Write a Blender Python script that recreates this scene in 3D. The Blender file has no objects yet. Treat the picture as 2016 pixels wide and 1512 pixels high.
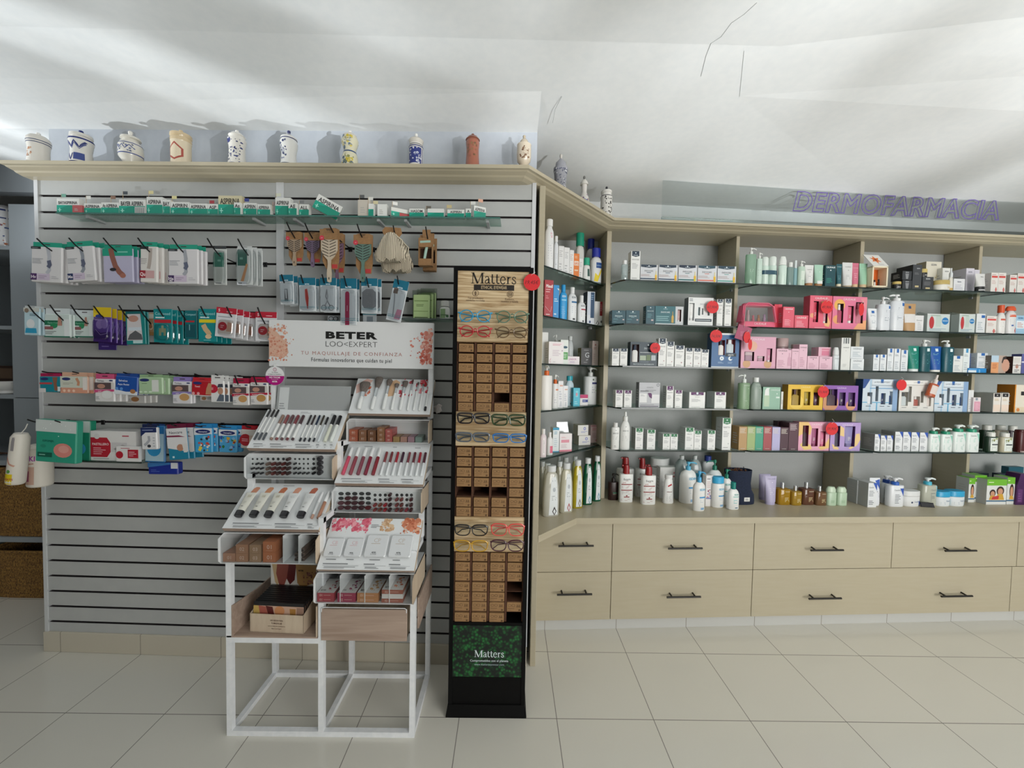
import bpy,math,random
from mathutils import Vector,Matrix
from math import sin,cos,pi,radians
SC=bpy.context.scene
COL=SC.collection
# ---------------------------------------------------------------- camera
FX,CX,CY,HC=780.0,1008.0,756.0,1.445
_Y=Vector((-6/FX,29/FX,1)).normalized()
_h=Vector((1,-.019,0))
_Z=Vector((_h.y*_Y.z-_h.z*_Y.y,_h.z*_Y.x-_h.x*_Y.z,_h.x*_Y.y-_h.y*_Y.x))
_Z.normalize()
if _Z.y<0:_Z=-_Z
_X=_Y.cross(_Z)
if _X.x<0:_X=-_X
RT,UP,FW=Vector((_X.x,_Y.x,_Z.x)),Vector((_X.y,_Y.y,_Z.y)),Vector((_X.z,_Y.z,_Z.z))
cam_d=bpy.data.cameras.new('camera')
cam_d.sensor_fit='HORIZONTAL';cam_d.sensor_width=36;cam_d.lens=FX/2016*36
cam_d.clip_start=.02;cam_d.clip_end=60
cam=bpy.data.objects.new('camera',cam_d);COL.objects.link(cam)
cam.matrix_world=Matrix(((RT.x,UP.x,-FW.x,0),(RT.y,UP.y,-FW.y,0),(RT.z,UP.z,-FW.z,HC),(0,0,0,1)))
SC.camera=cam
EYE=Vector((0,0,HC))
# ---------------------------------------------------------------- world, lamps, exposure
w=bpy.data.worlds.new('world');SC.world=w;w.use_nodes=True
w.node_tree.nodes['Background'].inputs[0].default_value=(.72,.80,.92,1)
w.node_tree.nodes['Background'].inputs[1].default_value=.40
SC.view_settings.view_transform='Standard';SC.view_settings.look='None'
SC.view_settings.gamma=1;SC.view_settings.use_curve_mapping=False
SC.view_settings.exposure=.24
SC.cycles.max_bounces=8;SC.cycles.diffuse_bounces=4;SC.cycles.transparent_max_bounces=24
SC.cycles.sample_clamp_indirect=4

def area(name,loc,at,sx,sy,power,col):
 l=bpy.data.lights.new(name,'AREA');l.shape='RECTANGLE';l.size=sx;l.size_y=sy;l.energy=power;l.color=col
 o=bpy.data.objects.new(name,l);COL.objects.link(o);o.location=loc
 o.rotation_euler=(Vector(at)-Vector(loc)).to_track_quat('-Z','Y').to_euler()
 return o
# daylight through the shop window behind the camera, to its right
area('shopfront_daylight',(3.4,-2.44,1.25),(1.5,2.2,.7),2.6,1.9,120,(1,.985,.95))

def gobo(name,loc,at,power,angle,sx,sy,rot,lo,hi,col,seed=0,size=.01,vmin=None,floor=.02,fade=.12):
 """streaked spot standing in for reflected sun; vmin crops it below, barn-door style"""
 l=bpy.data.lights.new(name,'SPOT');l.energy=power;l.spot_size=radians(angle);l.spot_blend=.7;l.shadow_soft_size=size;l.color=col
 o=bpy.data.objects.new(name,l);COL.objects.link(o);o.location=loc
 o.rotation_euler=(Vector(at)-Vector(loc)).to_track_quat('-Z','Y').to_euler()
 l.use_nodes=True;nt=l.node_tree;N=nt.nodes;L=nt.links
 em=N['Emission'];tc=N.new('ShaderNodeTexCoord');sp=N.new('ShaderNodeSeparateXYZ');L.new(tc.outputs['Normal'],sp.inputs[0])
 dv=[]
 for k in 'XY':
  d=N.new('ShaderNodeMath');d.operation='DIVIDE';L.new(sp.outputs[k],d.inputs[0]);L.new(sp.outputs['Z'],d.inputs[1]);dv.append(d)
 cb=N.new('ShaderNodeCombineXYZ');L.new(dv[0].outputs[0],cb.inputs[0]);L.new(dv[1].outputs[0],cb.inputs[1]);cb.inputs[2].default_value=seed
 mp=N.new('ShaderNodeMapping');mp.inputs['Rotation'].default_value=(0,0,radians(rot));mp.inputs['Scale'].default_value=(sx,sy,1);L.new(cb.outputs[0],mp.inputs[0])
 nz=N.new('ShaderNodeTexNoise');nz.inputs['Scale'].default_value=1;nz.inputs['Detail'].default_value=1.5;nz.inputs['Roughness'].default_value=.5;L.new(mp.outputs[0],nz.inputs['Vector'])
 mr=N.new('ShaderNodeMapRange');mr.inputs[1].default_value=lo;mr.inputs[2].default_value=hi;mr.inputs[3].default_value=floor;mr.inputs[4].default_value=1.6
 mr.interpolation_type='SMOOTHSTEP';L.new(nz.outputs['Fac'],mr.inputs[0]);res=mr.outputs[0]
 if vmin is not None:
  ng=N.new('ShaderNodeMath');ng.operation='MULTIPLY';ng.inputs[1].default_value=-1;L.new(dv[1].outputs[0],ng.inputs[0])
  m2=N.new('ShaderNodeMapRange');m2.interpolation_type='SMOOTHSTEP';m2.inputs[1].default_value=vmin;m2.inputs[2].default_value=vmin+fade;L.new(ng.outputs[0],m2.inputs[0])
  mu=N.new('ShaderNodeMath');mu.operation='MULTIPLY';L.new(res,mu.inputs[0]);L.new(m2.outputs[0],mu.inputs[1]);res=mu.outputs[0]
 L.new(res,em.inputs['Strength'])
 return o
gobo('left_streak_spot',(-4.7,-.9,.9),(-.9,1.62,2.62),480,66,11,1.2,0,.42,.62,(.93,.97,1),1.3,.012,-.10,.30,.10)
gobo('jar_shadow_spot',(-5.2,1.05,1.38),(-.9,1.80,2.62),270,44,3,3,0,.1,.3,(.93,.97,1),.4,.01,-.06,.6,.06)  # unseen source added so the jars throw shadows on the ceiling
gobo('rear_streak_spot',(.9,-2.4,.3),(.5,1.5,2.66),230,108,7,1.0,0,.42,.64,(.97,.985,1),7.7,.03,-.24,.3,.30)
gobo('recess_fill_spot',(2.6,-2.4,.5),(1.25,2.25,2.47),540,50,5,9,6,.36,.64,(.97,.985,1),2.2,.05,-.03,.5,.05)  # fill spot added to brighten the ceiling recess

# ---------------------------------------------------------------- pixel to place
def ray(px,py):
 return(RT*((px-CX)/FX)+UP*(-(py-CY)/FX)+FW).normalized()
def onY(px,py,Y):
 r=ray(px,py);return EYE+r*(Y/r.y)
def onZ(px,py,Z):
 r=ray(px,py);return EYE+r*((Z-HC)/r.z)

class Frame:
 """a run of furniture: s along it, d into it, z up"""
 def __init__(s,ox,oy,a):
  s.o=Vector((ox,oy,0));s.a=a;s.t=Vector((cos(a),sin(a),0));s.n=Vector((-sin(a),cos(a),0))
 def w(s,u,d,z=0):return s.o+s.t*u+s.n*d+Vector((0,0,z))
 def hit(s,px,py,d):
  r=ray(px,py);k=(s.n.dot(s.o)+d-s.n.dot(EYE))/s.n.dot(r);p=EYE+r*k
  return(p-s.o).dot(s.t),p.z
 def d_at(s,px,py,z):
  p=onZ(px,py,z);return(p-s.o).dot(s.n)
FS=Frame(0,1.880,radians(-1.6))                      # slatted wall, d=0 at the board faces
FR=Frame(.62,2.456,radians(3.0))                     # long shelf wall, d=0 at the uprights' faces
GD=-.115                                               # reach of the glass shelves
ZS=[FR.hit(1300,y,GD)[1]for y in(552.4,638.5,721.4,803.5,886.7)]
_a,_b=onZ(1068,521,ZS[0]),onZ(1189,562,ZS[0])
FC=Frame(_a.x,_a.y,math.atan2(_b.y-_a.y,_b.x-_a.x))   # corner shelves, d=0 at the glass fronts
FCL=(_b-_a).length
def onS(px,py,d=0.):
 s_,z_=FS.hit(px,py,d);return FS.w(s_,d,z_)

# ---------------------------------------------------------------- materials
_mats={}
def lin(h):
 h=h.lstrip('#')
 if len(h)==3:h=''.join(c*2 for c in h)
 return tuple((lambda c:c/12.92 if c<=.04045 else((c+.055)/1.055)**2.4)(int(h[i:i+2],16)/255)for i in(0,2,4))+(1,)
def new_mat(name):
 m=bpy.data.materials.new(name);m.use_nodes=True
 return m,m.node_tree.nodes,m.node_tree.links,m.node_tree.nodes['Principled BSDF']
def M(h,r=.5,m=0.,tr=0.,coat=0.,spec=None):
 if not isinstance(h,str):return h
 k=(h,r,m,tr,coat,spec)
 if k not in _mats:
  mt,N,L,P=new_mat('paint_'+h.strip('#'))
  P.inputs['Base Color'].default_value=lin(h);P.inputs['Roughness'].default_value=r;P.inputs['Metallic'].default_value=m
  P.inputs['Transmission Weight'].default_value=tr;P.inputs['Coat Weight'].default_value=coat
  if spec is not None:P.inputs['Specular IOR Level'].default_value=spec
  _mats[k]=mt
 return _mats[k]
def clear(h,amt=.1,name='clear_film',rough=.05,body=0.):
 """thin see-through plastic or glass: tinted transparency under a fresnel gloss"""
 k=('clear',h,amt,rough,body)
 if k not in _mats:
  mt,N,L,P=new_mat(name);N.remove(P);out=N['Material Output']
  t=N.new('ShaderNodeBsdfTransparent');t.inputs[0].default_value=lin(h)
  g=N.new('ShaderNodeBsdfGlossy');g.inputs['Roughness'].default_value=rough
  f=N.new('ShaderNodeLayerWeight');f.inputs[0].default_value=.25
  ml=N.new('ShaderNodeMath');ml.operation='MULTIPLY_ADD';ml.inputs[1].default_value=.55;ml.inputs[2].default_value=amt;L.new(f.outputs['Fresnel'],ml.inputs[0])
  mx=N.new('ShaderNodeMixShader');L.new(ml.outputs[0],mx.inputs[0]);L.new(t.outputs[0],mx.inputs[1]);L.new(g.outputs[0],mx.inputs[2])
  if body:
   df=N.new('ShaderNodeBsdfDiffuse');df.inputs[0].default_value=lin(h);m2=N.new('ShaderNodeMixShader');m2.inputs[0].default_value=body
   L.new(mx.outputs[0],m2.inputs[1]);L.new(df.outputs[0],m2.inputs[2]);mx=m2
  L.new(mx.outputs[0],out.inputs[0]);_mats[k]=mt
 return _mats[k]
def noise_mat(name,c1,c2,scale=(8,8,8),r=.5,detail=4,lo=.35,hi=.65,bump=0.,coords='Object'):
 mt,N,L,P=new_mat(name)
 tc=N.new('ShaderNodeTexCoord');mp=N.new('ShaderNodeMapping');mp.inputs['Scale'].default_value=scale
 src=tc.outputs[coords]
 if coords=='World':pass
 L.new(src,mp.inputs[0]);nz=N.new('ShaderNodeTexNoise');nz.inputs['Scale'].default_value=1;nz.inputs['Detail'].default_value=detail;L.new(mp.outputs[0],nz.inputs['Vector'])
 cr=N.new('ShaderNodeValToRGB');cr.color_ramp.elements[0].position=lo;cr.color_ramp.elements[1].position=hi
 cr.color_ramp.elements[0].color=lin(c1);cr.color_ramp.elements[1].color=lin(c2);L.new(nz.outputs['Fac'],cr.inputs[0]);L.new(cr.outputs[0],P.inputs['Base Color'])
 P.inputs['Roughness'].default_value=r
 if bump:
  b=N.new('ShaderNodeBump');b.inputs['Strength'].default_value=bump;b.inputs['Distance'].default_value=.01;L.new(nz.outputs['Fac'],b.inputs['Height']);L.new(b.outputs[0],P.inputs['Normal'])
 return mt
def grain_mat(name,c1,c2,stretch,r=.45,dist=6.,lo=.3,hi=.7):
 """wood: warped bands"""
 mt,N,L,P=new_mat(name)
 tc=N.new('ShaderNodeTexCoord');mp=N.new('ShaderNodeMapping');mp.inputs['Scale'].default_value=stretch;L.new(tc.outputs['Object'],mp.inputs[0])
 wv=N.new('ShaderNodeTexNoise');wv.inputs['Scale'].default_value=1;wv.inputs['Detail'].default_value=5;wv.inputs['Distortion'].default_value=dist*.1;L.new(mp.outputs[0],wv.inputs['Vector'])
 cr=N.new('ShaderNodeValToRGB');e=cr.color_ramp.elements;e[0].position=lo;e[0].color=lin(c1);e[1].position=hi;e[1].color=lin(c2)
 L.new(wv.outputs['Fac'],cr.inputs[0]);L.new(cr.outputs[0],P.inputs['Base Color']);P.inputs['Roughness'].default_value=r
 return mt

# ---------------------------------------------------------------- text outlines (the built-in font)
_txt={}
def text_geo(s,bold=0.,shear=0.,space=1.):
 k=(s,bold,shear,space)
 if k in _txt:return _txt[k]
 cu=bpy.data.curves.new('lettering','FONT');cu.body=s;cu.size=1;cu.resolution_u=2;cu.offset=bold;cu.shear=shear;cu.space_character=space
 ob=bpy.data.objects.new('lettering',cu);COL.objects.link(ob)
 dg=bpy.context.evaluated_depsgraph_get();ev=ob.evaluated_get(dg);me=ev.to_mesh()
 vs=[(v.co.x,v.co.y)for v in me.vertices];fs=[tuple(p.vertices)for p in me.polygons]
 ev.to_mesh_clear();bpy.data.objects.remove(ob);bpy.data.curves.remove(cu)
 if vs:
  x0=min(v[0]for v in vs);x1=max(v[0]for v in vs)
  vs=[((x-x0)/.729,y/.729)for x,y in vs];wd=(x1-x0)/.729
 else:wd=0
 _txt[k]=(vs,fs,wd);return _txt[k]

# ---------------------------------------------------------------- mesh collecting
class MB:
 def __init__(s):s.v=[];s.f=[];s.m=[];s.sm=[];s.mats=[]
 def mi(s,mat):
  mat=M(mat)
  if mat not in s.mats:s.mats.append(mat)
  return s.mats.index(mat)
 def face(s,pts,mat,smooth=False):
  b=len(s.v);s.v+=[tuple(p)for p in pts];s.f.append(tuple(range(b,b+len(pts))));s.m.append(s.mi(mat));s.sm.append(smooth)
 def raw(s,vs,fs,mat,smooth=False):
  b=len(s.v);s.v+=[tuple(p)for p in vs];i=s.mi(mat)
  for f in fs:s.f.append(tuple(k+b for k in f));s.m.append(i);s.sm.append(smooth)
 def box(s,x0,y0,z0,x1,y1,z1,mat,bev=0.):
  if bev:
   s.bbox(x0,y0,z0,x1,y1,z1,mat,bev);return
  vs=[(x0,y0,z0),(x1,y0,z0),(x1,y1,z0),(x0,y1,z0),(x0,y0,z1),(x1,y0,z1),(x1,y1,z1),(x0,y1,z1)]
  s.raw(vs,[(0,3,2,1),(4,5,6,7),(0,1,5,4),(1,2,6,5),(2,3,7,6),(3,0,4,7)],mat)
 def bbox(s,x0,y0,z0,x1,y1,z1,mat,b):
  def ring(z,i):return[(x0+b+i,y0+i,z),(x1-b-i,y0+i,z),(x1-i,y0+b+i,z),(x1-i,y1-b-i,z),(x1-b-i,y1-i,z),(x0+b+i,y1-i,z),(x0+i,y1-b-i,z),(x0+i,y0+b+i,z)]
  s.loft([ring(z0,b*.7),ring(z0+b*.7,0),ring(z1-b*.7,0),ring(z1,b*.7)],mat)
 def loft(s,rings,mat,smooth=False,cap0=True,cap1=True,closed=True):
  n=len(rings[0]);b=len(s.v);i=s.mi(mat)if not isinstance(mat,(list,tuple))else None
  for r in rings:s.v+=[tuple(p)for p in r]
  for k in range(len(rings)-1):
   mk=i if i is not None else s.mi(mat[k])
   for j in range(n if closed else n-1):
    a=b+k*n+j;c=b+k*n+(j+1)%n
    s.f.append((a,c,c+n,a+n));s.m.append(mk);s.sm.append(smooth)
  m0=i if i is not None else s.mi(mat[0]);m1=i if i is not None else s.mi(mat[-1])
  if cap0:s.f.append(tuple(b+j for j in reversed(range(n))));s.m.append(m0);s.sm.append(False)
  if cap1:s.f.append(tuple(b+(len(rings)-1)*n+j for j in range(n)));s.m.append(m1);s.sm.append(False)
 def lathe(s,prof,mat,cx=0.,cy=0.,seg=20,ar=1.,n=2.,smooth=True,**k):
  s.loft([sring(r,r*ar,z,n,seg,cx,cy)for r,z in prof],mat,smooth,**k)
 def tube(s,pts,r,mat,seg=8,smooth=True):
  pts=[Vector(p)for p in pts];rings=[];nrm=None
  for i,p in enumerate(pts):
   t=(pts[min(i+1,len(pts)-1)]-pts[max(i-1,0)]).normalized()
   if nrm is None:nrm=t.orthogonal().normalized()
   nrm=(nrm-t*nrm.dot(t)).normalized();bn=t.cross(nrm)
   rr=r[i]if isinstance(r,(list,tuple))else r
   rings.append([p+nrm*(rr*cos(2*pi*j/seg))+bn*(rr*sin(2*pi*j/seg))for j in range(seg)])
  s.loft(rings,mat,smooth)
 def prism(s,poly,y0,y1,mat,axis='y'):
  """poly in the x-z plane pushed from y0 to y1 (or axis 'x': poly in y-z pushed along x; 'z': poly in x-y)"""
  f={'y':lambda a,b,k:(a,k,b),'x':lambda a,b,k:(k,a,b),'z':lambda a,b,k:(a,b,k)}[axis]
  s.loft([[f(a,b,y0)for a,b in poly],[f(a,b,y1)for a,b in poly]],mat)
 def build(s,name,parent=None,loc=None,rz=0.,sharp=35,mtx=None):
  me=bpy.data.meshes.new(name);me.from_pydata(s.v,[],s.f)
  for m in s.mats:me.materials.append(m)
  me.polygons.foreach_set('material_index',s.m);me.polygons.foreach_set('use_smooth',s.sm)
  if any(s.sm):me.set_sharp_from_angle(angle=radians(sharp))
  o=bpy.data.objects.new(name,me);COL.objects.link(o)
  if parent:o.parent=parent
  if mtx is not None:o.matrix_local=mtx
  elif loc is not None:o.location=loc;o.rotation_euler=(0,0,rz)
  return o
def sring(a,b,z,n=2.,seg=20,cx=0.,cy=0.):
 out=[]
 for i in range(seg):
  t=2*pi*i/seg;c,q=cos(t),sin(t)
  out.append((cx+a*math.copysign(abs(c)**(2/n),c),cy+b*math.copysign(abs(q)**(2/n),q),z))
 return out
def tag(o,label,cat,group=None,kind=None):
 o['label']=label;o['category']=cat
 if group:o['group']=group
 if kind:o['kind']=kind
 return o
def empty(name,label,cat,loc,rz=0.,group=None,mtx=None):
 o=bpy.data.objects.new(name,None);o.empty_display_size=.02;COL.objects.link(o)
 if mtx is not None:o.matrix_world=mtx
 else:o.location=loc;o.rotation_euler=(0,0,rz)
 return tag(o,label,cat,group)
def struct(o):o['kind']='structure';return o
def copy_tree(root):
 c=root.copy();COL.objects.link(c)
 for ch in root.children:
  k=ch.copy();COL.objects.link(k);k.parent=c
  for g in ch.children:
   q=g.copy();COL.objects.link(q);q.parent=k
 return c

# ---------------------------------------------------------------- print on surfaces
def deco(mb,mp,W,H,ops,lay=.0003,step=.00012):
 """ops in shares of the face: r rect, p polygon, o oval, t text, l lines of small print, s stroke, n scattered dabs"""
 def put(pts,c,e):
  if not mp.curved:mb.face([mp(a,b,e)for a,b in pts],c);return
  for p1 in strips(pts,0,12):
   for p2 in strips(p1,1,8):mb.face([mp(a,b,e)for a,b in p2],c)
 for i,op in enumerate(ops):
  k=op[0];e=lay+step*i
  if k=='r':
   _,u0,v0,u1,v1,c=op;put([(u0,v0),(u1,v0),(u1,v1),(u0,v1)],c,e)
  elif k=='p':put(op[1],op[2],e)
  elif k=='o':
   _,cu,cv,r,c=op[:5];rv=op[5]if len(op)>5 else r*W/H
   put([(cu+r*cos(2*pi*j/16),cv+rv*sin(2*pi*j/16))for j in range(16)],c,e)
  elif k=='t':
   _,s,cu,cv,h,c=op[:6];mw=op[6]if len(op)>6 else .9;bold=op[7]if len(op)>7 else .01
   sh=op[8]if len(op)>8 else 0.
   vs,fs,wd=text_geo(s,bold,sh)
   if not vs:continue
   hh=h*H;sx=hh
   if wd*sx>mw*W:sx=mw*W/wd
   if sx<hh*.55:hh=sx/.55
   mb.raw([mp(cu+(x-wd/2)*sx/W,cv+(y-.5)*hh/H,e)for x,y in vs],fs,c)
  elif k=='l':
   _,u0,v0,u1,v1,n,c=op[:7];rnd=random.Random(int(u0*991+v1*777+n))
   hh=(v1-v0)/n
   for j in range(n):
    b=v1-hh*(j+.75);u=u0+(u1-u0)*rnd.uniform(.55,1)
    mb.face([mp(u0,b,e),mp(u,b,e),mp(u,b+hh*.38,e),mp(u0,b+hh*.38,e)],c)
  elif k=='s':
   _,pts,wd,c=op
   stroke(mb,mp,W,H,pts,wd,c,e)
  elif k=='n':
   _,u0,v0,u1,v1,n,sz,cols,seed=op;rnd=random.Random(seed)
   for j in range(n):
    a,b=rnd.uniform(u0,u1),rnd.uniform(v0,v1);r=sz*rnd.uniform(.4,1.2);t0=rnd.uniform(0,6)
    mb.face([mp(a+r*rnd.uniform(.5,1)*cos(t0+q*1.05),b+r*W/H*rnd.uniform(.5,1)*sin(t0+q*1.05),e+j*4e-6)for q in range(6)],cols[j%len(cols)])
def halfcut(q,ax,lim,sg):
 r=[]
 for a,b in zip(q,q[1:]+q[:1]):
  da,db=(a[ax]-lim)*sg,(b[ax]-lim)*sg
  if da>=-1e-9:r.append(a)
  if(da>1e-9 and db<-1e-9)or(da<-1e-9 and db>1e-9):
   t=da/(da-db);r.append((a[0]+(b[0]-a[0])*t,a[1]+(b[1]-a[1])*t))
 return r
def strips(poly,ax,n):
 """cut a polygon into n parallel strips so that it can follow a curved face"""
 lo=min(p[ax]for p in poly);hi=max(p[ax]for p in poly);m=max(1,min(n,int((hi-lo)*n*1.2)+1));out=[]
 for i in range(m):
  q=list(poly)
  for lim,sg in((lo+(hi-lo)*i/m,1),(lo+(hi-lo)*(i+1)/m,-1)):
   q=halfcut(q,ax,lim,sg)
   if len(q)<3:break
  if len(q)>=3:out.append(q)
 return out
def stroke(mb,mp,W,H,pts,wd,c,e):
 if mp.curved:
  fine=[pts[0]]
  for a,b in zip(pts,pts[1:]):
   m=max(1,int(max(abs(b[0]-a[0]),abs(b[1]-a[1]))/.06));fine+=[(a[0]+(b[0]-a[0])*j/m,a[1]+(b[1]-a[1])*j/m)for j in range(1,m+1)]
  pts=fine
 P=[Vector((a*W,b*H))for a,b in pts];L=[];R=[]
 for i,p in enumerate(P):
  t=(P[min(i+1,len(P)-1)]-P[max(i-1,0)]).normalized();n=Vector((-t.y,t.x))*(wd*W/2)
  L.append(p+n);R.append(p-n)
 for i in range(len(P)-1):
  mb.face([mp(q.x/W,q.y/H,e)for q in(R[i],R[i+1],L[i+1],L[i])],c)
def arc(cu,cv,ru,rv,a0,a1,n=10):return[(cu+ru*cos(radians(a0+(a1-a0)*i/n)),cv+rv*sin(radians(a0+(a1-a0)*i/n)))for i in range(n+1)]
class Flat:
 curved=False
 def __init__(s,o,u,v,n):s.o,s.u,s.v,s.n=Vector(o),Vector(u),Vector(v),Vector(n).normalized()
 def __call__(s,a,b,e):return s.o+s.u*a+s.v*b+s.n*e
class Round:
 """front of an oval body: prof = [(width share, height)]"""
 curved=True
 def __init__(s,a,b,prof,n=2.,cx=0.,cy=0.):s.a,s.b,s.p,s.n,s.cx,s.cy=a,b,prof,n,cx,cy;s.h=prof[-1][1];s.z0=prof[0][1]
 def __call__(s,u,v,e):
  z=s.z0+v*(s.h-s.z0);k=s.p[-1][0]
  for(r0,z0),(r1,z1)in zip(s.p,s.p[1:]):
   if z0<=z<=z1:k=r0+(r1-r0)*(z-z0)/max(z1-z0,1e-6);break
  x=max(-.97,min(.97,(u*2-1)*.97));y=(1-abs(x)**s.n)**(1/s.n)
  return Vector((s.cx+x*(s.a*k+e),s.cy-y*(s.b*k+e),z))
# ================================================================ makers of shelf goods
class Ctx:pass
CT=Ctx()
def shelf(F,z,yb,d,group,rz=0.):
 CT.F,CT.z,CT.yb,CT.d,CT.group,CT.rz=F,z,yb,d,group,rz
def place(x0,x1,yt,yb=None,d=None,z=None):
 """pixel span of a front face -> s, d, z, width, height on the shelf now in hand"""
 F=CT.F;z=CT.z if z is None else z;xm=(x0+x1)/2
 if yb is not None and d is None:d=F.d_at(xm,yb,z)
 if d is None:d=CT.d
 yb=yb or CT.yb;ym=(yt+yb)/2
 if CT.rz:                                                           # turned towards the room, not along the shelf
  sb,_=F.hit(xm,yb,d);q=F.w(sb,d);T=Frame(q.x,q.y,F.a+CT.rz)
  s0,_=T.hit(x0,ym,0);s1,_=T.hit(x1,ym,0);_,zt=T.hit(xm,yt,0)
  return sb,d,z,s1-s0,max(zt-z,.012)
 s0,_=F.hit(x0,ym,d);s1,_=F.hit(x1,ym,d)
 _,zt=F.hit(xm,yt,d)
 return(s0+s1)/2,d,z,s1-s0,max(zt-z,.012)
def B(x0,x1,yt,label,col,ops=(),dp=None,side=None,name='carton',cat='box',group=None,yb=None,d=None,z=None,rz=0.,r=.4,top=None):
 """a folded carton with a printed front"""
 s,d,z,W,H=place(x0,x1,yt,yb,d,z);dp=dp or min(W*.9,.05)
 mb=MB();e=.0008
 side=side or col;top=top or side
 x,y=W/2,dp
 fr=M(col,r);sd=M(side,r);tp=M(top,r)
 mb.face([(-x,0,e),(x,0,e),(x,0,H-e),(-x,0,H-e)],fr)
 mb.face([(x,0,e),(x,y,e),(x,y,H-e),(x,0,H-e)],sd);mb.face([(-x,y,e),(-x,0,e),(-x,0,H-e),(-x,y,H-e)],sd)
 mb.face([(x,y,e),(-x,y,e),(-x,y,H-e),(x,y,H-e)],sd)
 mb.face([(-x,0,H-e),(x,0,H-e),(x-e,e,H),(-x+e,e,H)],fr);mb.face([(-x+e,e,H),(x-e,e,H),(x-e,y-e,H),(-x+e,y-e,H)],tp)
 mb.face([(-x,y,H-e),(-x,0,H-e),(-x+e,e,H),(-x+e,y-e,H)],sd);mb.face([(x,0,H-e),(x,y,H-e),(x-e,y-e,H),(x-e,e,H)],sd)
 mb.face([(x,y,H-e),(-x,y,H-e),(-x+e,y-e,H),(x-e,y-e,H)],sd)
 mb.face([(-x,0,e),(-x,y,e),(-x+e,y-e,0),(-x+e,e,0)],sd);mb.face([(x,0,e),(-x,0,e),(-x+e,e,0),(x-e,e,0)],fr)
 mb.face([(x,y,e),(x,0,e),(x-e,e,0),(x-e,y-e,0)],sd);mb.face([(-x,y,e),(x,y,e),(x-e,y-e,0),(-x+e,y-e,0)],sd)
 mb.face([(-x+e,y-e,0),(x-e,y-e,0),(x-e,e,0),(-x+e,e,0)],sd)
 deco(mb,Flat((-x,0,0),(W,0,0),(0,0,H),(0,-1,0)),W,H,ops)
    # the left side carries a few lines of small print
 deco(mb,Flat((-x,y,0),(0,-y,0),(0,0,H),(-1,0,0)),y,H,[('l',.2,.25,.8,.75,5,'#b9b9b6')])
 o=mb.build(name,loc=CT.F.w(s,d,z),rz=CT.F.a+CT.rz+rz)
 return tag(o,label,cat,group or CT.group)
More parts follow.
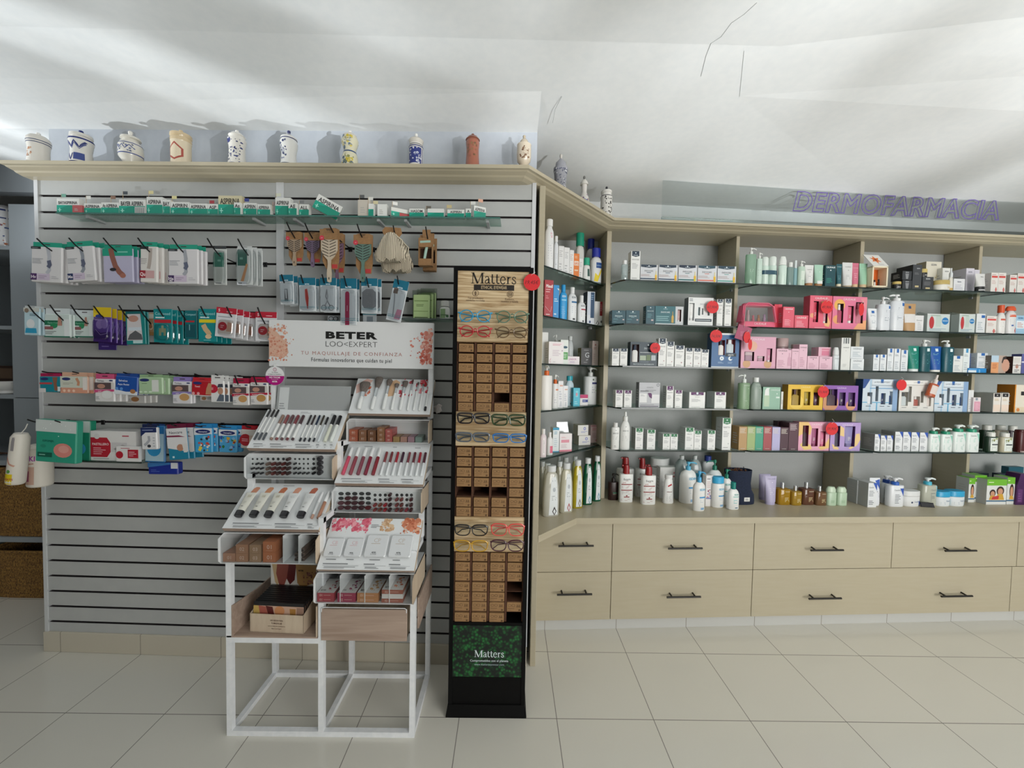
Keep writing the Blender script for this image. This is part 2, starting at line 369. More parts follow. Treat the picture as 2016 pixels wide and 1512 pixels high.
def G(x0,x1,yt,label,col,ops,items,dp=.05,side=None,name='gift_set',group=None,yb=None,d=None,rz=0.,win='#4a2f33'):
 """a window box: each item = (kind, u0, u1, v0, v1, colour, cap colour), lying in a dark cut-out"""
 s,d,z,W,H=place(x0,x1,yt,yb,d)
 root=empty(name,label,'gift box',CT.F.w(s,d,z),CT.F.a+CT.rz+rz,group or CT.group)
 mb=MB();x=W/2;t=.02;cr=M(col,.4);sd=M(side or col,.4)
 us=sorted({0,1}|{q for it in items for q in(it[1],it[2])});vs=sorted({0,1}|{q for it in items for q in(it[3],it[4])})
 f=Flat((-x,0,0),(W,0,0),(0,0,H),(0,-1,0))
 for a,b in zip(us,us[1:]):
  for c,q in zip(vs,vs[1:]):
   um,vm=(a+b)/2,(c+q)/2
   if any(i[1]<um<i[2]and i[3]<vm<i[4]for i in items):continue
   mb.face([f(a,c,0),f(b,c,0),f(b,q,0),f(a,q,0)],cr)
 for i in items:                                                    # walls of the cut-outs
  c4=[(i[1],i[3]),(i[2],i[3]),(i[2],i[4]),(i[1],i[4])]
  for(a,b),(c,q)in zip(c4,c4[1:]+c4[:1]):mb.face([f(a,b,-t),f(c,q,-t),f(c,q,0),f(a,b,0)],win)
  mb.face([f(a,b,-t)for a,b in c4],win)
 mb.face([(x,0,0),(x,dp,0),(x,dp,H),(x,0,H)],sd);mb.face([(-x,dp,0),(-x,0,0),(-x,0,H),(-x,dp,H)],sd)
 mb.face([(-x,0,H),(x,0,H),(x,dp,H),(-x,dp,H)],sd);mb.face([(x,dp,0),(-x,dp,0),(-x,dp,H),(x,dp,H)],sd);mb.face([(-x,dp,0),(x,dp,0),(x,0,0),(-x,0,0)],sd)
 cells=[(a,b,c,q)for a,b in zip(us,us[1:])for c,q in zip(vs,vs[1:])if not any(i[1]<(a+b)/2<i[2]and i[3]<(c+q)/2<i[4]for i in items)]
 for n,op in enumerate(ops):                                       # print stays on the card, clear of the cut-outs
  if op[0]not in 'rop':deco(mb,f,W,H,[op],lay=.0003+.00012*n);continue
  pl=op[1]if op[0]=='p' else[(op[1],op[2]),(op[3],op[2]),(op[3],op[4]),(op[1],op[4])]if op[0]=='r' else[(op[1]+op[3]*cos(pi*j/10),op[2]+(op[5]if len(op)>5 else op[3]*W/H)*sin(pi*j/10))for j in range(20)]
  cc=op[2]if op[0]=='p' else op[5]if op[0]=='r' else op[4]
  for a,b,c,q in cells:
   g=pl
   for ax,lim,sg in((0,a,1),(0,b,-1),(1,c,1),(1,q,-1)):g=halfcut(g,ax,lim,sg)if len(g)>2 else[]
   if len(g)>2:mb.face([f(u,v,.0003+.00012*n)for u,v in g],cc)
 mb.build('box',root)
 for i in items:
  k,u0,u1,v0,v1,c,cc=i[:7]
  it=MB();a=(u1-u0)*W*.40;cx=-x+(u0+u1)/2*W;z0=v0*H+.001;h=(v1-v0)*H*.96;dy=min(a*.55,.008);cy=t*.55
  if k=='tube':it.loft([sring(a*.72,dy,z0,2,12,cx,cy),sring(a*.72,dy,z0+h*.14,2,12,cx,cy)],cc,True);it.loft([sring(a*.8,dy,z0+h*.14,2,12,cx,cy),sring(a,.001,z0+h,2,12,cx,cy)],c,True)
  elif k=='jar':it.loft([sring(a,dy,z0,3,14,cx,cy),sring(a,dy,z0+h*.6,3,14,cx,cy)],c,True);it.loft([sring(a,dy,z0+h*.62,3,14,cx,cy),sring(a,dy,z0+h,3,14,cx,cy)],cc,True)
  elif k=='oil':it.loft([sring(a,dy,z0,4,14,cx,cy),sring(a,dy,z0+h*.6,4,14,cx,cy),sring(a*.4,dy*.5,z0+h*.68,3,14,cx,cy)],c,True);it.loft([sring(a*.32,dy*.5,z0+h*.68,2,12,cx,cy),sring(a*.32,dy*.5,z0+h,2,12,cx,cy)],cc,True)
  elif k=='pipette':it.lathe([(a*.5,z0),(a*.6,z0+h*.7),(a*.9,z0+h*.72),(a,z0+h*.8),(a*.7,z0+h)],c,cx,cy,8,.6)
  else:it.loft([sring(a,dy,z0,2.5,14,cx,cy),sring(a,dy,z0+h*.62,2.5,14,cx,cy),sring(a*.55,dy*.6,z0+h*.7,2,14,cx,cy)],c,True);it.loft([sring(a*.5,dy*.6,z0+h*.68,2,12,cx,cy),sring(a*.45,dy*.5,z0+h,2,12,cx,cy)],cc,True)
  if k!='pipette':deco(it,Round(a,dy,[(.9,z0),(.9,z0+h)],2,cx,cy),2*a,h,[('l',.3,.3,.7,.5,3,'#d8d4d0')])
  it.build({'tube':'tube','jar':'jar','oil':'oil_bottle','pipette':'dropper'}.get(k,'bottle'),root)
 return root
PROF={
 'cyl':[(.93,0),(1,.02),(1,.93),(.93,.97),(.6,.99),(.45,1)],
 'soft':[(.9,0),(1,.03),(1,.80),(.92,.88),(.72,.95),(.42,1)],
 'round':[(.9,0),(1,.03),(1,.66),(.95,.78),(.8,.89),(.55,.97),(.4,1)],
 'taper':[(.96,0),(1,.03),(.98,.3),(.80,.9),(.66,.97),(.45,1)],
 'spray':[(.94,0),(1,.02),(1,.80),(.9,.88),(.62,.95),(.5,1)],
 'square':[(.96,0),(1,.02),(1,.95),(.94,.985),(.5,1)],
 'gel':[(.9,0),(1,.02),(1,.35),(.92,.65),(.72,.92),(.5,.98),(.42,1)],
 'waist':[(.92,0),(1,.03),(.9,.35),(.8,.8),(.7,.93),(.5,1)],
 }
def P(x0,x1,yt,label,col,ops=(),shape='soft',cap='#f0f0ee',tf=.16,tw=.45,top='cap',neck=None,n=2.3,ar=.6,nd=1,name='lotion_bottle',cat='bottle',group=None,yb=None,d=None,z=None,rz=0.,r=.35,mat=None,tilt=None):
 """bottle with a cap, pump or nozzle"""
 s,d,z,W,H=place(x0,x1,yt,yb,d,z)
 a=W/2;b=min(a*ar,.04);hb=H*(1-tf);ht=H-hb
 if yb is not None:d+=b
 root=empty(name,label,cat,CT.F.w(s,d,z),CT.F.a+CT.rz+rz,group or CT.group)
 if tilt:root.rotation_euler=(0,tilt,CT.F.a)
 pr=[(k,v*hb)for k,v in PROF[shape]]
 mb=MB();mb.loft([sring(a*k,b*(k if n<3 else max(k,.6)if v<hb*.97 else k),v,n,28)for k,v in pr],mat or M(col,r),True)
 deco(mb,Round(a,b,pr,n),W,hb,ops)
 mb.build('body',root)
 tr=a*tw;c=M(cap,.35)
 q=MB()
 if top=='cap':
  q.loft([sring(tr,min(tr,b*.95),hb-.001,2,20),sring(tr,min(tr,b*.95),H-tr*.12,2,20),sring(tr*.88,min(tr,b*.95)*.88,H,2,20)],c,True);q.build('cap',root)
 elif top=='wide':
  q.loft([sring(a*.9,b*.95,hb-.001,n,24),sring(a*.9,b*.95,H-.003,n,24),sring(a*.82,b*.85,H,n,24)],c,True);q.build('cap',root)
 elif top=='flip':                                                # tall flip cap that widens to one side
  q.loft([sring(tr*1.1,min(tr,b),hb-.001,2.6,20),sring(tr,min(tr,b),hb+ht*.75,2.6,20),sring(tr*.95,min(tr,b)*.9,H,2.6,20,-tr*.12)],c,True)
  q.prism([(-tr*1.55,hb+ht*.9),(-tr*.8,hb+ht*.8),(-tr*.6,H),(-tr*1.5,H)],-b*.25,b*.25,c);q.build('pump_head',root)
 elif top=='pump':
  k=MB();k.lathe([(tr,hb-.001),(tr,hb+ht*.38),(tr*.8,hb+ht*.45)],M(neck or cap,.35),seg=20);k.build('collar',root)
  q.lathe([(tr*.35,hb+ht*.42),(tr*.35,hb+ht*.7),(tr*.72,hb+ht*.72),(tr*.72,hb+ht*.94),(tr*.5,H)],c,seg=16)
  L=a*.95*nd if nd else 0
  if nd:q.tube([(0,0,H-ht*.14),(L*.6,0,H-ht*.12),(L,0,H-ht*.22),(L*1.08,0,H-ht*.32)],[tr*.3,tr*.3,tr*.25,tr*.22],c,8)
  else:q.tube([(0,0,H-ht*.14),(0,-a*.7,H-ht*.14),(0,-a*.95,H-ht*.3)],tr*.28,c,8)
  q.build('pump',root)
 elif top=='nozzle':
  q.lathe([(tr,hb-.001),(tr,hb+ht*.45),(tr*.55,hb+ht*.55),(tr*.45,H)],c,seg=16);q.build('nozzle',root)
 elif top=='dome':
  q.lathe([(a*.92,hb-.001),(a*.9,hb+ht*.5),(a*.62,H-ht*.04),(a*.3,H)],c,seg=24,ar=b/a);q.build('cap',root)
 return root
def TU(x0,x1,yt,label,col,cap,ops=(),cf=.13,name='cream_tube',cat='tube',group=None,yb=None,d=None,rz=0.,r=.4,cw=.78):
 """squeeze tube standing on its cap, crimped flat at the top"""
 s,d,z,W,H=place(x0,x1,yt,yb,d);a=W/2;b=min(a*.62,.022);hc=H*cf
 if yb is not None:d+=b
 root=empty(name,label,cat,CT.F.w(s,d,z),CT.F.a+CT.rz+rz,group or CT.group)
 mb=MB();K=7
 mb.loft([sring(a*(cw+.06+(1-cw-.06)*(i/K)),max(b*(1-(i/K)**1.3),.0012),hc+(H-hc)*i/K*.95,2,26)for i in range(K+1)]+[sring(a,.0012,H,2,26)],M(col,r),True)
 class TM:
  curved=True
  def __call__(q,u,v,e):
   k=min(max((v*H-hc)/(H-hc)/.95,0),1);w=a*(cw+.06+(1-cw-.06)*k);x=max(-.95,min(.95,u*2-1));bb=max(b*(1-k**1.3),.0012)
   return Vector((x*w,-bb*math.sqrt(max(0,1-x*x))-e-.0004,v*H))
 deco(mb,TM(),W,H,ops);mb.build('body',root)
 q=MB();q.loft([sring(a*cw,b*.92,0,2,24),sring(a*cw,b*.92,hc,2,24)],M(cap,.4),True);q.build('cap',root)
 return root
def J(x0,x1,yt,label,col,lid,ops=(),lf=.3,name='cream_jar',cat='jar',group=None,yb=None,d=None,z=None,ar=.7,n=2.,bulge=0.):
 """wide jar with a screw lid"""
 s,d,z,W,H=place(x0,x1,yt,yb,d,z);a=W/2;b=a*ar;hb=H*(1-lf)
 if yb is not None:d+=b
 root=empty(name,label,cat,CT.F.w(s,d,z),CT.F.a+CT.rz,group or CT.group)
 pr=[(.9-bulge,0),(.97-bulge*.4,hb*.12),(1,hb*.6),(1,hb*.98)]
 mb=MB();mb.loft([sring(a*k,b*k,v,n,28)for k,v in pr],M(col,.35),True);deco(mb,Round(a,b,pr,n),W,hb,ops);mb.build('body',root)
 q=MB();q.loft([sring(a,b,hb,n,28),sring(a,b,H-.003,n,28),sring(a*.94,b*.94,H,n,28)],M(lid,.35),True);q.build('lid',root)
 return root
def TAG(x,y,r,text,label,F=None,d=None,sq=1.,rz=0.,group='red price tags',string=True):
 """round red card with a price in ballpoint, hung by a thread"""
 F=F or CT.F;d=CT.d-.012 if d is None else d
 s,z=F.hit(x,y,d);s1,_=F.hit(x+r,y,d);R=(s1-s)
 root=empty('price_tag',label,'price tag',F.w(s,d,z),F.a+rz,group)
 mb=MB();mb.prism([(R*sq*cos(2*pi*i/28),R*sin(2*pi*i/28))for i in range(28)],0,.001,M('#d8262c',.6))
 if text:deco(mb,Flat((-R*sq,0,-R),(2*R*sq,0,0),(0,0,2*R),(0,-1,0)),2*R*sq,2*R,[('t',text,.5,.5,.22,'#5a0f16',.82,0.,.25)])
 mb.build('disc',root)
 if string:
  q=MB();q.tube([(-R*.1,-.001,R*.8),(0,-.002,R*.95),(R*.35,.002,R*1.15),(R*.2,.011,R*1.5)],.0007,'#e8e4da',5);q.build('thread',root)
 return root
# stock prints
def derm(brand,top='#1d3246',v=.80,low=None):
 o=[('p',[(.1,.995),(.1,v+.03),(.5,v),(.9,v+.03),(.9,.995)],top),('o',.5,(v+1)/2+.035,.07,'#dfe8ee'),('r',.25,v+.045,.75,v+.06,'#dfe8ee'),
 ('t',brand,.5,v-.09,.045,'#9a9c9e',.75),('l',.14,v-.40,.8,v-.2,4,'#a8aaac'),('l',.14,.06,.7,.1,1,'#8b8d8f')]
 if low:o.append(('o',.72,.2,.07,low))
 return o
def lines(c='#9a9c9e',u0=.12,v0=.12,u1=.85,v1=.6,n=6):return[('l',u0,v0,u1,v1,n,c)]
def caud(c='#f4f0ee',t=.9,h=.07):return[('t','CAUDALIE',.5,t,h,c,.7)]
def corner_mark(c='#c9423c'):
 return[('p',[(.62,.14),(.76,.28),(.9,.14),(.76,.0+.01)],c),('p',[(.69,.14),(.76,.21),(.83,.14),(.76,.075)],'#f2efec'),('r',.72,.1,.8,.18,c)]
# ================================================================ the room
def math_node(N,L,op,a,b=None,c=None):
 n=N.new('ShaderNodeMath');n.operation=op
 for i,q in enumerate((a,b,c)):
  if q is None:continue
  if isinstance(q,(int,float)):n.inputs[i].default_value=q
  else:L.new(q,n.inputs[i])
 return n.outputs[0]
def tile_mat(name,c,c2,grout,ox,oy,px,py,rough,horizontal=True,gw=.0016):
 mt,N,L,Pn=new_mat(name)
 g=N.new('ShaderNodeNewGeometry');sp=N.new('ShaderNodeSeparateXYZ');L.new(g.outputs['Position'],sp.inputs[0])
 masks=[]
 for out,o,p in((sp.outputs['X'],ox,px),(sp.outputs['Y' if horizontal else 'Z'],oy,py)):
  if not p:continue
  f=math_node(N,L,'FRACT',math_node(N,L,'DIVIDE',math_node(N,L,'SUBTRACT',out,o),p))
  dd=math_node(N,L,'MINIMUM',f,math_node(N,L,'SUBTRACT',1.,f))
  masks.append(math_node(N,L,'LESS_THAN',dd,gw/p))
 mk=masks[0]if len(masks)==1 else math_node(N,L,'MAXIMUM',*masks)
 nz=N.new('ShaderNodeTexNoise');nz.inputs['Scale'].default_value=1.4;nz.inputs['Detail'].default_value=3;L.new(g.outputs['Position'],nz.inputs['Vector'])
 m1=N.new('ShaderNodeMix');m1.data_type='RGBA';m1.inputs[6].default_value=lin(c);m1.inputs[7].default_value=lin(c2);L.new(nz.outputs['Fac'],m1.inputs[0])
 m2=N.new('ShaderNodeMix');m2.data_type='RGBA';L.new(mk,m2.inputs[0]);L.new(m1.outputs[2],m2.inputs[6]);m2.inputs[7].default_value=lin(grout)
 L.new(m2.outputs[2],Pn.inputs['Base Color']);Pn.inputs['Roughness'].default_value=rough
 return mt
m_floor=tile_mat('cream_floor_tiles','#dcd9cf','#d6d3c8','#85817a',.225,1.59,.404,.39,.16)
m_base=tile_mat('skirting_tiles','#c6bfae','#bfb8a7','#8b8578',.225,0,.404,0,.25)
m_plinth=tile_mat('plinth_tiles','#c3c3bf','#bdbdb9','#8b8578',.225,0,.404,0,.25)
m_plaster=noise_mat('white_plaster','#d9dcdc','#dee0df',(30,30,30),.9,6,.3,.7,.03)
m_wallpaint=noise_mat('grey_white_wall_paint','#b0b6be','#b5bbc2',(30,30,30),.9,4,.3,.7,.05)  # darkened to carry the cornice's shadow on the wall above it
m_back=noise_mat('shelf_back_laminate','#b0b3b3','#b6b9b8',(160,160,160),.6,2,.3,.7)
m_lam=noise_mat('beige_laminate','#b1a78f','#b4ab94',(6,6,60),.40,2,.3,.7)
m_lam2=noise_mat('beige_laminate_dark_edge','#999079','#9d947e',(6,6,90),.42,3,.3,.7)
m_slat=noise_mat('pale_grey_slat_board','#b1b3b2','#b6b8b6',(14,14,14),.38,3,.3,.7)
m_groove=M('#4a4546',.5,.3)
m_alu=M('#d6d8da',.35,.2)
m_glass=clear('#e9f4f0',.0,'float_glass',.02)
m_glassedge=M('#1d2b28',.12)
m_whitemetal=noise_mat('white_powder_coat','#e4e7ea','#eceef0',(40,40,40),.4,2)
m_dark=M('#4b4f52',.7)

# floor: one sheet of tiles
mb=MB();mb.box(-6.4,-2.6,-.06,5.6,3.6,0,m_floor);struct(mb.build('floor'))
# far walls that close the shop
mb=MB();mb.box(-6.46,-4,0,-6.4,3.6,3,M('#7d7a74',.8));struct(mb.build('wall_left'))
mb=MB();mb.box(5.6,-4,0,5.66,3.6,3,m_wallpaint);struct(mb.build('wall_right'))
mb=MB();mb.box(-6.4,3.54,0,5.6,3.6,3,M('#5d6265',.8));struct(mb.build('wall_far'))  # far wall's dark grey has the shade of the left side in it
# shop front behind the camera: masonry round the shop window
mb=MB()
for a in((-6.4,0,2.0,3),(5.0,0,5.6,3),(2.0,2.4,5.0,3),(2.0,0,5.0,.15)):
 mb.box(a[0],-2.56,a[1],a[2],-2.5,a[3],M('#8f8c86',.8))
struct(mb.build('wall_shopfront'))

# ---- key heights read off the lines of sight
XL,XJ,XR=FS.hit(79,800,0)[0],FS.hit(553,800,0)[0],FS.hit(1047,800,0)[0]
zg0,zg27=FS.hit(320,388,0)[1],(FS.hit(100,1217.6,0)[1]+FS.hit(800,1250,0)[1])/2
ZG=[zg0+(zg27-zg0)*k/27 for k in range(28)]
ZCI=FS.hit(560,360,0)[1];ZCT=FS.hit(560,320,-.10)[1]           # cornice: inner bottom, lip top
WD=.05                                                                 # set-back of the wall above
L0=FS.hit(560,257,WD)[1]
ca=onS(-300,250,WD);
def wy(x):return(FS.o+FS.n*WD).y+(x-(FS.o+FS.n*WD).x)*math.tan(FS.a)   # the upper wall's line
# ceiling: a gently faceted vault that comes down to the back wall
PLR=m_plaster
Y1,Y2,Y3=1.70,1.45,1.14
V1,V2,V3=onY(800,173,Y1).z,onY(800,72,Y2).z,onY(1000,-95,Y3).z
print('vault',L0,V1,V2,V3)
xc=onS(1058,262,WD).x
P1=onY(1455,195,Y1);P2=onY(1310,360,2.42)
xr=5.6;xl_=-6.4;xm_=2.4;dr=(V1-onY(2016,235,Y1).z)*.6      # to the right of the crease the vault sinks a little
mb=MB()
mb.face([(xl_,wy(xl_),L0),(xc,wy(xc),L0),(xc,Y1,V1),(xl_,Y1,V1)],PLR)
rows_=[(Y1,V1,dr),(Y2,V2,dr*.7),(Y3,V3,0),(-4.,V3+.02,0)]
for(ya,za,da),(yb_,zb,db)in zip(rows_,rows_[1:]):
 for u,w_ in(((xl_,0),(P1.x,0)),((P1.x,0),(xm_,1)),((xm_,1),(xr,1))):
  mb.face([(u[0],ya,za-da*u[1]),(w_[0],ya,za-da*w_[1]),(w_[0],yb_,zb-db*w_[1]),(u[0],yb_,zb-db*u[1])],PLR)
sl=(P2.z-V1)/(P2.y-Y1);za_=lambda y:V1+sl*(y-Y1)
YB=2.66
mb.face([(xc,Y1,V1),(xc,YB,za_(YB)),(P2.x-(P1.x-P2.x)*(YB-P2.y)/(P2.y-Y1),YB,za_(YB)),P2,(P1.x,Y1,V1)],PLR)
zr_=P2.z-.03
mb.face([(P1.x,Y1,V1),P2,(xm_,2.62,zr_)],PLR);mb.face([(P1.x,Y1,V1),(xm_,2.62,zr_),(xm_,Y1,V1-dr)],PLR)
mb.face([(xm_,Y1,V1-dr),(xm_,2.62,zr_),(xr,2.9,zr_),(xr,Y1,V1-dr)],PLR)
mb.face([P2,(P2.x-.06,YB,za_(YB)),(P2.x-.06,3.5,za_(YB)),(xr,3.5,zr_),(xr,2.9,zr_),(xm_,2.62,zr_)],PLR)
mb.face([(xc,YB,za_(YB)),(xc,3.5,za_(YB)),(P2.x-.06,3.5,za_(YB)),(P2.x-.06,YB,za_(YB))],PLR)
mb.face([(xl_,wy(xl_),L0),(xl_,3.6,L0),(xc,3.6,L0),(xc,wy(xc),L0)],PLR)
struct(mb.build('ceiling'))
# fine cracks in the ceiling plaster
mb=MB()
def crk(pts,r):
 q=[]
 for x,y in pts:
  for(ya,za),(yb_,zb)in(((Y1,V1),(Y2,V2)),((Y2,V2),(Y3,V3)),((wy(0),L0),(Y1,V1))):
   d=ray(x,y);n=Vector((0,zb-za,ya-yb_));k=n.dot(Vector((0,ya,za))-EYE)/n.dot(d);P_=EYE+d*k
   if min(ya,yb_)-.002<=P_.y<=max(ya,yb_)+.002:q.append(P_);break
 if len(q)>1:mb.tube(q,r,'#a2a6a6',4)
crk([(1490,5),(1465,28),(1440,45),(1420,72),(1400,85),(1390,110),(1380,150)],.0011);crk([(1465,100),(1460,150),(1456,190)],.0009);crk([(1106,190),(1093,215),(1088,242)],.0011)
struct(mb.build('trim_1'))

# wall above the slatted boards, a thick partition
xl=FS.hit(97,300,WD)[0];xcs=FS.hit(1058,262,WD)[0]
mb=MB();mb.box(xl,WD,ZCT+.001,xcs,WD+.06,L0,m_wallpaint);mb.box(xl,WD+.06,ZCT,xl+.05,1.5,L0,m_wallpaint)
struct(mb.build('wall_upper',loc=FS.o,rz=FS.a))
# wall behind the corner and long shelves
mb=MB();mb.box(-.56,.235,0,4.95,.29,2.62,m_plaster);struct(mb.build('wall_back',loc=FR.o,rz=FR.a))

# ---------------------------------------------------------------- slatted wall
def slat_panel(x0,x1,label):
 c=(x0+x1)/2;root=empty('slat_wall_panel',label,'slat wall',FS.w(c,0,.1),FS.a,'slatted display boards')
 mb=MB();g=.0050;y1=.018
 edges=[.1]+[q for z in reversed(ZG)if z>.13 for q in(z-g,z+g)]+[ZCI+.012]
 xa,xb=x0-c+.018,x1-c-.018
 for i in range(len(edges)-1):
  za,zb=edges[i]-.1,edges[i+1]-.1
  if i%2==0:mb.face([(xa,0,za),(xb,0,za),(xb,0,zb),(xa,0,zb)],m_slat)
  else:
   mb.face([(xa,y1,za),(xb,y1,za),(xb,y1,zb),(xa,y1,zb)],m_groove)
   mb.face([(xa,0,za),(xa,y1,za),(xb,y1,za),(xb,0,za)][::-1],m_groove);mb.face([(xa,0,zb),(xb,0,zb),(xb,y1,zb),(xa,y1,zb)],m_groove)
 mb.build('board',root)
 for xe in(x0-c,x1-c-.018):
  e=MB();e.box(xe,-.004,0,xe+.018,.02,ZCI-.09,m_alu);e.build('edge_strip',root)
 return root
slat_panel(XL,XJ,'pale grey slatted display board left of the aluminium joint')
slat_panel(XJ,XR,'pale grey slatted display board right of the joint, behind the brown eyewear stand')
mb=MB();mb.box(XL+.002,.022,.1,XR-.004,.11,ZCI,m_wallpaint);mb.box(XL+.002,.11,.0,XL+.042,.42,ZCI,M('#c9ccce',.5));struct(mb.build('wall_partition',loc=FS.o,rz=FS.a))
mb=MB();mb.box(XL-.006,-.008,0,XR-.002,.05,.1,m_base,.003);struct(mb.build('baseboard_partition',loc=FS.o,rz=FS.a))

# ---------------------------------------------------------------- beige end panel between slatted wall and corner shelves
pf=onZ(1042,1312,0);pf2=onZ(1052,1312,0)
EPX0,EPX1,EPY=.128,.155,pf.y
mb=MB();mb.box(EPX0,EPY,0,EPX1,2.56,ZCI,m_lam,.002)
tag(mb.build('end_panel'),'tall beige board standing between slatted wall and corner shelves','panel')

# ---------------------------------------------------------------- cornice in three mitred lengths
CC=Frame(EPX0+.01,EPY+.12,FC.a)
def meet(p,t,q,u):
 k=(q-p).cross(u)/t.cross(u);return p+t*k
def line_pt(k,o):                                         # plan of the cornice for outward reach o
 a=(FS.o-FS.n*o).xy;ta=FS.t.xy;b=(CC.o-CC.n*o).xy;tb=CC.t.xy;c=(FR.o-FR.n*o).xy;tc=FR.t.xy
 if k=='l':return FS.w(XL-o*.35,-o).xy
 if k=='lb':return FS.w(XL-o*.35,.40).xy
 if k=='a':return meet(a,ta,b,tb)
 if k=='b':return meet(b,tb,c,tc)
 return FR.w(4.6,-o).xy
hC=ZCT-ZCI
CP=[(0.,ZCI),(.035,ZCI+.002),(.055,ZCI+.22*hC),(.062,ZCI+.36*hC),(.082,ZCI+.52*hC),(.088,ZCI+.62*hC),(.10,ZCI+.64*hC),(.10,ZCT),(0.,ZCT+.0005)]
def cornice(k0,k1,label,extra=None):
 mb=MB();ks=[k0,k1]if not extra else[extra,k0,k1]
 rows=[[(p.x,p.y,z)for p in(line_pt(k,o)for k in ks)]for o,z in CP]
 for r0,r1 in zip(rows,rows[1:]):
  for j in range(len(ks)-1):mb.face([r0[j],r0[j+1],r1[j+1],r1[j]],m_lam)
 for j in(0,-1):mb.face([r[j]for r in rows],m_lam)
 o=mb.build('cornice');return tag(o,label,'cornice','beige cornices')
cornice('l','a','long beige cornice above the slatted wall, carrying ten apothecary jars','lb')
cornice('a','b','short slanting beige cornice above the corner shelves, under three small jars')
cornice('b','e','beige cornice above the long cosmetics shelves, below the purple lettering')
mb=MB();e1=line_pt('a',0);mb.box(XL+.002,.001,ZCI+.014,FS.hit(1047,340,0)[0],WD-.002,ZCT,m_lam)
tag(mb.build('top_board',loc=FS.o,rz=FS.a),'narrow beige top board over slatted wall, behind the long cornice','board')
zu=ZCI+.001
mb=MB();A=line_pt('a',-.001);Bq=line_pt('b',-.001);E=FR.w(4.6,.001);Eb=FR.w(4.6,.204);Bb=FR.w(-.47,.204)
mb.prism([(A.x,A.y),(Bq.x,Bq.y),(E.x,E.y),(Eb.x,Eb.y),(Bb.x,Bb.y),(A.x,Bb.y-.01)],zu,ZCT,m_lam,'z')
tag(mb.build('top_board'),'beige top board closing the corner and long cosmetics shelves','board')

# ---------------------------------------------------------------- long shelves: uprights, back, glass
UP_S=[]
ups=[(1188,1197),(1440,1446.5),(1682,1689.5),(1914,1920)]
zc=onY(1135,1020,2.115).z                                # counter top
names=['beige upright where the corner shelves meet the long shelves','beige upright beside the navy pouch, first inner one of the long shelves',
 'beige upright beside the two pale green sticks','beige upright behind the cyan lidded jars, last one in view']
for(a,b),lb in zip(ups,names):
 s0,s1=FR.hit(a,735,0)[0],FR.hit(b,735,0)[0];s1=max(s1,s0+.02);UP_S.append((s0,s1))
 mb=MB();mb.box(0,0,0,s1-s0,.203,zu-.001-zc,m_lam,.0012)
 for k in range(7):
  for yy in(.05,.15):mb.lathe([(.0028,0),(.0028,.0006)],'#5a5242',0,0,6)if False else None
 tag(mb.build('upright',loc=FR.w(s0,0,zc),rz=FR.a),lb,'upright','uprights of the long shelves')
s5=UP_S[3][1]+(UP_S[3][0]-UP_S[2][1])
mb=MB();mb.box(-.46,0,0,4.6,.016,ZCT-zc,m_back);tag(mb.build('back_panel',loc=FR.w(0,.206,zc),rz=FR.a),'pale grey back panel behind the glass shelves','panel')
bays=[(UP_S[0][1]+.001,UP_S[1][1]+.010),(UP_S[1][1]+.001,UP_S[2][1]+.010),(UP_S[2][1]+.001,UP_S[3][1]+.010),(UP_S[3][1]+.001,s5)]
bayname=['first bay from the corner','second bay from the corner','third bay from the corner','last bay on the right edge of the photo']
shn=['top','second','third','fourth','lowest']
for bi,(a,b)in enumerate(bays):
 for k,z in enumerate(ZS):
  root=empty('glass_shelf',f'{shn[k]} glass shelf of the long wall, {bayname[bi]}','shelf',FR.w(a,0,z-.008),FR.a,'glass shelves of the long wall')
  L_=b-a;q=.012 if bi<3 else 0
  poly=[(.0,-.002),(.03,GD+.03),(.05,GD),(L_,GD),(L_,GD+.05),(L_-q-.0215,-.002),(L_-q-.0215,.20),(0.002,.20)]
  g=MB();g.prism(poly,.0004,.0078,m_glass,'z');g.build('pane',root)
  e=MB();pts=[poly[0],poly[1],poly[2],poly[3],poly[4]]
  for(xa,ya),(xb,yb_)in zip(pts,pts[1:]):
   t=Vector((xb-xa,yb_-ya)).normalized();n=Vector((t.y,-t.x))*.0012
   e.raw([(xa,ya,0),(xb,yb_,0),(xb,yb_,.0082),(xa,ya,.0082),(xa+n.x,ya+n.y,0),(xb+n.x,yb_+n.y,0),(xb+n.x,yb_+n.y,.0082),(xa+n.x,ya+n.y,.0082)],
 [(0,1,5,4),(3,2,6,7),(4,5,6,7),(0,4,7,3),(1,2,6,5)],m_glassedge)
  e.build('polished_edge',root)
  for sx in(.004,L_-.04):
   c=MB();c.box(sx,.02,-.012,sx+.012,.04,0,'#8d8f90');c.build('bracket',root)
# corner shelves
for k,z in enumerate(ZS):
 root=empty('glass_shelf',f'{shn[k]} slanting glass shelf of the corner unit','shelf',FC.w(0,0,z-.008),FC.a,'glass shelves of the corner unit')
 xe=(EPX1+.001-FC.o.x)/FC.t.x;pl=FC.w(xe,0)
 pts3=[pl,FC.w(FCL-.004,0),FR.w(UP_S[0][0]-.001,.002),FR.w(UP_S[0][0]-.001,.19),Vector((EPX1+.001,FR.w(-.4,.19).y,0))]
 ip=[((p-FC.w(0,0)).dot(FC.t),(p-FC.w(0,0)).dot(FC.n))for p in pts3]
 g=MB();g.prism(ip,.0004,.0078,m_glass,'z');g.build('pane',root)
 e=MB();e.box(ip[0][0],-.0012,0,ip[1][0],.0003,.0082,m_glassedge);e.build('polished_edge',root)
 c=MB();c.box(ip[1][0]-.06,.05,-.012,ip[1][0]-.045,.065,0,'#8d8f90');c.build('bracket',root)

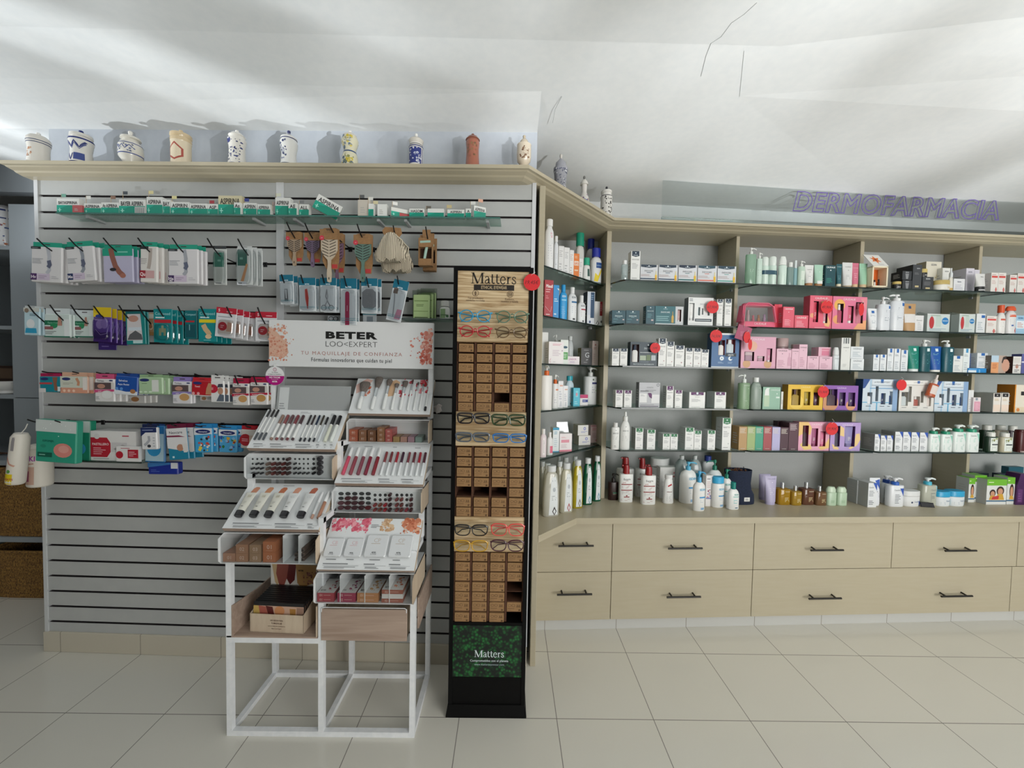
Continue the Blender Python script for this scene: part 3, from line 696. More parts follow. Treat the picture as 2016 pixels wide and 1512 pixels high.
# ---------------------------------------------------------------- counter and drawers
pa=onZ(1135,1020,zc);CFD=(pa-FR.o).dot(FR.n)
pb=Vector((EPX1+.001,onZ(1058,1055,zc).y,0));pe=FR.w(4.6,CFD);peb=FR.w(4.6,.204);pbb=FR.w(-.46,.204)
mb=MB();mb.prism([(pb.x,pb.y),(pa.x,pa.y),(pe.x,pe.y),(peb.x,peb.y),(pbb.x,pbb.y),(pb.x,pbb.y)],zc-.034,zc,m_lam,'z')
tag(mb.build('worktop'),'beige laminate worktop under the shelves, bottles standing on it','worktop')
DD=CFD+.018                                             # drawer fronts
zmid=FR.hit(1340,1123.5,DD)[1];zbot=FR.hit(1400,1216,DD)[1];ztop=zc-.036
s_=lambda x,y:FR.hit(x,y,DD)[0]
cols=[((Vector((EPX1+.003,0,0))-FR.o).x)/FR.t.x+DD*math.tan(FR.a),s_(1204,1120),s_(1482,1122),s_(1756,1085),s_(2003,1085)]
cu=empty('drawer_cabinet','beige run of drawers with black bar handles under the worktop','cabinet',FR.w(0,0,0),FR.a)
carc=MB();carc.box(cols[0]+.03,DD+.019,zbot+.004,4.55,DD+.48,ztop,m_lam2);carc.build('carcass',cu)
def handle(x,y,par):
 hs,hz=FR.hit(x,y,DD-.03);h=MB();w2=.096;k=M('#26231f',.45,.3)
 h.tube([(hs-w2,DD-.032,hz),(hs+w2,DD-.032,hz)],.0055,k,10)
 for q in(-.066,.066):h.tube([(hs+q,DD-.032,hz),(hs+q,DD+.001,hz+.004)],.0045,k,8)
 h.build('handle',par)
def drawer(s0,s1,z0,z1,*hs):
 g=.0016;mb=MB();mb.box(s0+g,DD,z0+g,s1-g,DD+.018,z1-g,m_lam,.0008);dr=mb.build('drawer',cu)
 for x,y in hs:handle(x,y,dr)
d5=s_(1989,1170)
drawer(cols[0],cols[1],zmid,ztop,(1134,1074.5));drawer(cols[0],cols[1],zbot,zmid,(1131,1170))
drawer(cols[1],cols[2],zmid,ztop,(1349,1079.5));drawer(cols[1],cols[2],zbot,zmid,(1346,1175))
drawer(cols[2],cols[3],zmid,ztop,(1628,1083));drawer(cols[3],cols[4],zmid,ztop,(1891,1084))
drawer(cols[2],d5,zbot,zmid,(1624,1178),(1883,1173.5));drawer(cols[4],4.5,zmid,ztop,(2160,1080));drawer(d5,4.5,zbot,zmid,(2160,1180))
mb=MB();mb.box(cols[0]+.02,DD+.025,0,4.5,DD+.05,zbot+.003,m_plinth);struct(mb.build('baseboard_cabinet',loc=FR.w(0,0,0),rz=FR.a))

# ---------------------------------------------------------------- acrylic sign above the long cornice
ad=-.085
a0,_=FR.hit(1303,427,ad);az1=FR.hit(1325,338,ad)[1]
root=empty('shop_sign','clear acrylic sign with purple outlined capitals above the long shelves','sign',FR.w(a0,ad,ZCT+.0005),FR.a)
sh_=az1-ZCT
mb=MB();mb.box(0,0,0,4.55-a0,.006,sh_,clear('#f6f8f8',.0,'acrylic_sheet',.03));mb.build('panel',root)
mb=MB();mb.box(0,-.006,0,4.55-a0,.012,.022,clear('#cfd8d6',.18,'acrylic_rail',.12));mb.build('rail',root)
sa,za=FR.hit(1560,414,ad);sb,zb=FR.hit(1966,432,ad);zt=FR.hit(1575,376,ad)[1]
cu_=bpy.data.curves.new('lettering','FONT');cu_.body='DERMOFARM\u00c0CIA';cu_.size=1;cu_.shear=.22;cu_.fill_mode='NONE';cu_.bevel_depth=.017;cu_.bevel_resolution=1;cu_.resolution_u=4;cu_.offset=.02;cu_.space_character=1.06
ob=bpy.data.objects.new('lettering',cu_);COL.objects.link(ob);ev=ob.evaluated_get(bpy.context.evaluated_depsgraph_get());me=ev.to_mesh()
vs=[v.co.copy()for v in me.vertices];fs=[tuple(p.vertices)for p in me.polygons];ev.to_mesh_clear();bpy.data.objects.remove(ob)
x0=min(v.x for v in vs);x1=max(v.x for v in vs);kx=(sb-sa)/(x1-x0);kz=(zt-za)/.729
mb=MB();mb.raw([(sa-a0+(v.x-x0)*kx,-.0015-v.z*.1,za-ZCT+v.y*kz)for v in vs],fs,M('#5b4a8f',.5));mb.build('lettering',root)

# ---------------------------------------------------------------- left: shelving in the shade beyond the partition
DU=Frame(-4.2,2.42,0)
x_end=onY(70,700,2.30).x
mg=M('#8f969b',.5)  # unit's grey lowered so the colour holds its shade
def rowz(px,py,Y):return onY(px,py,Y).z
YU=FS.w(XL,.44).y
xa=onY(24,700,YU).x;xb=FS.w(XL,.43).x-.002
zt_=rowz(45,402,YU);z1_=rowz(10,483,YU+.0);z2_=rowz(10,641,YU);z3_=rowz(10,778,YU);z4_=rowz(10,905,YU);z5_=rowz(30,1055,YU);z6_=rowz(30,1208,YU)
un=empty('shelf_unit','grey white shelf unit in shade left of the slatted wall','shelf unit',(xa,YU,0),0)
o=Vector((xa,YU,0))
def ub(name,x0,y0,z0,x1,y1,z1,m,b=.001):
 mb=MB();mb.box(x0-o.x,y0-o.y,z0,x1-o.x,y1-o.y,z1,m,b);return mb.build(name,un)
ub('door',xa,YU,z3_-.012,xb,YU+.02,zt_,mg);ub('side_panel',xa,YU,z4_,xb,YU+.02,z3_-.016,mg)
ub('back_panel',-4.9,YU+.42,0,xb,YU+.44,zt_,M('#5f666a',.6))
for z in(z1_,z2_,z3_):ub('shelf',-4.9,YU+.01,z-.022,xa,YU+.42,z,mg)
ub('shelf',-4.9,YU-.02,z4_-.03,xb,YU+.42,z4_,mg);ub('shelf',-4.9,YU-.02,z5_-.03,xb,YU+.42,z5_,mg)
ub('plinth',-4.9,YU,0.0,xb,YU+.42,z6_-.002,mg)
# bulkhead above; its dark grey stands in for shade
mb=MB();mb.box(-6.39,YU-.06,rowz(30,378,YU-.06),FS.w(XL,.40).x-.05,YU-.004,L0+.05,M('#54595c',.8));struct(mb.build('wall_bulkhead'))
m_wick=noise_mat('wicker','#4f3518','#a37a3c',(220,220,90),.7,3,.35,.65,.5)
def basket(x0,x1,z0,z1,y0,y1,label):
 root=empty('wicker_basket',label,'basket',((x0+x1)/2,y0,z0),0,'wicker baskets')
 ox=(x0+x1)/2;mb=MB();w2=(x1-x0)/2;H=z1-z0;D=y1-y0;rows=int(H/.012)
 def rg(z,k,i=0.):return[(x,y,z)for x,y,*_ in sring(w2*k-i,D/2*k-i,0,8,48,0,D/2)]
 rings=[]
 for j in range(rows+1):
  k=.93+.07*j/rows+(.008 if j%2 else 0);rings.append(rg(H*j/rows,k))
 mb.loft(rings,m_wick,False,True,False);mb.loft([rg(H,.99),rg(H,.94),rg(H*.1,.88)],m_wick,False,False,True);mb.build('woven_body',root)
 for z,k in((H,1.0),(.006,.95)):
  q=MB();pts=rg(z,k);q.tube([Vector(p)for p in pts]+[Vector(pts[0])],.009,m_wick,6);q.build('rim' if z>.02 else 'base_rim',root)
 for sx_ in(-1,1):
  q=MB();q.tube([(sx_*w2*.90,.012,.01),(sx_*w2*.97,.004,H)],.011,m_wick,6);q.build('corner_post',root)
xw=onY(80,1150,YU+.01).x
basket(-3.15,xb-.004,z6_+.001,rowz(30,1085,YU),YU-.012,YU+.36,'wicker basket on the lowest shelf left of the slatted wall')
basket(-3.15,xb-.004,z5_+.001,rowz(30,922,YU),YU-.012,YU+.36,'darker wicker basket on the shelf above the lowest basket')
def crock_left():
 p=onY(2,478,YU+.12);root=empty('ceramic_urn','large white urn painted blue and orange, on a shelf in shade at far left','urn',(p.x,YU+.14,z1_),0)
 H=rowz(2,412,YU+.14)-z1_;mb=MB();W=abs(onY(24,450,YU+.14).x-p.x)
 pr=[(.75,0),(.8,.04*H),(1,.35*H),(.98,.8*H),(.85,H)]
 mb.loft([sring(W*k,W*k,v,2,28)for k,v in pr],M('#d5d6d8',.2),True)
 deco(mb,Round(W,W,pr),2*W,H,[('r',0,.93,1,.97,'#26376f'),('r',0,.74,1,.77,'#26376f'),('r',0,.04,1,.07,'#26376f'),('o',.55,.45,.2,'#b5673a'),('o',.56,.46,.13,'#e0d7c4'),('n',.1,.12,.95,.7,26,.07,['#2d4a86','#2d4a86','#b5673a','#3c6a5a'],4)])
 mb.build('body',root);q=MB();q.lathe([(W*.84,H),(W*.6,H*1.06),(W*.1,H*1.1)],'#d5d6d8',seg=24);q.build('lid',root)
crock_left()
def mortar():
 p=onY(14,772,YU+.1);mb=MB();z=z3_+.001
 tag(MBbuild_mortar(p,z),'white ceramic mortar on a shelf in shade at far left','mortar')
def MBbuild_mortar(p,z):
 mb=MB();mb.lathe([(.035,0),(.04,.005),(.035,.02),(.06,.045),(.068,.075),(.06,.075),(.03,.03)],M('#d9d9d6',.3),seg=24);return mb.build('mortar',loc=(p.x,YU+.1,z))
mortar()
p=onY(12,740,YU+.3);mb=MB();mb.box(-.06,0,0,.06,.03,.17,'#3d2b25',.002)
deco(mb,Flat((-.06,0,0),(.12,0,0),(0,0,.17),(0,-1,0)),.12,.17,[('r',.15,.5,.85,.9,'#6a5646'),('l',.2,.15,.8,.4,3,'#7c6a5a')])
tag(mb.build('old_book',loc=(p.x,YU+.3,z3_+.001)),'dark brown book standing behind the white mortar, far left','book')
p=onY(8,893,YU+.1);mb=MB();mb.tube([(-.1,0,.012),(.0,.01,.012),(.11,.0,.012)],[.012,.006,.006],'#4a3428',8);mb.lathe([(.004,0),(.018,.008),(.02,.02),(.006,.03)],'#4a3428',-.11,0,10)
tag(mb.build('pestle',loc=(p.x,YU+.1,z4_+.001)),'dark wooden pestle lying on the shelf above the upper basket','pestle')
# ================================================================ goods on the long shelves
NV,TL,PU,GR='#1d3246','#0f4a58','#5a1f5c','#15713f'
WH,OW='#e6e7e5','#dcdcd8'
# ---- first bay, top shelf
shelf(FR,ZS[0],552,-.098,'goods on the top glass shelf')
P(1223,1236,513,'clear cosmetic bottle with white cap, left of the tall white navy-topped box','#dfe6e6',[('l',.2,.3,.8,.6,3,'#b8c4c6')],'square','#eceeee',.2,.6,mat=clear('#dce8e8',.12,'clear_bottle',.05,.25),name='clear_bottle')
B(1242,1260,494,'tall narrow white box with navy top label, left of five ampoule boxes on top shelf',WH,derm('ENDOCARE',v=.8))
def ampoule(stripe,tail,top=NV):
 return[('p',[(.02,.995),(.02,.86),(.5,.80),(.92,.86),(.92,.995)],top),('o',.48,.92,.035,'#dfe8ee'),('r',.34,.86,.62,.878,'#c9d4da'),('t','ENDOCARE',.48,.62,.10,'#77797d',.5),('r',.36,.50,.6,.53,stripe),('l',.02,.26,.7,.42,3,'#b09a98'),
 ('r',0,.1,.84,.17,stripe),('r',.84,.06,.95,.36,'#e8b422'),('p',[(.84,.36),(.95,.36),(.91,.44),(.91,.62),(.88,.62),(.88,.44)],'#e6d27a'),('r',.85,.1,.94,.2,tail)]
for x0,x1,yt,c,tl,tp,lb in((1261,1295,521,'#27415c','#c98f1a',NV,'first ampoule box in the row of five on top shelf, beside the tall white box'),(1297,1334,521.6,'#2f4a66','#d9a326',NV,'ampoule box with blue-grey stripe, second in the row of five on top shelf'),
 (1336,1372,522,'#1f6a6a','#c9d02a','#16293f','ampoule box with dark green stripe, middle of the row of five on top shelf'),(1374,1411,523,'#d8735f','#e8c52e','#1d4656','ampoule box with coral stripe, fourth in the row of five on top shelf'),(1413,1449,524,'#5fa79c','#dfc83a','#1c3d50','ampoule box with mint stripe, last of the row of five beside the upright')):
 B(x0,x1,yt,lb,'#d2d5da',ampoule(c,tl,tp),dp=.06,side='#e2e4e6',group='ampoule boxes on the top shelf')
# ---- second shelf
shelf(FR,ZS[1],637,-.095,'goods on the second glass shelf')
tealbox=[('o',.5,.9,.05,'#e6eef0'),('r',.3,.80,.7,.82,'#9fc0c6'),('t','ENDOCARE',.5,.58,.1,'#cfe0e2',.56),('r',.38,.47,.62,.5,'#8fb3ba'),('l',.1,.28,.6,.4,2,'#5f9099'),('l',.1,.1,.5,.18,1,'#5f9099'),('r',.78,.27,.9,.35,'#d9c2c0')]
B(1205,1231.5,611,'dark teal cube box, left one of a pair at the left end of second shelf',TL,tealbox,dp=.06)
B(1232.5,1259,611,'dark teal cube box, right one of a pair at the left end of second shelf',TL,tealbox,dp=.06)
B(1272,1289,602,'narrow dark teal box left of the teal ampoule gift box',TL,[('o',.5,.9,.06,'#e6eef0'),('t','ENDOCARE',.5,.72,.05,'#cfe0e2',.7),('l',.15,.35,.75,.6,4,'#5f9099'),('r',.6,.2,.85,.27,'#d9c2c0')])
G(1290,1345,603,'teal ampoule gift box with a pale grey right panel showing a small tube','#14606a',[('r',.72,.08,1,1,'#c9cccf'),('o',.36,.93,.025,'#e6eef0'),('r',.28,.84,.44,.86,'#9fc0c6'),('t','ENDOCARE',.36,.68,.085,'#d9e6e8',.32),('l',.04,.2,.5,.5,3,'#8fb9bd'),('r',0,0,1,.07,'#e4e8ea'),('p',[(.58,.12),(.66,.12),(.66,.45),(.63,.55),(.63,.72),(.61,.72),(.61,.55),(.58,.45)],'#c9a44e')],[('tube',.80,.93,.2,.84,'#c9a3a0','#e6e6e6')],side=TL)
G(1355,1404,586,'white window gift box with grey print, partly under the 67.90 tag','#e4e6e6',[('l',.04,.86,.22,.97,2,'#4d5a66'),('t','ENDOCARE',.64,.77,.06,'#a8adb2',.34),('r',.28,.15,.95,.25,'#39454f'),('r',.32,.19,.9,.21,'#cfd6da'),('l',.05,.05,.9,.1,1,'#c2c6c8')],
 [('tube',.04,.25,.18,.8,'#f0f0ee','#e0e0de'),('pipette',.40,.48,.37,.66,'#6f8a92',''),('pipette',.55,.61,.40,.62,'#bcc7cb',''),('pipette',.78,.86,.37,.62,'#8a9aa2','')],side='#6e7276',win='#d6dadb')
TAG(1403,604.4,12,'67,90\u20ac','round red price tag reading 67,90 on second shelf',d=-.115)
B(1411.6,1423,589,'slim white box with navy label, just right of the 67,90 tag',WH,derm('ENDOCARE',v=.86))
B(1427,1440,588,'slim white box with navy label, beside the upright on second shelf',WH,derm('ENDOCARE',v=.83))
# ---- third shelf
shelf(FR,ZS[2],721,-.095,'goods on the third glass shelf')
B(1205,1219,686,'small white box with navy label, far left of third shelf',WH,derm('ENDOCARE'))
B(1221,1235,686,'small white box with navy label, left of the navy protocol kit',WH,derm('ENDOCARE'))
G(1241,1294,673.5,'navy kit box with white lettering and a white box in its window','#16323f',[('o',.66,.88,.03,'#dfe8ee'),('t','ENDOCARE',.68,.74,.08,'#b9c6cc',.34),('r',.36,.56,.95,.58,'#cfd6da'),('t','PROTOCOLO REAFIRMANTE',.5,.08,.05,'#cfdade',.84),('r',.36,.24,.58,.44,'#a9b7a2'),('r',.6,.24,.76,.47,'#6c7f5c'),('r',.78,.24,.94,.46,'#b9c3c9'),('l',.36,.16,.94,.2,1,'#8fa0a8')],
 [('box',.05,.32,.16,.9,'#e6e6e4','#16293f')])
TAG(1290,685,10,'50\u20ac','round red price tag hanging on the navy kit box',d=-.118)
for x0,x1,yt,lb in((1296.5,1311.5,666,'tallest white box with navy label on third shelf, right of the navy kit'),(1312.5,1327,672.4,'white box with navy label, second tallest on third shelf'),(1329,1347,680,'wide white box with navy label in the middle of third shelf'),
 (1350,1364,685,'white box with navy label, left of two equal ones on third shelf'),(1365.5,1380,685.5,'white box with navy label, right of two equal ones on third shelf'),(1381,1395,688,'short white box with navy label beside the blue day and night gift box')):
 B(x0,x1,yt,lb,WH,derm('ENDOCARE',low='#b58e94'),group='navy topped boxes on the third shelf')
G(1401,1455,656,'blue gift box with two items in its window, sun and moon badges below','#2a5f92',[('r',0,.95,1,1,'#e2e6ea'),('r',0,0,1,.035,'#dfe4e8'),('o',.38,.27,.075,'#e6ecf0'),('o',.38,.27,.025,'#6f8fae'),('o',.69,.27,.075,'#e6ecf0'),('o',.72,.285,.045,'#2a5f92'),('l',.24,.12,.5,.18,2,'#9fbad2'),('l',.6,.12,.85,.18,2,'#9fbad2'),('r',.5,.33,.9,.42,'#28323b'),('t','GRATIS',.7,.375,.05,'#d9dee2',.2)],
 [('box',.24,.48,.36,.80,'#e8e4e0','#1d3246'),('bottle',.52,.86,.43,.83,'#c9d4da','#e9edf0')],side='#123a5e',win='#7d3c48')
TAG(1410,661.6,12,'74,50\u20ac','round red price tag hanging on the blue day and night gift box',d=-.118)
# ---- fourth shelf
shelf(FR,ZS[3],803,-.092,'goods on the fourth glass shelf')
for x0,x1,yt,lb in((1212,1226,768,'small white box with purple label, left of a pair on fourth shelf'),(1229,1243.6,768.5,'small white box with purple label, right of a pair on fourth shelf'),(1312,1325.6,760,'tall white box with purple label, right of the grey kit box'),(1329,1343,768,'white box with purple label next to the tall one, fourth shelf'),
 (1357,1388,772,'wide white box with purple label and long grey side, fourth shelf'),(1407,1429,772,'medium white box with purple label beside the upright, fourth shelf')):
 B(x0,x1,yt,lb,WH,derm('NEORETIN',PU,.79),dp=.09 if x1-x0>20 else .05,side='#c2c6c6' if x1-x0>20 else WH,group='purple topped boxes on the fourth shelf')
B(1258,1299,753,'grey kit box with a purple wedge in the middle, fourth shelf','#b4b6bb',[('t','NEORETIN',.52,.8,.06,'#8b8d92',.3),('o',.9,.9,.07,'#6d7076'),('o',.9,.9,.05,'#b4b6bb'),('r',.06,.64,.45,.67,'#5a5d62'),('l',.3,.62,.95,.72,2,'#7d7f84'),('r',.02,.2,.38,.56,'#e4e5e6'),('r',.6,.18,.98,.52,'#e4e5e6'),('p',[(.42,.58),(.58,.58),(.62,.52),(.62,.36),(.5,.42)],PU),('l',.08,.45,.3,.52,2,'#a8aaad'),('r',.06,.04,.94,.065,'#3f2a4c'),('l',.08,.1,.92,.14,1,'#7d7f84')],side='#75787c')
# ---- lowest shelf
shelf(FR,ZS[4],887,-.09,'goods on the lowest glass shelf')
P(1203,1219,832,'short white bottle with grey cap ring, far left of lowest shelf',WH,[('o',.5,.85,.06,'#9a9c9e'),('t','BIRETIX',.5,.72,.06,'#8f9193',.7),('l',.15,.45,.75,.6,3,'#77797b'),('l',.3,.1,.6,.2,2,'#9a9c9e')],'cyl','#e4e4e2',.15,.55,n=2.2)
P(1221,1240,810.6,'tall white spray bottle on the lowest shelf, second from the corner',WH,[('t','BIRETIX',.5,.66,.05,'#8f9193',.6),('o',.5,.8,.05,'#9a9c9e'),('l',.2,.3,.8,.5,4,'#9a9c9e')],'round','#e9eae8',.24,.5,'nozzle',n=2)
for x0,x1,yt,lb in((1251,1266,843,'white box with green label, first right of the tall spray bottle'),(1274,1290,846,'white box with green label standing alone, second right of the tall spray bottle'),(1305,1319,854,'short white box with green label, left of a touching pair'),(1320,1334,854.5,'short white box with green label, right of a touching pair'),
 (1349,1366,842,'white box with green label, taller of two touching boxes'),(1366.8,1381,848,'white box with green label, shorter of two touching boxes'),(1393,1408,847.5,'white box with green label standing left of the tallest green labelled box'),(1422,1439,823,'tallest white box with green label, next to the row of coloured boxes')):
 B(x0,x1,yt,lb,WH,derm('BIRETIX',GR,.8,'#b9bcbe'),dp=.07,side='#c9cccb',group='green topped boxes on the lowest shelf')
# ---- counter
shelf(FR,zc,990,-.15,'bottles standing on the worktop')
red='#8f1418'
euc=[('t','Eucerin',.5,.82,.07,'#3f3f45',.5),('r',.4,.76,.6,.77,'#8f1418'),('t','pH5',.3,.70,.05,'#c0888a',.3),('r',.1,.62,.9,.65,red),('l',.15,.5,.8,.6,3,'#b98b8c'),('r',.1,.42,.9,.45,red),('l',.15,.29,.8,.4,3,'#b5b0b0'),('r',.3,.18,.7,.21,red),('o',.5,.24,.05,red),('l',.1,.06,.9,.14,2,'#c0a8a8')]
P(1214,1247,900,'white lotion bottle with dark red pump, behind the leftmost front one',WH,euc,'square',red,.27,.36,'flip',n=3.2,ar=.5,d=.02)
P(1250,1277,901.5,'white lotion bottle with dark red pump, behind to the right of the leftmost pair',WH,euc,'square',red,.27,.36,'flip',n=3.2,ar=.5,d=.05)
P(1264,1287,914.6,'white lotion bottle with dark red pump, directly behind the second front one',WH,euc,'square',red,.27,.36,'flip',n=3.2,ar=.5,d=-.045)
P(1199,1219,933,'dark brown pump bottle, leftmost on the long worktop','#2b1512',[('t','hello',.62,.42,.1,'#2f8f6a',.4),('l',.4,.3,.85,.38,2,'#8a7a70')],'square','#17100f',.32,.38,'pump',yb=985,n=3,nd=1)
P(1221,1248,916.5,'white lotion bottle with dark red pump, leftmost front one',WH,euc,'square',red,.23,.42,'flip',n=3.2,ar=.5,yb=989.5)
P(1265,1293,920,'white lotion bottle with dark red pump, second front one',WH,euc,'square',red,.22,.42,'flip',n=3.2,ar=.5,yb=994)
J(1280,1316,901,'large grey white dispenser jar at the back, behind the big white carton','#cfd3d3','#dcdedd',[('o',.5,.5,.1,'#9aa')],lf=.22,d=.085)
q=P(1291,1306,901,'small white pump standing above the grey dispenser jar, at the back','#d6d9d9',[],'soft','#e2e4e4',.45,.5,'pump',d=.14,nd=1)
B(1299,1334,920,'large plain white carton with black and red word, behind the slim white bottle','#dcdcda',[('t','seba',.42,.72,.075,'#3a3a3c',.35,.03),('t','med',.76,.72,.075,'#a02030',.3,.03),('o',.78,.82,.05,'#c9888c'),('l',.1,.5,.9,.55,2,'#b9b9b7'),('l',.1,.2,.7,.4,4,'#c6c6c4')],dp=.05,yb=981)
P(1308,1329,936,'slim white bottle with red swoosh in front of the large white carton',WH,[('p',[(.32,.72),(.75,.80),(.8,.74),(.55,.70),(.34,.66)],'#b3202c'),('t','sebamed',.5,.48,.05,'#7a2a34',.6),('l',.25,.1,.75,.4,7,'#b5b7b6')],'waist','#e2e3e2',.12,.7,'cap',yb=992,n=2.4)
for x0,x1,lb in((1328,1354,'clear jug with wide teal label at the back, left of two'),(1355,1379,'clear jug with wide teal label at the back, right of two')):
 P(x0,x1,896.5,lb,'#c6d2d2',[('r',.18,.52,.98,.68,'#2388a3'),('r',.18,.06,.98,.4,'#2388a3'),('l',.3,.42,.9,.5,2,'#e6eef0')],'round','#d2d6d6',.09,.3,'cap',n=3,d=.0,mat=clear('#cdd8d8',.1,'cloudy_jug',.15,.5),ar=.8,name='jug')
P(1380,1404,897,'white bottle with deep blue cap at the back, behind the round green pump bottle','#d5d8d9',[('l',.2,.2,.8,.5,4,'#b9bcbd')],'square','#2c3f8f',.13,.5,'cap',n=3,d=.06)
isd=lambda c='#3f93c9':[('t','ISDIN',.68,.76,.075,'#4aa6cc',.5,.03),('l',.5,.56,.9,.66,2,'#a9bcc6'),('r',.42,.46,.98,.51,c),('l',.5,.3,.9,.42,3,'#b5c4cc'),('r',.55,.06,.85,.085,c),('r',.55,.10,.85,.125,c)]
P(1343,1375,911,'large white cylinder lotion with light blue pump, behind the frontmost bottle',WH,isd(),'soft','#5fb4d8',.2,.3,'pump',yb=992,n=2,nd=1)
B(1389.5,1403,936,'white carton with small pink figures, right of the frontmost blue pump bottle','#e2e0df',[('l',.15,.86,.85,.92,1,'#55585c'),('n',.15,.25,.85,.55,16,.14,['#d98a94','#8f3a5c','#c9b0b8','#6a6ea8'],7),('r',.08,.24,.9,.29,'#7b86b9'),('l',.15,.6,.8,.82,4,'#d2b9b7')],yb=997)
P(1368,1391.5,929,'white cylinder lotion with light blue pump, frontmost bottle on the worktop',WH,isd(),'soft','#4fa9d8',.28,.34,'pump',yb=1007,n=2,nd=1)
P(1390,1422,905,'round shouldered white bottle with dark green pump, at the back','#d3d9d9',[('t','ISDIN',.72,.62,.07,'#2f9a94',.4,.03),('l',.55,.3,.9,.5,3,'#a5c4c2')],'round','#1f7a63',.24,.24,'pump',d=-.07,n=2,nd=-1)
P(1424,1443,925,'white bottle with green pump, between blue-capped and teal-capped bottles',WH,[('t','ISDIN',.5,.78,.07,'#2f9a94',.55,.03),('r',.2,.5,.8,.53,'#58b4ae'),('l',.2,.2,.8,.45,5,'#8fc9c6')],'soft','#178068',.26,.34,'pump',yb=994,n=2)
P(1405,1429.6,940,'white cylinder with transparent light blue cap, right of the pink figure carton',WH,isd(),'cyl','#3aa8d6',.2,.9,'wide',yb=1000,n=2)
P(1436,1458,951,'short white bottle with teal cap, in front of the navy pouch',WH,[('t','ISDIN',.66,.74,.07,'#2f9a94',.45,.03),('r',.35,.62,.9,.65,'#58b4ae'),('l',.4,.3,.9,.5,3,'#6cbcc0'),('r',.55,.08,.8,.12,'#1f5f7a')],'round','#12837a',.24,.42,'cap',yb=1004,n=2.6)
# navy pouch holding a heap of brown dried pieces
s,d,z,W,H=place(1440,1496,929,996);rt=empty('fabric_pouch','navy fabric pouch with white paper tag, full of brown curls, on the worktop','pouch',FR.w(s,d+.062,z),FR.a,'bottles standing on the worktop')
mb=MB();a=W/2;nv=noise_mat('navy_cloth','#131c30','#1c2740',(180,180,180),.9,3)
mb.loft([sring(a*k,.045*k2,H*v,2.6,30,ox)for k,k2,v,ox in((1,1,0,.0),(1.02,1.02,.08,0),(.98,1,.28,0),(.88,.92,.42,-.008),(.84,.9,.6,-.01),(.88,.95,.85,-.01),(.92,1,1,-.012),(.86,.92,.99,-.012),(.8,.85,.84,-.012))],nv,True);mb.build('bag',rt)
q=MB();rnd=random.Random(5)
for i in range(60):
 x,y=rnd.uniform(-.7,.7)*a-.012,rnd.uniform(-.7,.7)*.045;zt_p=H*rnd.uniform(.86,.97);r=.006
 q.tube([(x+r*cos(t),y+r*.6*sin(t),zt_p+.002*t*rnd.uniform(.3,1))for t in[rnd.uniform(0,6)+k*.7 for k in range(5)]],.0012,rnd.choice(['#8a5a2f','#6a3f20','#a36b3c']),4)
o=q.build('dried_curls',rt);o['kind']='stuff'
q=MB();q.box(-.0,0,0,.036,.0008,.024,'#e2e2de');deco(q,Flat((0,0,0),(.036,0,0),(0,0,.024),(0,-1,0)),.036,.024,[('l',.2,.2,.8,.8,2,'#55585c')]);q.build('paper_tag',rt,loc=(.004,-.0475,.022),rz=.05)
q=MB();q.tube([(a*.35,0,H*.93),(a*.2,-.01,H*1.05),(a*.1,-.02,H*1.1)],.002,'#10141f',5);q.build('drawstring',rt)

# ---- second bay, top shelf
shelf(FR,ZS[0],560,-.097,'goods on the top glass shelf')
mint='#b9d3c4'
P(1467.7,1487.7,488,'tall pale green gel bottle with white pump, left end of second bay top shelf','#a9c9b4',[('l',.3,.4,.7,.5,2,'#d9e6dc')],'square','#e6e8e4',.18,.3,'pump',mat=clear('#b4d6c0',.08,'green_gel',.1,.45),n=2)
P(1489,1500,497.7,'slim pale green bottle with white pump, second in the row on top shelf','#c3d8cc',[('l',.2,.3,.8,.6,3,'#8fa99b')],'square','#e6e8e4',.18,.4,'pump',n=2)
s,d,z,W,H=place(1500.5,1531.5,504);rt=empty('foam_bottle_pair','pair of mint foam bottles wrapped together with a dark blue band','bottle pair',FR.w(s,d+.02,z),FR.a,CT.group)
for sx_,hh in((-1,.97),(1,1)):
 for nm,c,z0,z1,k in(('bottle','#cfe2d8',0,.68,1),('cap','#dfe8e2',.68,1,.92)):
  mb=MB();r=W/4*k;mb.loft([sring(r*.95,r*.95,H*hh*z0,2,20,sx_*W/4),sring(r,r,H*hh*(z0+.02),2,20,sx_*W/4),sring(r,r,H*hh*(z1-.04),2,20,sx_*W/4),sring(r*(.8 if nm=='cap' else 1),r*(.8 if nm=='cap' else 1),H*hh*z1,2,20,sx_*W/4)],M(c,.3),True)
  if nm=='bottle':deco(mb,Round(r,r,[(1,0),(1,H*hh*.68)],2,sx_*W/4),2*r,H*.68,[('l',.2,.1,.8,.45,5,'#7fa390')])
  mb.build(nm,rt)
mb=MB();mb.loft([sring(W/2+.001,W/4+.001,H*v,3.2,28)for v in(.36,.50)],M('#1d4a5c',.5),True,False,False);mb.build('band',rt)
P(1532.7,1548,505,'mint foam bottle with white dome cap, right of the banded pair','#cfe2d8',[('l',.2,.1,.8,.6,7,'#7fa390')],'cyl','#e2e6e2',.3,.9,'dome',n=2)
P(1549,1561.5,517,'translucent grey green bottle with white cap, behind the banded pair to the right','#9fb7b2',[],'square','#e3e5e2',.2,.6,'cap',mat=clear('#a5bfba',.08,'grey_gel',.1,.5))
P(1562,1569,513,'narrow teal bottle with clear cap next to the translucent grey one','#7fa6ab',[],'square','#d3dcdc',.3,.7,'cap')
P(1570,1584,514,'small pale green pump bottle, left of the two white and mint tubes','#b9cfbf',[('r',.3,.3,.95,.75,'#d6e2d6'),('l',.4,.35,.9,.7,4,'#8aa393')],'square','#e6e8e4',.22,.4,'pump',n=2)
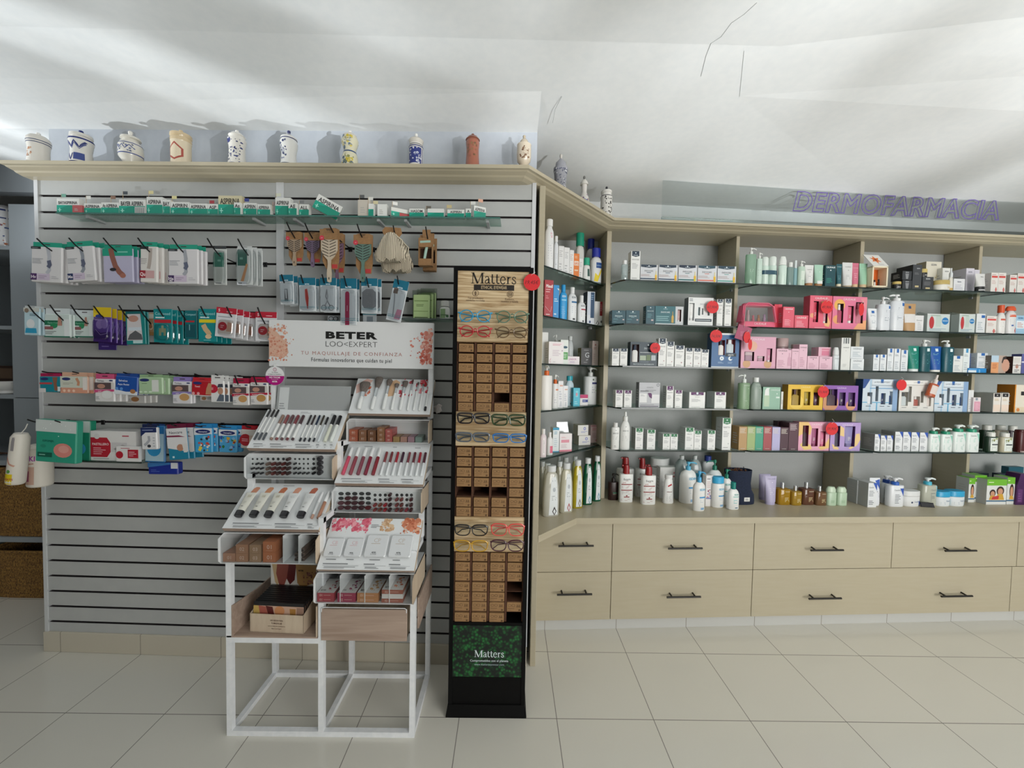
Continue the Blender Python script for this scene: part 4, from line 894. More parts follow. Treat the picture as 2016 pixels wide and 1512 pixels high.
TU(1584,1601,522,'white tube on a brown cap, left of the mint tube on top shelf','#e0e0de','#a8794f',[('t','CAUDALIE',.5,.78,.04,'#a3a5a5',.7),('o',.5,.66,.06,'#b9bbbb'),('l',.2,.35,.8,.55,3,'#b9bbbb')])
TU(1602.5,1620,521.5,'mint green tube on a brown cap, left of the dark teal box','#a8cdb9','#a8794f',[('t','CAUDALIE',.5,.78,.04,'#dfe9e3',.7),('o',.5,.66,.05,'#dfe9e3'),('r',.15,.1,.85,.24,'#e2e6e2')])
B(1625,1645,522,'dark teal cosmetic box with white lettering, between mint and dark teal tubes','#10464f',[('t','CAUDALIE',.5,.9,.07,'#e3eaea',.85,.03),('o',.5,.76,.06,'#e3eaea'),('l',.12,.15,.75,.4,5,'#2f8f7c')],dp=.05,yb=564)
TU(1646,1657,520,'slim dark teal tube on a cream cap, right of the dark teal box','#1c5660','#e2d8bb',[('t','CAUDALIE',.5,.88,.035,'#cfe0e0',.8),('l',.15,.3,.8,.5,4,'#6fa3a6')])
TU(1657.6,1678,517,'white tube with shiny shoulder, left of the pink tube on top shelf','#d9dad8','#b9a88f',[('t','CAUDALIE',.5,.82,.04,'#9fa1a1',.75),('o',.5,.68,.05,'#a9abab'),('l',.2,.3,.75,.5,4,'#b5b7b7')],cf=.06)
TU(1676.5,1690,518,'rose pink tube on a beige cap, on top shelf','#cf6f86','#d6b48f',[('t','CAUDALIE',.5,.8,.035,'#eac4cd',.8),('l',.2,.3,.8,.6,4,'#e2a3b1')])
TU(1691,1707,519,'sea green tube on a beige cap, rightmost tube before the orange display box','#9ac7ab','#cdb48f',[('t','CAUDALIE',.5,.8,.035,'#c6e2d0',.8)])
# ---- second bay, second shelf
shelf(FR,ZS[1],644,-.095,'goods on the second glass shelf')
pk,pk2='#e0566f','#d8465e'
s,d,z,W,H=place(1463,1531,596,643);rt=empty('cosmetics_pouch','pink zip pouch with clear window showing three small bottles','pouch',FR.w(s,d+.035,z),FR.a,CT.group)
pw=M('#d9607c',.45);mb=MB();a=W/2
def pring(v,k=1.):return[(x,y,H*v)for x,y,*_ in sring(a*(1-.16*v)*k,.034*(1-.35*v)*k,0,4,28,-.0)]
mb.loft([pring(0),pring(.06,1.02),pring(.22,1.0)],pw,True,True,False);mb.loft([pring(.86,1.0),pring(.97,.98),pring(1,.9)],pw,True,False,True);mb.build('base',rt)
mb=MB()
for x in(-1,1):mb.loft([[(x*a*(.98-.16*v)+q[0]*.008,q[1]*.028*(1-.35*v),H*v)for q in((-1,-1.02),(1,-1.02),(1,1.02),(-1,1.02))]for v in(.2,.55,.9)],pw);
mb.tube([(-a*.95,-.036,H*.2),(-a*.9,-.036,H*.86),(-a*.7,-.03,H*.99),(a*.5,-.028,H*.99),(a*.78,-.03,H*.86),(a*.92,-.036,H*.2)],.0035,pw,6);mb.build('frame',rt)
mb=MB();mb.face([(-a*.92,-.034,H*.2),(a*.9,-.034,H*.2),(a*.8,-.026,H*.9),(-a*.8,-.026,H*.9)],clear('#e8d9dc',.1));mb.build('window',rt)
for x,c,h in((-.5,'#d9d6d2',.72),(-.2,'#d9607c',.5),(.12,'#c98f4a',.52),(.45,'#b9a3cc',.55)):
 mb=MB();mb.lathe([(.009,.004),(.009,H*h*.7),(.006,H*h*.75),(.006,H*h)],M(c,.4),a*x,0,14);mb.build('bottle',rt)
mb=MB();deco(mb,Flat((-a,-.0362,0),(2*a,0,0),(0,0,H),(0,-1,0)),2*a,H,[('t','CAUDALIE',.5,.12,.09,'#f0c9d2',.35)]);mb.build('lettering',rt)
B(1524,1539,599,'bright red pink box standing partly behind the pink zip pouch','#cf3248',[('r',.55,0,1,1,'#e04e62')],dp=.04,d=-.06)
B(1541.5,1563.5,604,'upright coral pink box between the zip pouch and a low pink box','#df5c70',caud(t=.9,h=.07)+[('o',.5,.75,.04,'#f2c4cb'),('l',.15,.12,.75,.42,6,'#efb0ba')],dp=.05)
B(1564.5,1591,620.7,'low coral pink box left of the large pink gift boxes','#df5c70',caud(t=.82,h=.13)+[('l',.12,.1,.85,.6,5,'#efb0ba')],dp=.06)
G(1594,1637.6,582,'coral gift box with tube windows, left of a touching pair, second shelf','#e2647a',[('p',[(.5,.82),(.62,.84),(.7,.6),(.95,.2),(.9,.06),(.7,.1),(.6,.5)],'#e8b27a'),('o',.12,.4,.1,'#e8a07a'),('t','CAUDALIE',.5,.92,.06,'#f4dde0',.55)]+[('l',.25,.03,.75,.06,1,'#f2c4cb')],[('tube',.17,.40,.2,.83,'#d8465e','#a82c42'),('tube',.62,.82,.18,.55,'#dd8ea2','#efeae6')],side='#d14a60')
G(1639,1706,584,'pink and orange gift box, right of a touching pair beside the white tube','#e07a9a',[('o',.2,.74,.16,'#e8b05a'),('o',.14,.3,.12,'#e8a26a'),('p',[(.8,.25),(1,.3),(1,0),(.62,0)],'#e8a878'),('p',[(.8,.95),(1,.98),(1,.6),(.9,.7)],'#e68a96'),('t','CAUDALIE',.48,.92,.06,'#f4dde0',.36)],[('bottle',.14,.32,.2,.78,'#b04a66','#ece4e2'),('tube',.45,.62,.2,.72,'#d8627e','#efeae6'),('bottle',.68,.90,.2,.84,'#c9788a','#9d3a52')],side='#d1607c')
TAG(1628,604.5,12,'49,90\u20ac','round dark red price tag between the two pink gift boxes',d=-.118)
TAG(1696,609,12,'','narrow red price tag seen edge-on at the right of the pink and orange gift box',d=-.118,sq=.42,rz=0)
# card and tags hanging from the pouch
s,z=FR.hit(1463,656,-.125);rt=empty('swing_card','mauve square card hanging tilted from the pink zip pouch','card',FR.w(s,-.128,z),FR.a)
mb=MB();Rr=.062;ang=radians(28);c4=[(cos(ang+k*pi/2)*Rr,sin(ang+k*pi/2)*Rr)for k in range(4)];mb.prism(c4,0,.0012,M('#a54c6a',.55));deco(mb,Flat((-Rr,0,-Rr),(2*Rr,0,0),(0,0,2*Rr),(0,-1,0)),2*Rr,2*Rr,[('l',.35,.35,.68,.6,4,'#c07a92')]);mb.build('card',rt)
q=MB();q.tube([(.0,-.002,Rr*.55),(.004,-.004,Rr*1.1),(-.004,.0,Rr*1.7),(.0,.012,Rr*2.0)],.001,'#c9bcae',5);q.build('cord',rt)
TAG(1470.7,664,11,'','upper red price tag hanging below the pink zip pouch',d=-.134,sq=.62)
TAG(1477,678,10.5,'','lower red price tag, half turned, hanging below the pink zip pouch',d=-.137,sq=.36)
# ---- second bay, third shelf
shelf(FR,ZS[2],727,-.095,'goods on the third glass shelf')
G(1459,1527,663,'large pale pink gift box with two jars and a tube in windows','#d9a3b8',[('t','CAUDALIE',.5,.92,.06,'#efdbe2',.34),('o',.17,.14,.11,'#cfa27a'),('o',.78,.14,.11,'#cfa27a'),('o',.32,.7,.14,'#e0b09a')],[('jar',.10,.38,.23,.52,'#a8899a','#c9b4b9'),('jar',.47,.68,.23,.39,'#b98fa0','#c9b4b9'),('tube',.74,.90,.21,.64,'#d08ca6','#e9dfe0')],side='#c48ba3')
pb='#e3bccb'
def pinkbox(h=.07):return[('t','CAUDALIE',.5,.88,h,'#6d5560',.8),('o',.5,.76,.04,'#6d5560'),('l',.12,.1,.8,.5,6,'#c08fa3')]
for k,(x0,x1,y0,y1,lb)in enumerate(((1527.6,1550,666,686.5,'stack of a mauve brown jar behind pink boxes, tall one on third shelf'),(1557.6,1573.5,678,690,'second mauve brown jar behind pink boxes, lower one on third shelf'))):
 J(x0,x1,y0,lb,'#a5868a','#c2a8a6',[('r',0,.3,1,.36,'#8f7074')],.28,d=.0,name='cream_jar')
B(1529,1557.6,686.6,'wide pale pink box with a dropper picture, left of slim pink boxes',pb,[('t','CAUDALIE',.4,.9,.07,'#6d5560',.62),('o',.38,.75,.03,'#6d5560'),('l',.08,.1,.62,.45,6,'#c08fa3'),('r',.78,.95,.98,.98,'#4a3f44'),('p',[(.76,.15),(.98,.15),(.98,.55),(.9,.62),(.9,.8),(.84,.8),(.84,.62),(.76,.55)],'#d1a3b6')],dp=.05)
B(1558.5,1572.5,686.6,'slim pale pink box, shorter of two side by side on third shelf',pb,pinkbox(.05),dp=.045)
B(1573,1589,678,'slim pale pink box, taller of two side by side on third shelf',pb,pinkbox(.05),dp=.05)
B(1589.5,1612,701,'square pale pink box, left one under the pink jar box',pb,pinkbox(.09),dp=.06)
B(1613,1638,702,'square pale pink box carrying another pink box on top',pb,pinkbox(.09),dp=.06)
_,zt2=FR.hit(1625,702,-.095)
B(1611.5,1636,683.5,'pink box with a rose jar printed on it, stacked on a square pink box','#e2b4c4',[('r',.25,.12,.85,.85,'#d67f98'),('r',.25,.62,.85,.68,'#e8b9c6')],dp=.055,z=zt2+.001,yb=702)
P(1639,1651,683.5,'white foam bottle left of the tall white box on third shelf','#d6dcdf',[('t','CAUDALIE',.55,.75,.05,'#6d7a82',.7),('l',.2,.1,.8,.4,4,'#b0c0ca')],'cyl','#d9dcdc',.34,.85,'dome',n=2)
B(1656,1674,665,'tall white box with grey bars at its top, third shelf','#dfe0dc',[('r',.2,.82,.32,.99,'#7d8284'),('r',.42,.82,.56,.99,'#4d5356'),('r',.66,.82,.8,.99,'#6d7376'),('t','CAUDALIE',.5,.7,.03,'#7d8284',.7),('o',.5,.6,.03,'#7d8284'),('l',.2,.1,.7,.2,3,'#b9bbb8')],dp=.08,side='#cdcfcc')
wb=[('t','CAUDALIE',.5,.82,.12,'#55606a',.65),('l',.15,.15,.85,.6,5,'#a9b4bc')]
B(1674.8,1700.6,706.5,'white box with grey lettering, lower of a stack of two on third shelf','#e0e4e6',wb,dp=.06)
_,zt2=FR.hit(1688,706.5,-.095)
B(1674.8,1700.2,682.3,'white box with grey lettering, upper of a stack of two on third shelf','#e0e4e6',wb,dp=.06,z=zt2+.001,yb=706.5)
# ---- second bay, fourth shelf
shelf(FR,ZS[3],810,-.092,'goods on the fourth glass shelf')
P(1453,1475,737,'sage green bottle with white pump beside the upright, fourth shelf','#7f9b7a',[('t','CAUDALIE',.6,.9,.04,'#c9d6c6',.6),('o',.75,.78,.03,'#dfe8dc'),('l',.4,.1,.9,.35,4,'#9db398')],'square','#e4e8e4',.24,.34,'pump',n=2.2,nd=-1)
P(1476,1498,743,'grey green bottle with white cap, right of the sage pump bottle','#8d9b91',[('t','CAUDALIE',.6,.9,.04,'#c9d2cc',.6),('o',.7,.78,.03,'#dfe8dc'),('l',.15,.1,.8,.35,4,'#a9b5ac')],'round','#e4e6e4',.14,.45,'cap',n=2.2)
B(1501.5,1536,762,'sage green box picturing a white pump serum, fourth shelf','#8fb5a0',[('r',0,0,1,.02,'#a5c5b2'),('p',[(.08,.12),(.38,.12),(.38,.62),(.3,.66),(.3,.92),(.36,.95),(.2,.95),(.12,.72),(.08,.62)],'#b5cbb0'),('p',[(.1,.62),(.36,.62),(.34,.9),(.38,.96),(.2,.95),(.12,.85)],'#e6e9e6'),('t','CAUDALIE',.7,.87,.07,'#e0ebe4',.5),('o',.8,.7,.03,'#e6eee8'),('r',.75,.5,.95,.57,'#d9e6de')],dp=.05,side='#4d7a63')
B(1537.5,1541.5,771,'very thin white box squeezed left of the yellow gift box','#dcdcd6',[('r',.1,.3,.9,.55,'#c9cac4')],dp=.05)
G(1551,1620,757.6,'yellow gift box with an oil bottle and two tubes','#e3b93a',[('t','CAUDALIE',.5,.91,.06,'#f0dd9a',.36),('o',.25,.3,.2,'#ecc95a')],[('oil',.10,.36,.18,.82,'#a3873a','#4a2a2e'),('tube',.46,.64,.18,.72,'#a8902c','#8d7418'),('tube',.73,.90,.18,.7,'#4a1c3c','#3a1430')],side='#a97f1c',win='#8a6a1e')
G(1620.7,1689,759,'purple gift box with an oil bottle and two dark tubes','#8f5fae',[('t','CAUDALIE',.52,.9,.06,'#dcc9e8',.34),('o',.2,.3,.24,'#c9906a'),('o',.8,.2,.14,'#d69a74')],[('oil',.10,.40,.18,.85,'#4d3a44','#2c1626'),('tube',.46,.64,.18,.72,'#3d2350','#2c1640'),('tube',.72,.92,.16,.72,'#452a58','#2c1640')],side='#6d4590',win='#4d2a66')
TAG(1621,771.5,11,'71,90\u20ac','round red price tag between the yellow and purple gift boxes',d=-.116)
# ---- second bay, lowest shelf
shelf(FR,ZS[4],892,-.09,'goods on the lowest glass shelf')
for x0,x1,yt,c,lb in((1454.6,1470.5,840,'#b38f5c','tan box, first of the row of coloured boxes on the lowest shelf'),(1471,1486.6,840,'#9bb073','light green box in the row of coloured boxes'),(1487,1502.3,840,'#3f9c80','emerald green box in the row of coloured boxes'),(1503,1519,840,'#a34a4e','brick red box in the row of coloured boxes'),(1520,1535.6,841,'#b5b1d6','lilac box in the row of coloured boxes'),(1536,1552,841.5,'#4a2c38','dark plum box in the row, shorter than its plum neighbour')):
 B(x0,x1,yt,lb,c,[('l',.1,.72,.9,.95,5,'#d8d0c4'),('t','CAUDALIE',.5,.07,.03,'#e0dcd4',.7)],dp=.075,group='row of coloured boxes on the lowest shelf')
B(1530,1553,829.5,'dark plum box standing at the back behind the lilac and plum boxes','#3d242e',[],dp=.04,d=-.01)
B(1553,1571,832,'dark plum box, tallest of the coloured row beside the pink gift box','#553440',[('l',.1,.72,.9,.95,6,'#cfc0c2'),('t','CAUDALIE',.5,.05,.025,'#e0dcd4',.7)],dp=.075)
G(1572,1632.7,831,'pale pink and yellow gift box with a dark bottle and two tubes, lowest shelf','#e3a5bd',[('p',[(0,1),(.3,1),(.42,.8),(.38,.55),(.16,.6),(0,.5)],'#e8c07c'),('p',[(.05,.2),(.2,.02),(.45,.05),(.4,.2),(.15,.3)],'#e8c87c'),('p',[(.85,.2),(1,.45),(1,.1),(.75,.02),(.65,.12)],'#e8c07c'),('t','CAUDALIE',.58,.92,.06,'#f2dbe4',.36)],[('bottle',.13,.32,.15,.88,'#3a1c26','#55202e'),('tube',.42,.63,.15,.78,'#a2557c','#8a3c64'),('tube',.70,.88,.15,.68,'#d67a9a','#c2557c')],side='#c98aa2',win='#8a3450')
G(1634.5,1693.7,832,'lilac and yellow gift box with a dark bottle and a wide lilac tube, lowest shelf','#b59bcf',[('p',[(.3,.9),(.45,.8),(.46,.5),(.3,.55)],'#e8c88c'),('p',[(.06,.25),(.3,.1),(.28,.04),(.12,.06)],'#e8c88c'),('p',[(.85,.6),(.97,.62),(1,.4),(.9,.2),(.7,.06),(.62,.08),(.8,.3)],'#e8c88c'),('t','CAUDALIE',.56,.92,.06,'#e6dcf0',.34)],[('bottle',.15,.32,.15,.88,'#3a3448','#2c2434'),('tube',.48,.82,.15,.87,'#8d86b5','#77709f')],side='#9a80b5',win='#5d3a74')
TAG(1638,844,12,'59,90\u20ac','round red price tag between the pink and lilac gift boxes on the lowest shelf',d=-.114)
# ---- second bay, worktop
shelf(FR,zc,990,-.15,'bottles standing on the worktop')
lav='#a9a3c2'
TU(1498,1521,935,'lavender tube standing at the back, left of the front lavender tube',lav,'#9c96b8',[('t','CAUDALIE',.5,.93,.03,'#d3cfe2',.7)],cf=.1,yb=985)
TU(1510,1533,939,'lavender tube standing in front, right of the navy pouch','#b4aecb','#b0aac8',[('t','CAUDALIE',.55,.9,.045,'#6f6a8c',.7),('o',.6,.78,.03,'#efeef4'),('l',.3,.35,.8,.6,4,'#cbc7da')],cf=.1,yb=994.5)
def oil(x0,x1,yt,yb,c,c2,label):
 r=P(x0,x1,yt,label,c,[('t','CAUDALIE',.66,.86,.05,'#efe6c6',.4),('l',.45,.2,.85,.5,4,'#d9c99a')],'square','#c9ccd0',.28,.28,'cap',yb=yb,n=3.6,ar=.75,mat=clear(c,.10,'oil',.05,.55),name='oil_bottle',r=.2)
 r.children[1].data.materials[0]=M('#cfd2d6',.18,.8)
 return r
oil(1534.6,1559,952,994.5,'#c79a28',0,'large amber oil bottle with silver cap on the worktop')
oil(1561,1581,958,995.5,'#c9a23a',0,'small amber oil bottle with silver cap on the worktop')
oil(1582,1606,951.5,994.5,'#7d5440',0,'large purple brown oil bottle with silver cap on the worktop')
oil(1609,1630,959,995.6,'#8f6a4a',0,'small purple brown oil bottle with silver cap on the worktop')
for x0,x1,yt,lb in((1631,1650,959.5,'pale green deodorant stick, left of a pair on the worktop'),(1651.5,1671,960,'pale green deodorant stick, right of a pair on the worktop')):
 P(x0,x1,yt,lb,'#b2c9ae',[('l',.45,.5,.85,.56,1,'#7a947a'),('r',.3,.2,.65,.42,'#a3bd9f')],'cyl','#c3d6bd',.28,.95,'dome',yb=996,n=2.6,name='deodorant_stick',cat='deodorant')
# ---- third bay, top shelf
shelf(FR,ZS[0],567,-.097,'goods on the top glass shelf')
s,d,z,W,H=place(1717.5,1748,524,565);rt=empty('display_box','house shaped orange display box with flower lid and two tiny bottles','display box',FR.w(s,d,z),FR.a,CT.group)
mb=MB();a=W/2;D=.06;cr=M('#e6dcc2',.5);t=.008
for x in(-a,a-t):mb.box(x,0,0,x+t,D,H,cr)
mb.box(-a,0,0,a,D,t,cr);mb.box(-a,0,H-t,a,D,H,cr);mb.box(-a+t,D-.004,t,a-t,D,H-t,M('#d9661f',.5));mb.build('case',rt)
mb=MB();_,zr=FR.hit(1730,498,d);hr=zr-z-H;f=Flat((-a,.0,H),(2*a,0,0),(-.022,D*.8,hr),(0,-1,.3));mb.loft([[f(0,0,0),f(1,0,0),f(1,1,0),f(0,1,0)],[f(0,0,.003),f(1,0,.003),f(1,1,.003),f(0,1,.003)]],M('#dcdcd8',.5))
deco(mb,f,2*a,hr,[('p',[(.5+.33*cos(k*.52)*(1 if k%2 else .5),.55+.36*sin(k*.52)*(1 if k%2 else .45))for k in range(12)],'#d9702f'),('o',.5,.55,.08,'#8a3a1c'),('l',.4,.08,.9,.2,2,'#b5b3ae')],lay=.0035);mb.build('lid',rt)
for x,h,c in((-.3,.30,'#e2ddd6'),(.25,.34,'#5a2a18')):
 mb=MB();mb.lathe([(.006,t),(.006,t+H*h*.6),(.003,t+H*h*.7)],M('#4a2418' if x>0 else '#e0dcd4',.3),a*x,.02,12);mb.build('bottle',rt);mb=MB();mb.lathe([(.004,t+H*h*.68),(.0045,t+H*h)],M('#1d1512',.4),a*x,.02,10);mb.build('cap',rt)
bk='#33363a'
def blk(t=True):return[('t','ISDIN',.5,.82,.1,'#cfd2d4',.4,.02),('l',.2,.3,.8,.5,3,'#6a6d70'),('r',.32,.08,.68,.14,'#c9b98a')]
J(1758,1772.5,555,'small black jar with gold lid, leftmost on third bay top shelf','#1e1d1e','#c9b167',[('t','ISDIN',.5,.4,.3,'#cfd0d0',.4)],.36)
B(1776.7,1795,551.7,'black cube box, lower of a stack of two beside the tall black box',bk,[('t','ISDIN',.5,.85,.12,'#cfd2d4',.45),('p',[(.3,.7),(.7,.7),(.6,.1),(.4,.1)],'#85888b')],dp=.07,side='#222427')
_,zt2=FR.hit(1786,551.7,-.097)
B(1776.7,1795,533.5,'black cube box, upper of a stack of two beside the tall black box',bk,[('t','ISDIN',.5,.85,.12,'#cfd2d4',.45),('p',[(.3,.7),(.7,.7),(.6,.1),(.4,.1)],'#85888b')],dp=.07,side='#222427',z=zt2+.001,yb=551)
B(1822.5,1852.5,515,'large cream box with gold swirl at the back of top shelf','#ddd8c8',[('t','ISDIN',.5,.9,.06,'#4d5058',.35,.02),('n',.45,.1,.95,.6,14,.1,['#c9b98a','#d9cfae'],3)],dp=.06,side='#a89f84',d=-.02)
B(1796.7,1814.7,521,'tall black box between the black cubes and a black low box','#3d4044',[('t','ISDIN',.6,.85,.04,'#cfd2d4',.5,.02),('l',.2,.6,.8,.7,2,'#77797c'),('r',.3,.1,.7,.17,'#c9b98a')],dp=.1,side='#232528')
B(1816,1837.5,545,'low black box carrying a small gold-lidded jar','#3a3d41',[('t','ISDIN',.5,.85,.1,'#cfd2d4',.4,.02),('l',.15,.35,.85,.65,3,'#77797c'),('r',.3,.1,.7,.2,'#c9b98a')],dp=.06)
_,zt2=FR.hit(1826,545,-.097)
J(1816,1829.5,529,'small black jar with gold lid standing on the low black box','#232324','#cdb86f',[('t','ISDIN',.6,.5,.25,'#cfd0d0',.4)],.42,z=zt2+.001,yb=545,d=-.08)
J(1838,1866,553,'white cream jar with gold lid in front of the white boxes, top shelf','#dcdad2','#bfa866',[('r',.6,.3,.95,.6,'#d9c9a8')],.45)
B(1855,1871.7,527.5,'slim white box behind the white jar with gold lid','#e2e2dd',[('t','ISDIN',.5,.86,.05,'#4d5058',.5,.02),('l',.3,.1,.9,.5,5,'#c9c4ae')],dp=.05,d=-.05)
P(1867.5,1876,528,'pointed clear serum bottle with golden base, top shelf','#d9d6cc',[('r',0,0,1,.2,'#c9a55c')],'taper','#dfe3e6',.4,.6,'nozzle',n=2,d=-.1)
B(1901.7,1917.5,528,'tall pale lilac box at the back, behind a low white box','#d6d2dd',[('t','ISDIN',.5,.85,.05,'#5a5d75',.5,.02),('l',.2,.1,.8,.4,5,'#bdb7cc')],dp=.08,d=-.05)
B(1877.5,1899.5,548.7,'low white box with blue lettering right of the serum bottle','#dcdde0',[('t','ISDIN',.5,.75,.1,'#3f4566',.4,.02),('l',.15,.15,.85,.55,4,'#b5b5c2')],dp=.06)
B(1917.8,1928,531,'slim pale lilac box behind the white tube with black cap','#d3cfda',[('l',.2,.2,.8,.6,4,'#bdb7cc')],dp=.04,d=-.05)
TU(1919.5,1938.5,539,'white tube standing on a black cap beside the last upright','#dcdcda','#1c1c1e',[('t','ISDIN',.6,.82,.05,'#5a5d60',.4),('r',.1,.05,.9,.1,'#dadada')],cf=.27)
shelf(FR,ZS[0],574,-.097,'goods on the top glass shelf')
rb=lambda:[('r',.08,.74,.92,.84,'#cf4a44'),('l',.1,.88,.7,.93,1,'#b07a76'),('l',.12,.42,.85,.62,3,'#c9a9a4')]+corner_mark()
for x0,x1,yt,lb in((1951,1964.7,536.7,'white box with red band, first one right of the last upright, top shelf'),(1965.2,1980,537,'white box with red band, second one right of the last upright, top shelf'),(1988,2001.7,541,'white box with red band, shorter third one on top shelf'),(2003,2019,538,'white box with red band, cut by the right edge of the photo, top shelf')):
 B(x0,x1,yt,lb,'#e3dfda',rb(),dp=.07,side='#d3cfc9',group='red banded boxes on the top shelf')
# ---- third bay, second shelf
shelf(FR,ZS[1],650,-.095,'goods on the second glass shelf')
lrp='#2a66b0'
TU(1707.5,1726,607.5,'white tube with blue mark beside the pink and orange gift box','#e2e5e8','#e6e8ea',[('r',.35,.78,.65,.9,lrp),('l',.2,.62,.85,.7,2,'#9aa4ae'),('l',.25,.3,.75,.45,2,'#aab2ba')],cf=.12)
P(1725.5,1749,584.7,'white lotion bottle with white pump, shorter of two on second shelf','#d9dde2',[('r',.72,.82,.96,.97,lrp),('l',.5,.68,.95,.78,2,'#7d868f'),('l',.4,.35,.9,.5,3,'#8f98a2')],'square','#e9ebec',.22,.3,'pump',n=2.6)
P(1750,1776,580,'white lotion bottle with broad white pump, taller of two on second shelf','#d9dde2',[('r',.68,.82,.92,.97,lrp),('l',.4,.68,.95,.78,2,'#7d868f'),('l',.35,.35,.9,.5,3,'#8f98a2')],'square','#e9ebec',.18,.48,'pump',n=2.6,nd=-1)
TU(1776.7,1801.7,598,'tan tube with pale middle band, right of the white lotion bottles','#b99468','#b99468',[('r',.4,.82,.6,.92,'#2d4a76'),('r',.05,.3,.95,.62,'#dcdad8'),('l',.2,.5,.75,.56,2,'#8f98a2')],cf=.04,cw=.85)
B(1801.5,1818,621,'small white box between the tan tube and a wrapped gift pack','#e0e0e0',[('t','Keratin',.5,.7,.09,'#8a8d90',.7),('l',.3,.1,.8,.6,5,'#b9bcbe')],dp=.06)
for x0,x1,lb in((1826.7,1871,'film wrapped white gift pack with red oval and blue dot, left of two'),(1890,1921,'film wrapped white gift pack with red oval and blue dot, right of two')):
 s,d,z,W,H=place(x0,x1,618);rt=empty('wrapped_gift_pack',lb,'gift pack',FR.w(s,d,z),FR.a,CT.group);a=W/2
 mb=MB();mb.box(-a,.004,.001,a,.05,H,'#dfe3e2');deco(mb,Flat((-a,.004,0),(W,0,0),(0,0,H),(0,-1,0)),W,H,[('o',.2,.52,.11,'#c9343a',.34),('r',.4,.3,.62,.9,'#cfd9d3'),('o',.8,.62,.15,'#2f86c9'),('r',.68,.61,.92,.65,'#cfe2f0'),('l',.1,.08,.85,.22,2,'#9fb3c4'),('l',.15,.88,.7,.95,1,'#8fa88f')]);mb.build('carton',rt)
 mb=MB();mb.loft([[(-a-.03,.0,0),(a+.006,.0,0),(a+.006,.052,0),(-a-.03,.052,0)],[(-a-.02,.0,H*.9),(a+.004,.0,H*.95),(a+.004,.052,H),(-a-.02,.052,H)],[(-a-.035,.02,H*1.1),(-a,.01,H*1.02),(-a,.04,H*1.02),(-a-.035,.035,H*1.1)]],clear('#f7faf9',.02),False);mb.build('film',rt)
B(1922.5,1939.5,617.5,'white box with blue mark at the end of third bay second shelf','#dfe2e4',[('r',.55,.78,.95,.92,lrp),('l',.15,.15,.8,.6,5,'#a9b4bc')],dp=.06)
shelf(FR,ZS[1],657,-.095,'goods on the second glass shelf')
B(1942,1962,622,'white box with red band left of two orange-capped bottles','#e3dfda',rb(),dp=.05)
P(1962,1977,601,'white bottle with orange cap, shorter cap ring, second shelf last bay','#e3e2df',[('r',.2,.62,.9,.70,'#cf5a44'),('l',.2,.3,.8,.55,4,'#c2bdb8')],'round','#d8562a',.26,.62,'cap',n=2.2)
P(1979,1997.5,603,'white spray can with orange domed cap, second shelf last bay','#dcdcdc',[('r',.15,.72,.95,.82,'#d8562a'),('l',.2,.2,.8,.65,6,'#a9a9b5'),('r',.3,.32,.5,.38,'#3f66a8')]+corner_mark(),'spray','#d8562a',.16,.85,'dome',n=2,name='spray_can')
B(1999,2018,621,'light blue and white box at the right edge of the photo, second shelf','#9ec3dc',[('r',.1,.3,.95,.72,'#dfe8ee'),('l',.2,.35,.9,.65,4,'#c98a7a'),('t','ISDIN',.5,.86,.09,'#3f7aa8',.5,.02)],dp=.05)
# ---- third bay, third shelf
shelf(FR,ZS[2],734,-.095,'goods on the third glass shelf')
def lrpb(c=lrp):return[('r',.38,.82,.72,.99,c),('l',.15,.66,.85,.76,2,'#8f98a2'),('l',.15,.1,.8,.45,4,'#a9b2ba')]
for x0,x1,yt,lb in((1719,1731,698,'slim white box with blue mark, first and shorter left of a pair on third shelf'),(1732.3,1744.7,698,'slim white box with blue mark, right of the short pair on third shelf'),(1746.7,1759,686,'slim white box with blue mark, left of the tall pair on third shelf'),(1760,1772.3,686.5,'slim white box with blue mark, right of the tall pair on third shelf'),(1773.5,1787,689,'slim white box with blue mark, touching the teal tube')):
 B(x0,x1,yt,lb,'#e0e4e7',lrpb(),dp=.08,side='#c2c6c8',group='blue marked boxes on the third shelf')
def mk(c='#dfeef0'):return[('r',.45,.8,.7,.92,c),('l',.2,.66,.85,.74,2,'#7fb5b8'),('l',.2,.3,.8,.5,3,'#5f9fa6')]
TU(1786.5,1808.5,681,'teal tube standing on a white cap, left of a dark teal pump bottle','#17806f','#dfe5e4',mk(),cf=.1)
P(1807.5,1829,669,'dark teal bottle with white pump, left of the blue tube','#0b4f57',mk(),'square','#e6e8e6',.21,.36,'pump',n=2.4)
TU(1829,1851.7,682,'royal blue tube standing on a white cap between two pump bottles','#1c56a3','#e2e2da',mk(),cf=.08)
P(1852,1874,670,'dark teal bottle with white pump, right of the blue tube','#0b4f5c',mk(),'square','#e6e8e6',.21,.36,'pump',n=2.4,nd=-1)
B(1878,1896,686,'clear and grey backed pack behind a white box, third shelf','#a5adb0',[('r',.3,.1,.5,.9,'#c6cdd0')],dp=.03,d=-.02)
B(1876,1895,700.5,'white box with blue mark, shorter one right of the teal pump bottles','#e2e4e2',lrpb(),dp=.04)
B(1896,1909,686,'tall slim white box with blue mark, left of the blue number two kit','#dfe6e6',lrpb('#3f8fc0'),dp=.05)
B(1907.5,1922,696,'deep blue box at the back behind the blue number two kit','#2c50a0',[('l',.1,.4,.8,.7,3,'#7f9ad0')],dp=.04,d=-.03)
B(1906,1941.7,725,'flat bright blue kit base with number 2, carrying a white box','#1f86cc',[('r',.0,.05,.45,.55,'#dfeaf2'),('t','2',.62,.4,.6,'#a9d6f0',.2,.02),('l',.05,.7,.8,.92,1,'#9fd0ee')],dp=.045,d=-.1)
_,zt2=FR.hit(1933,725,-.1)
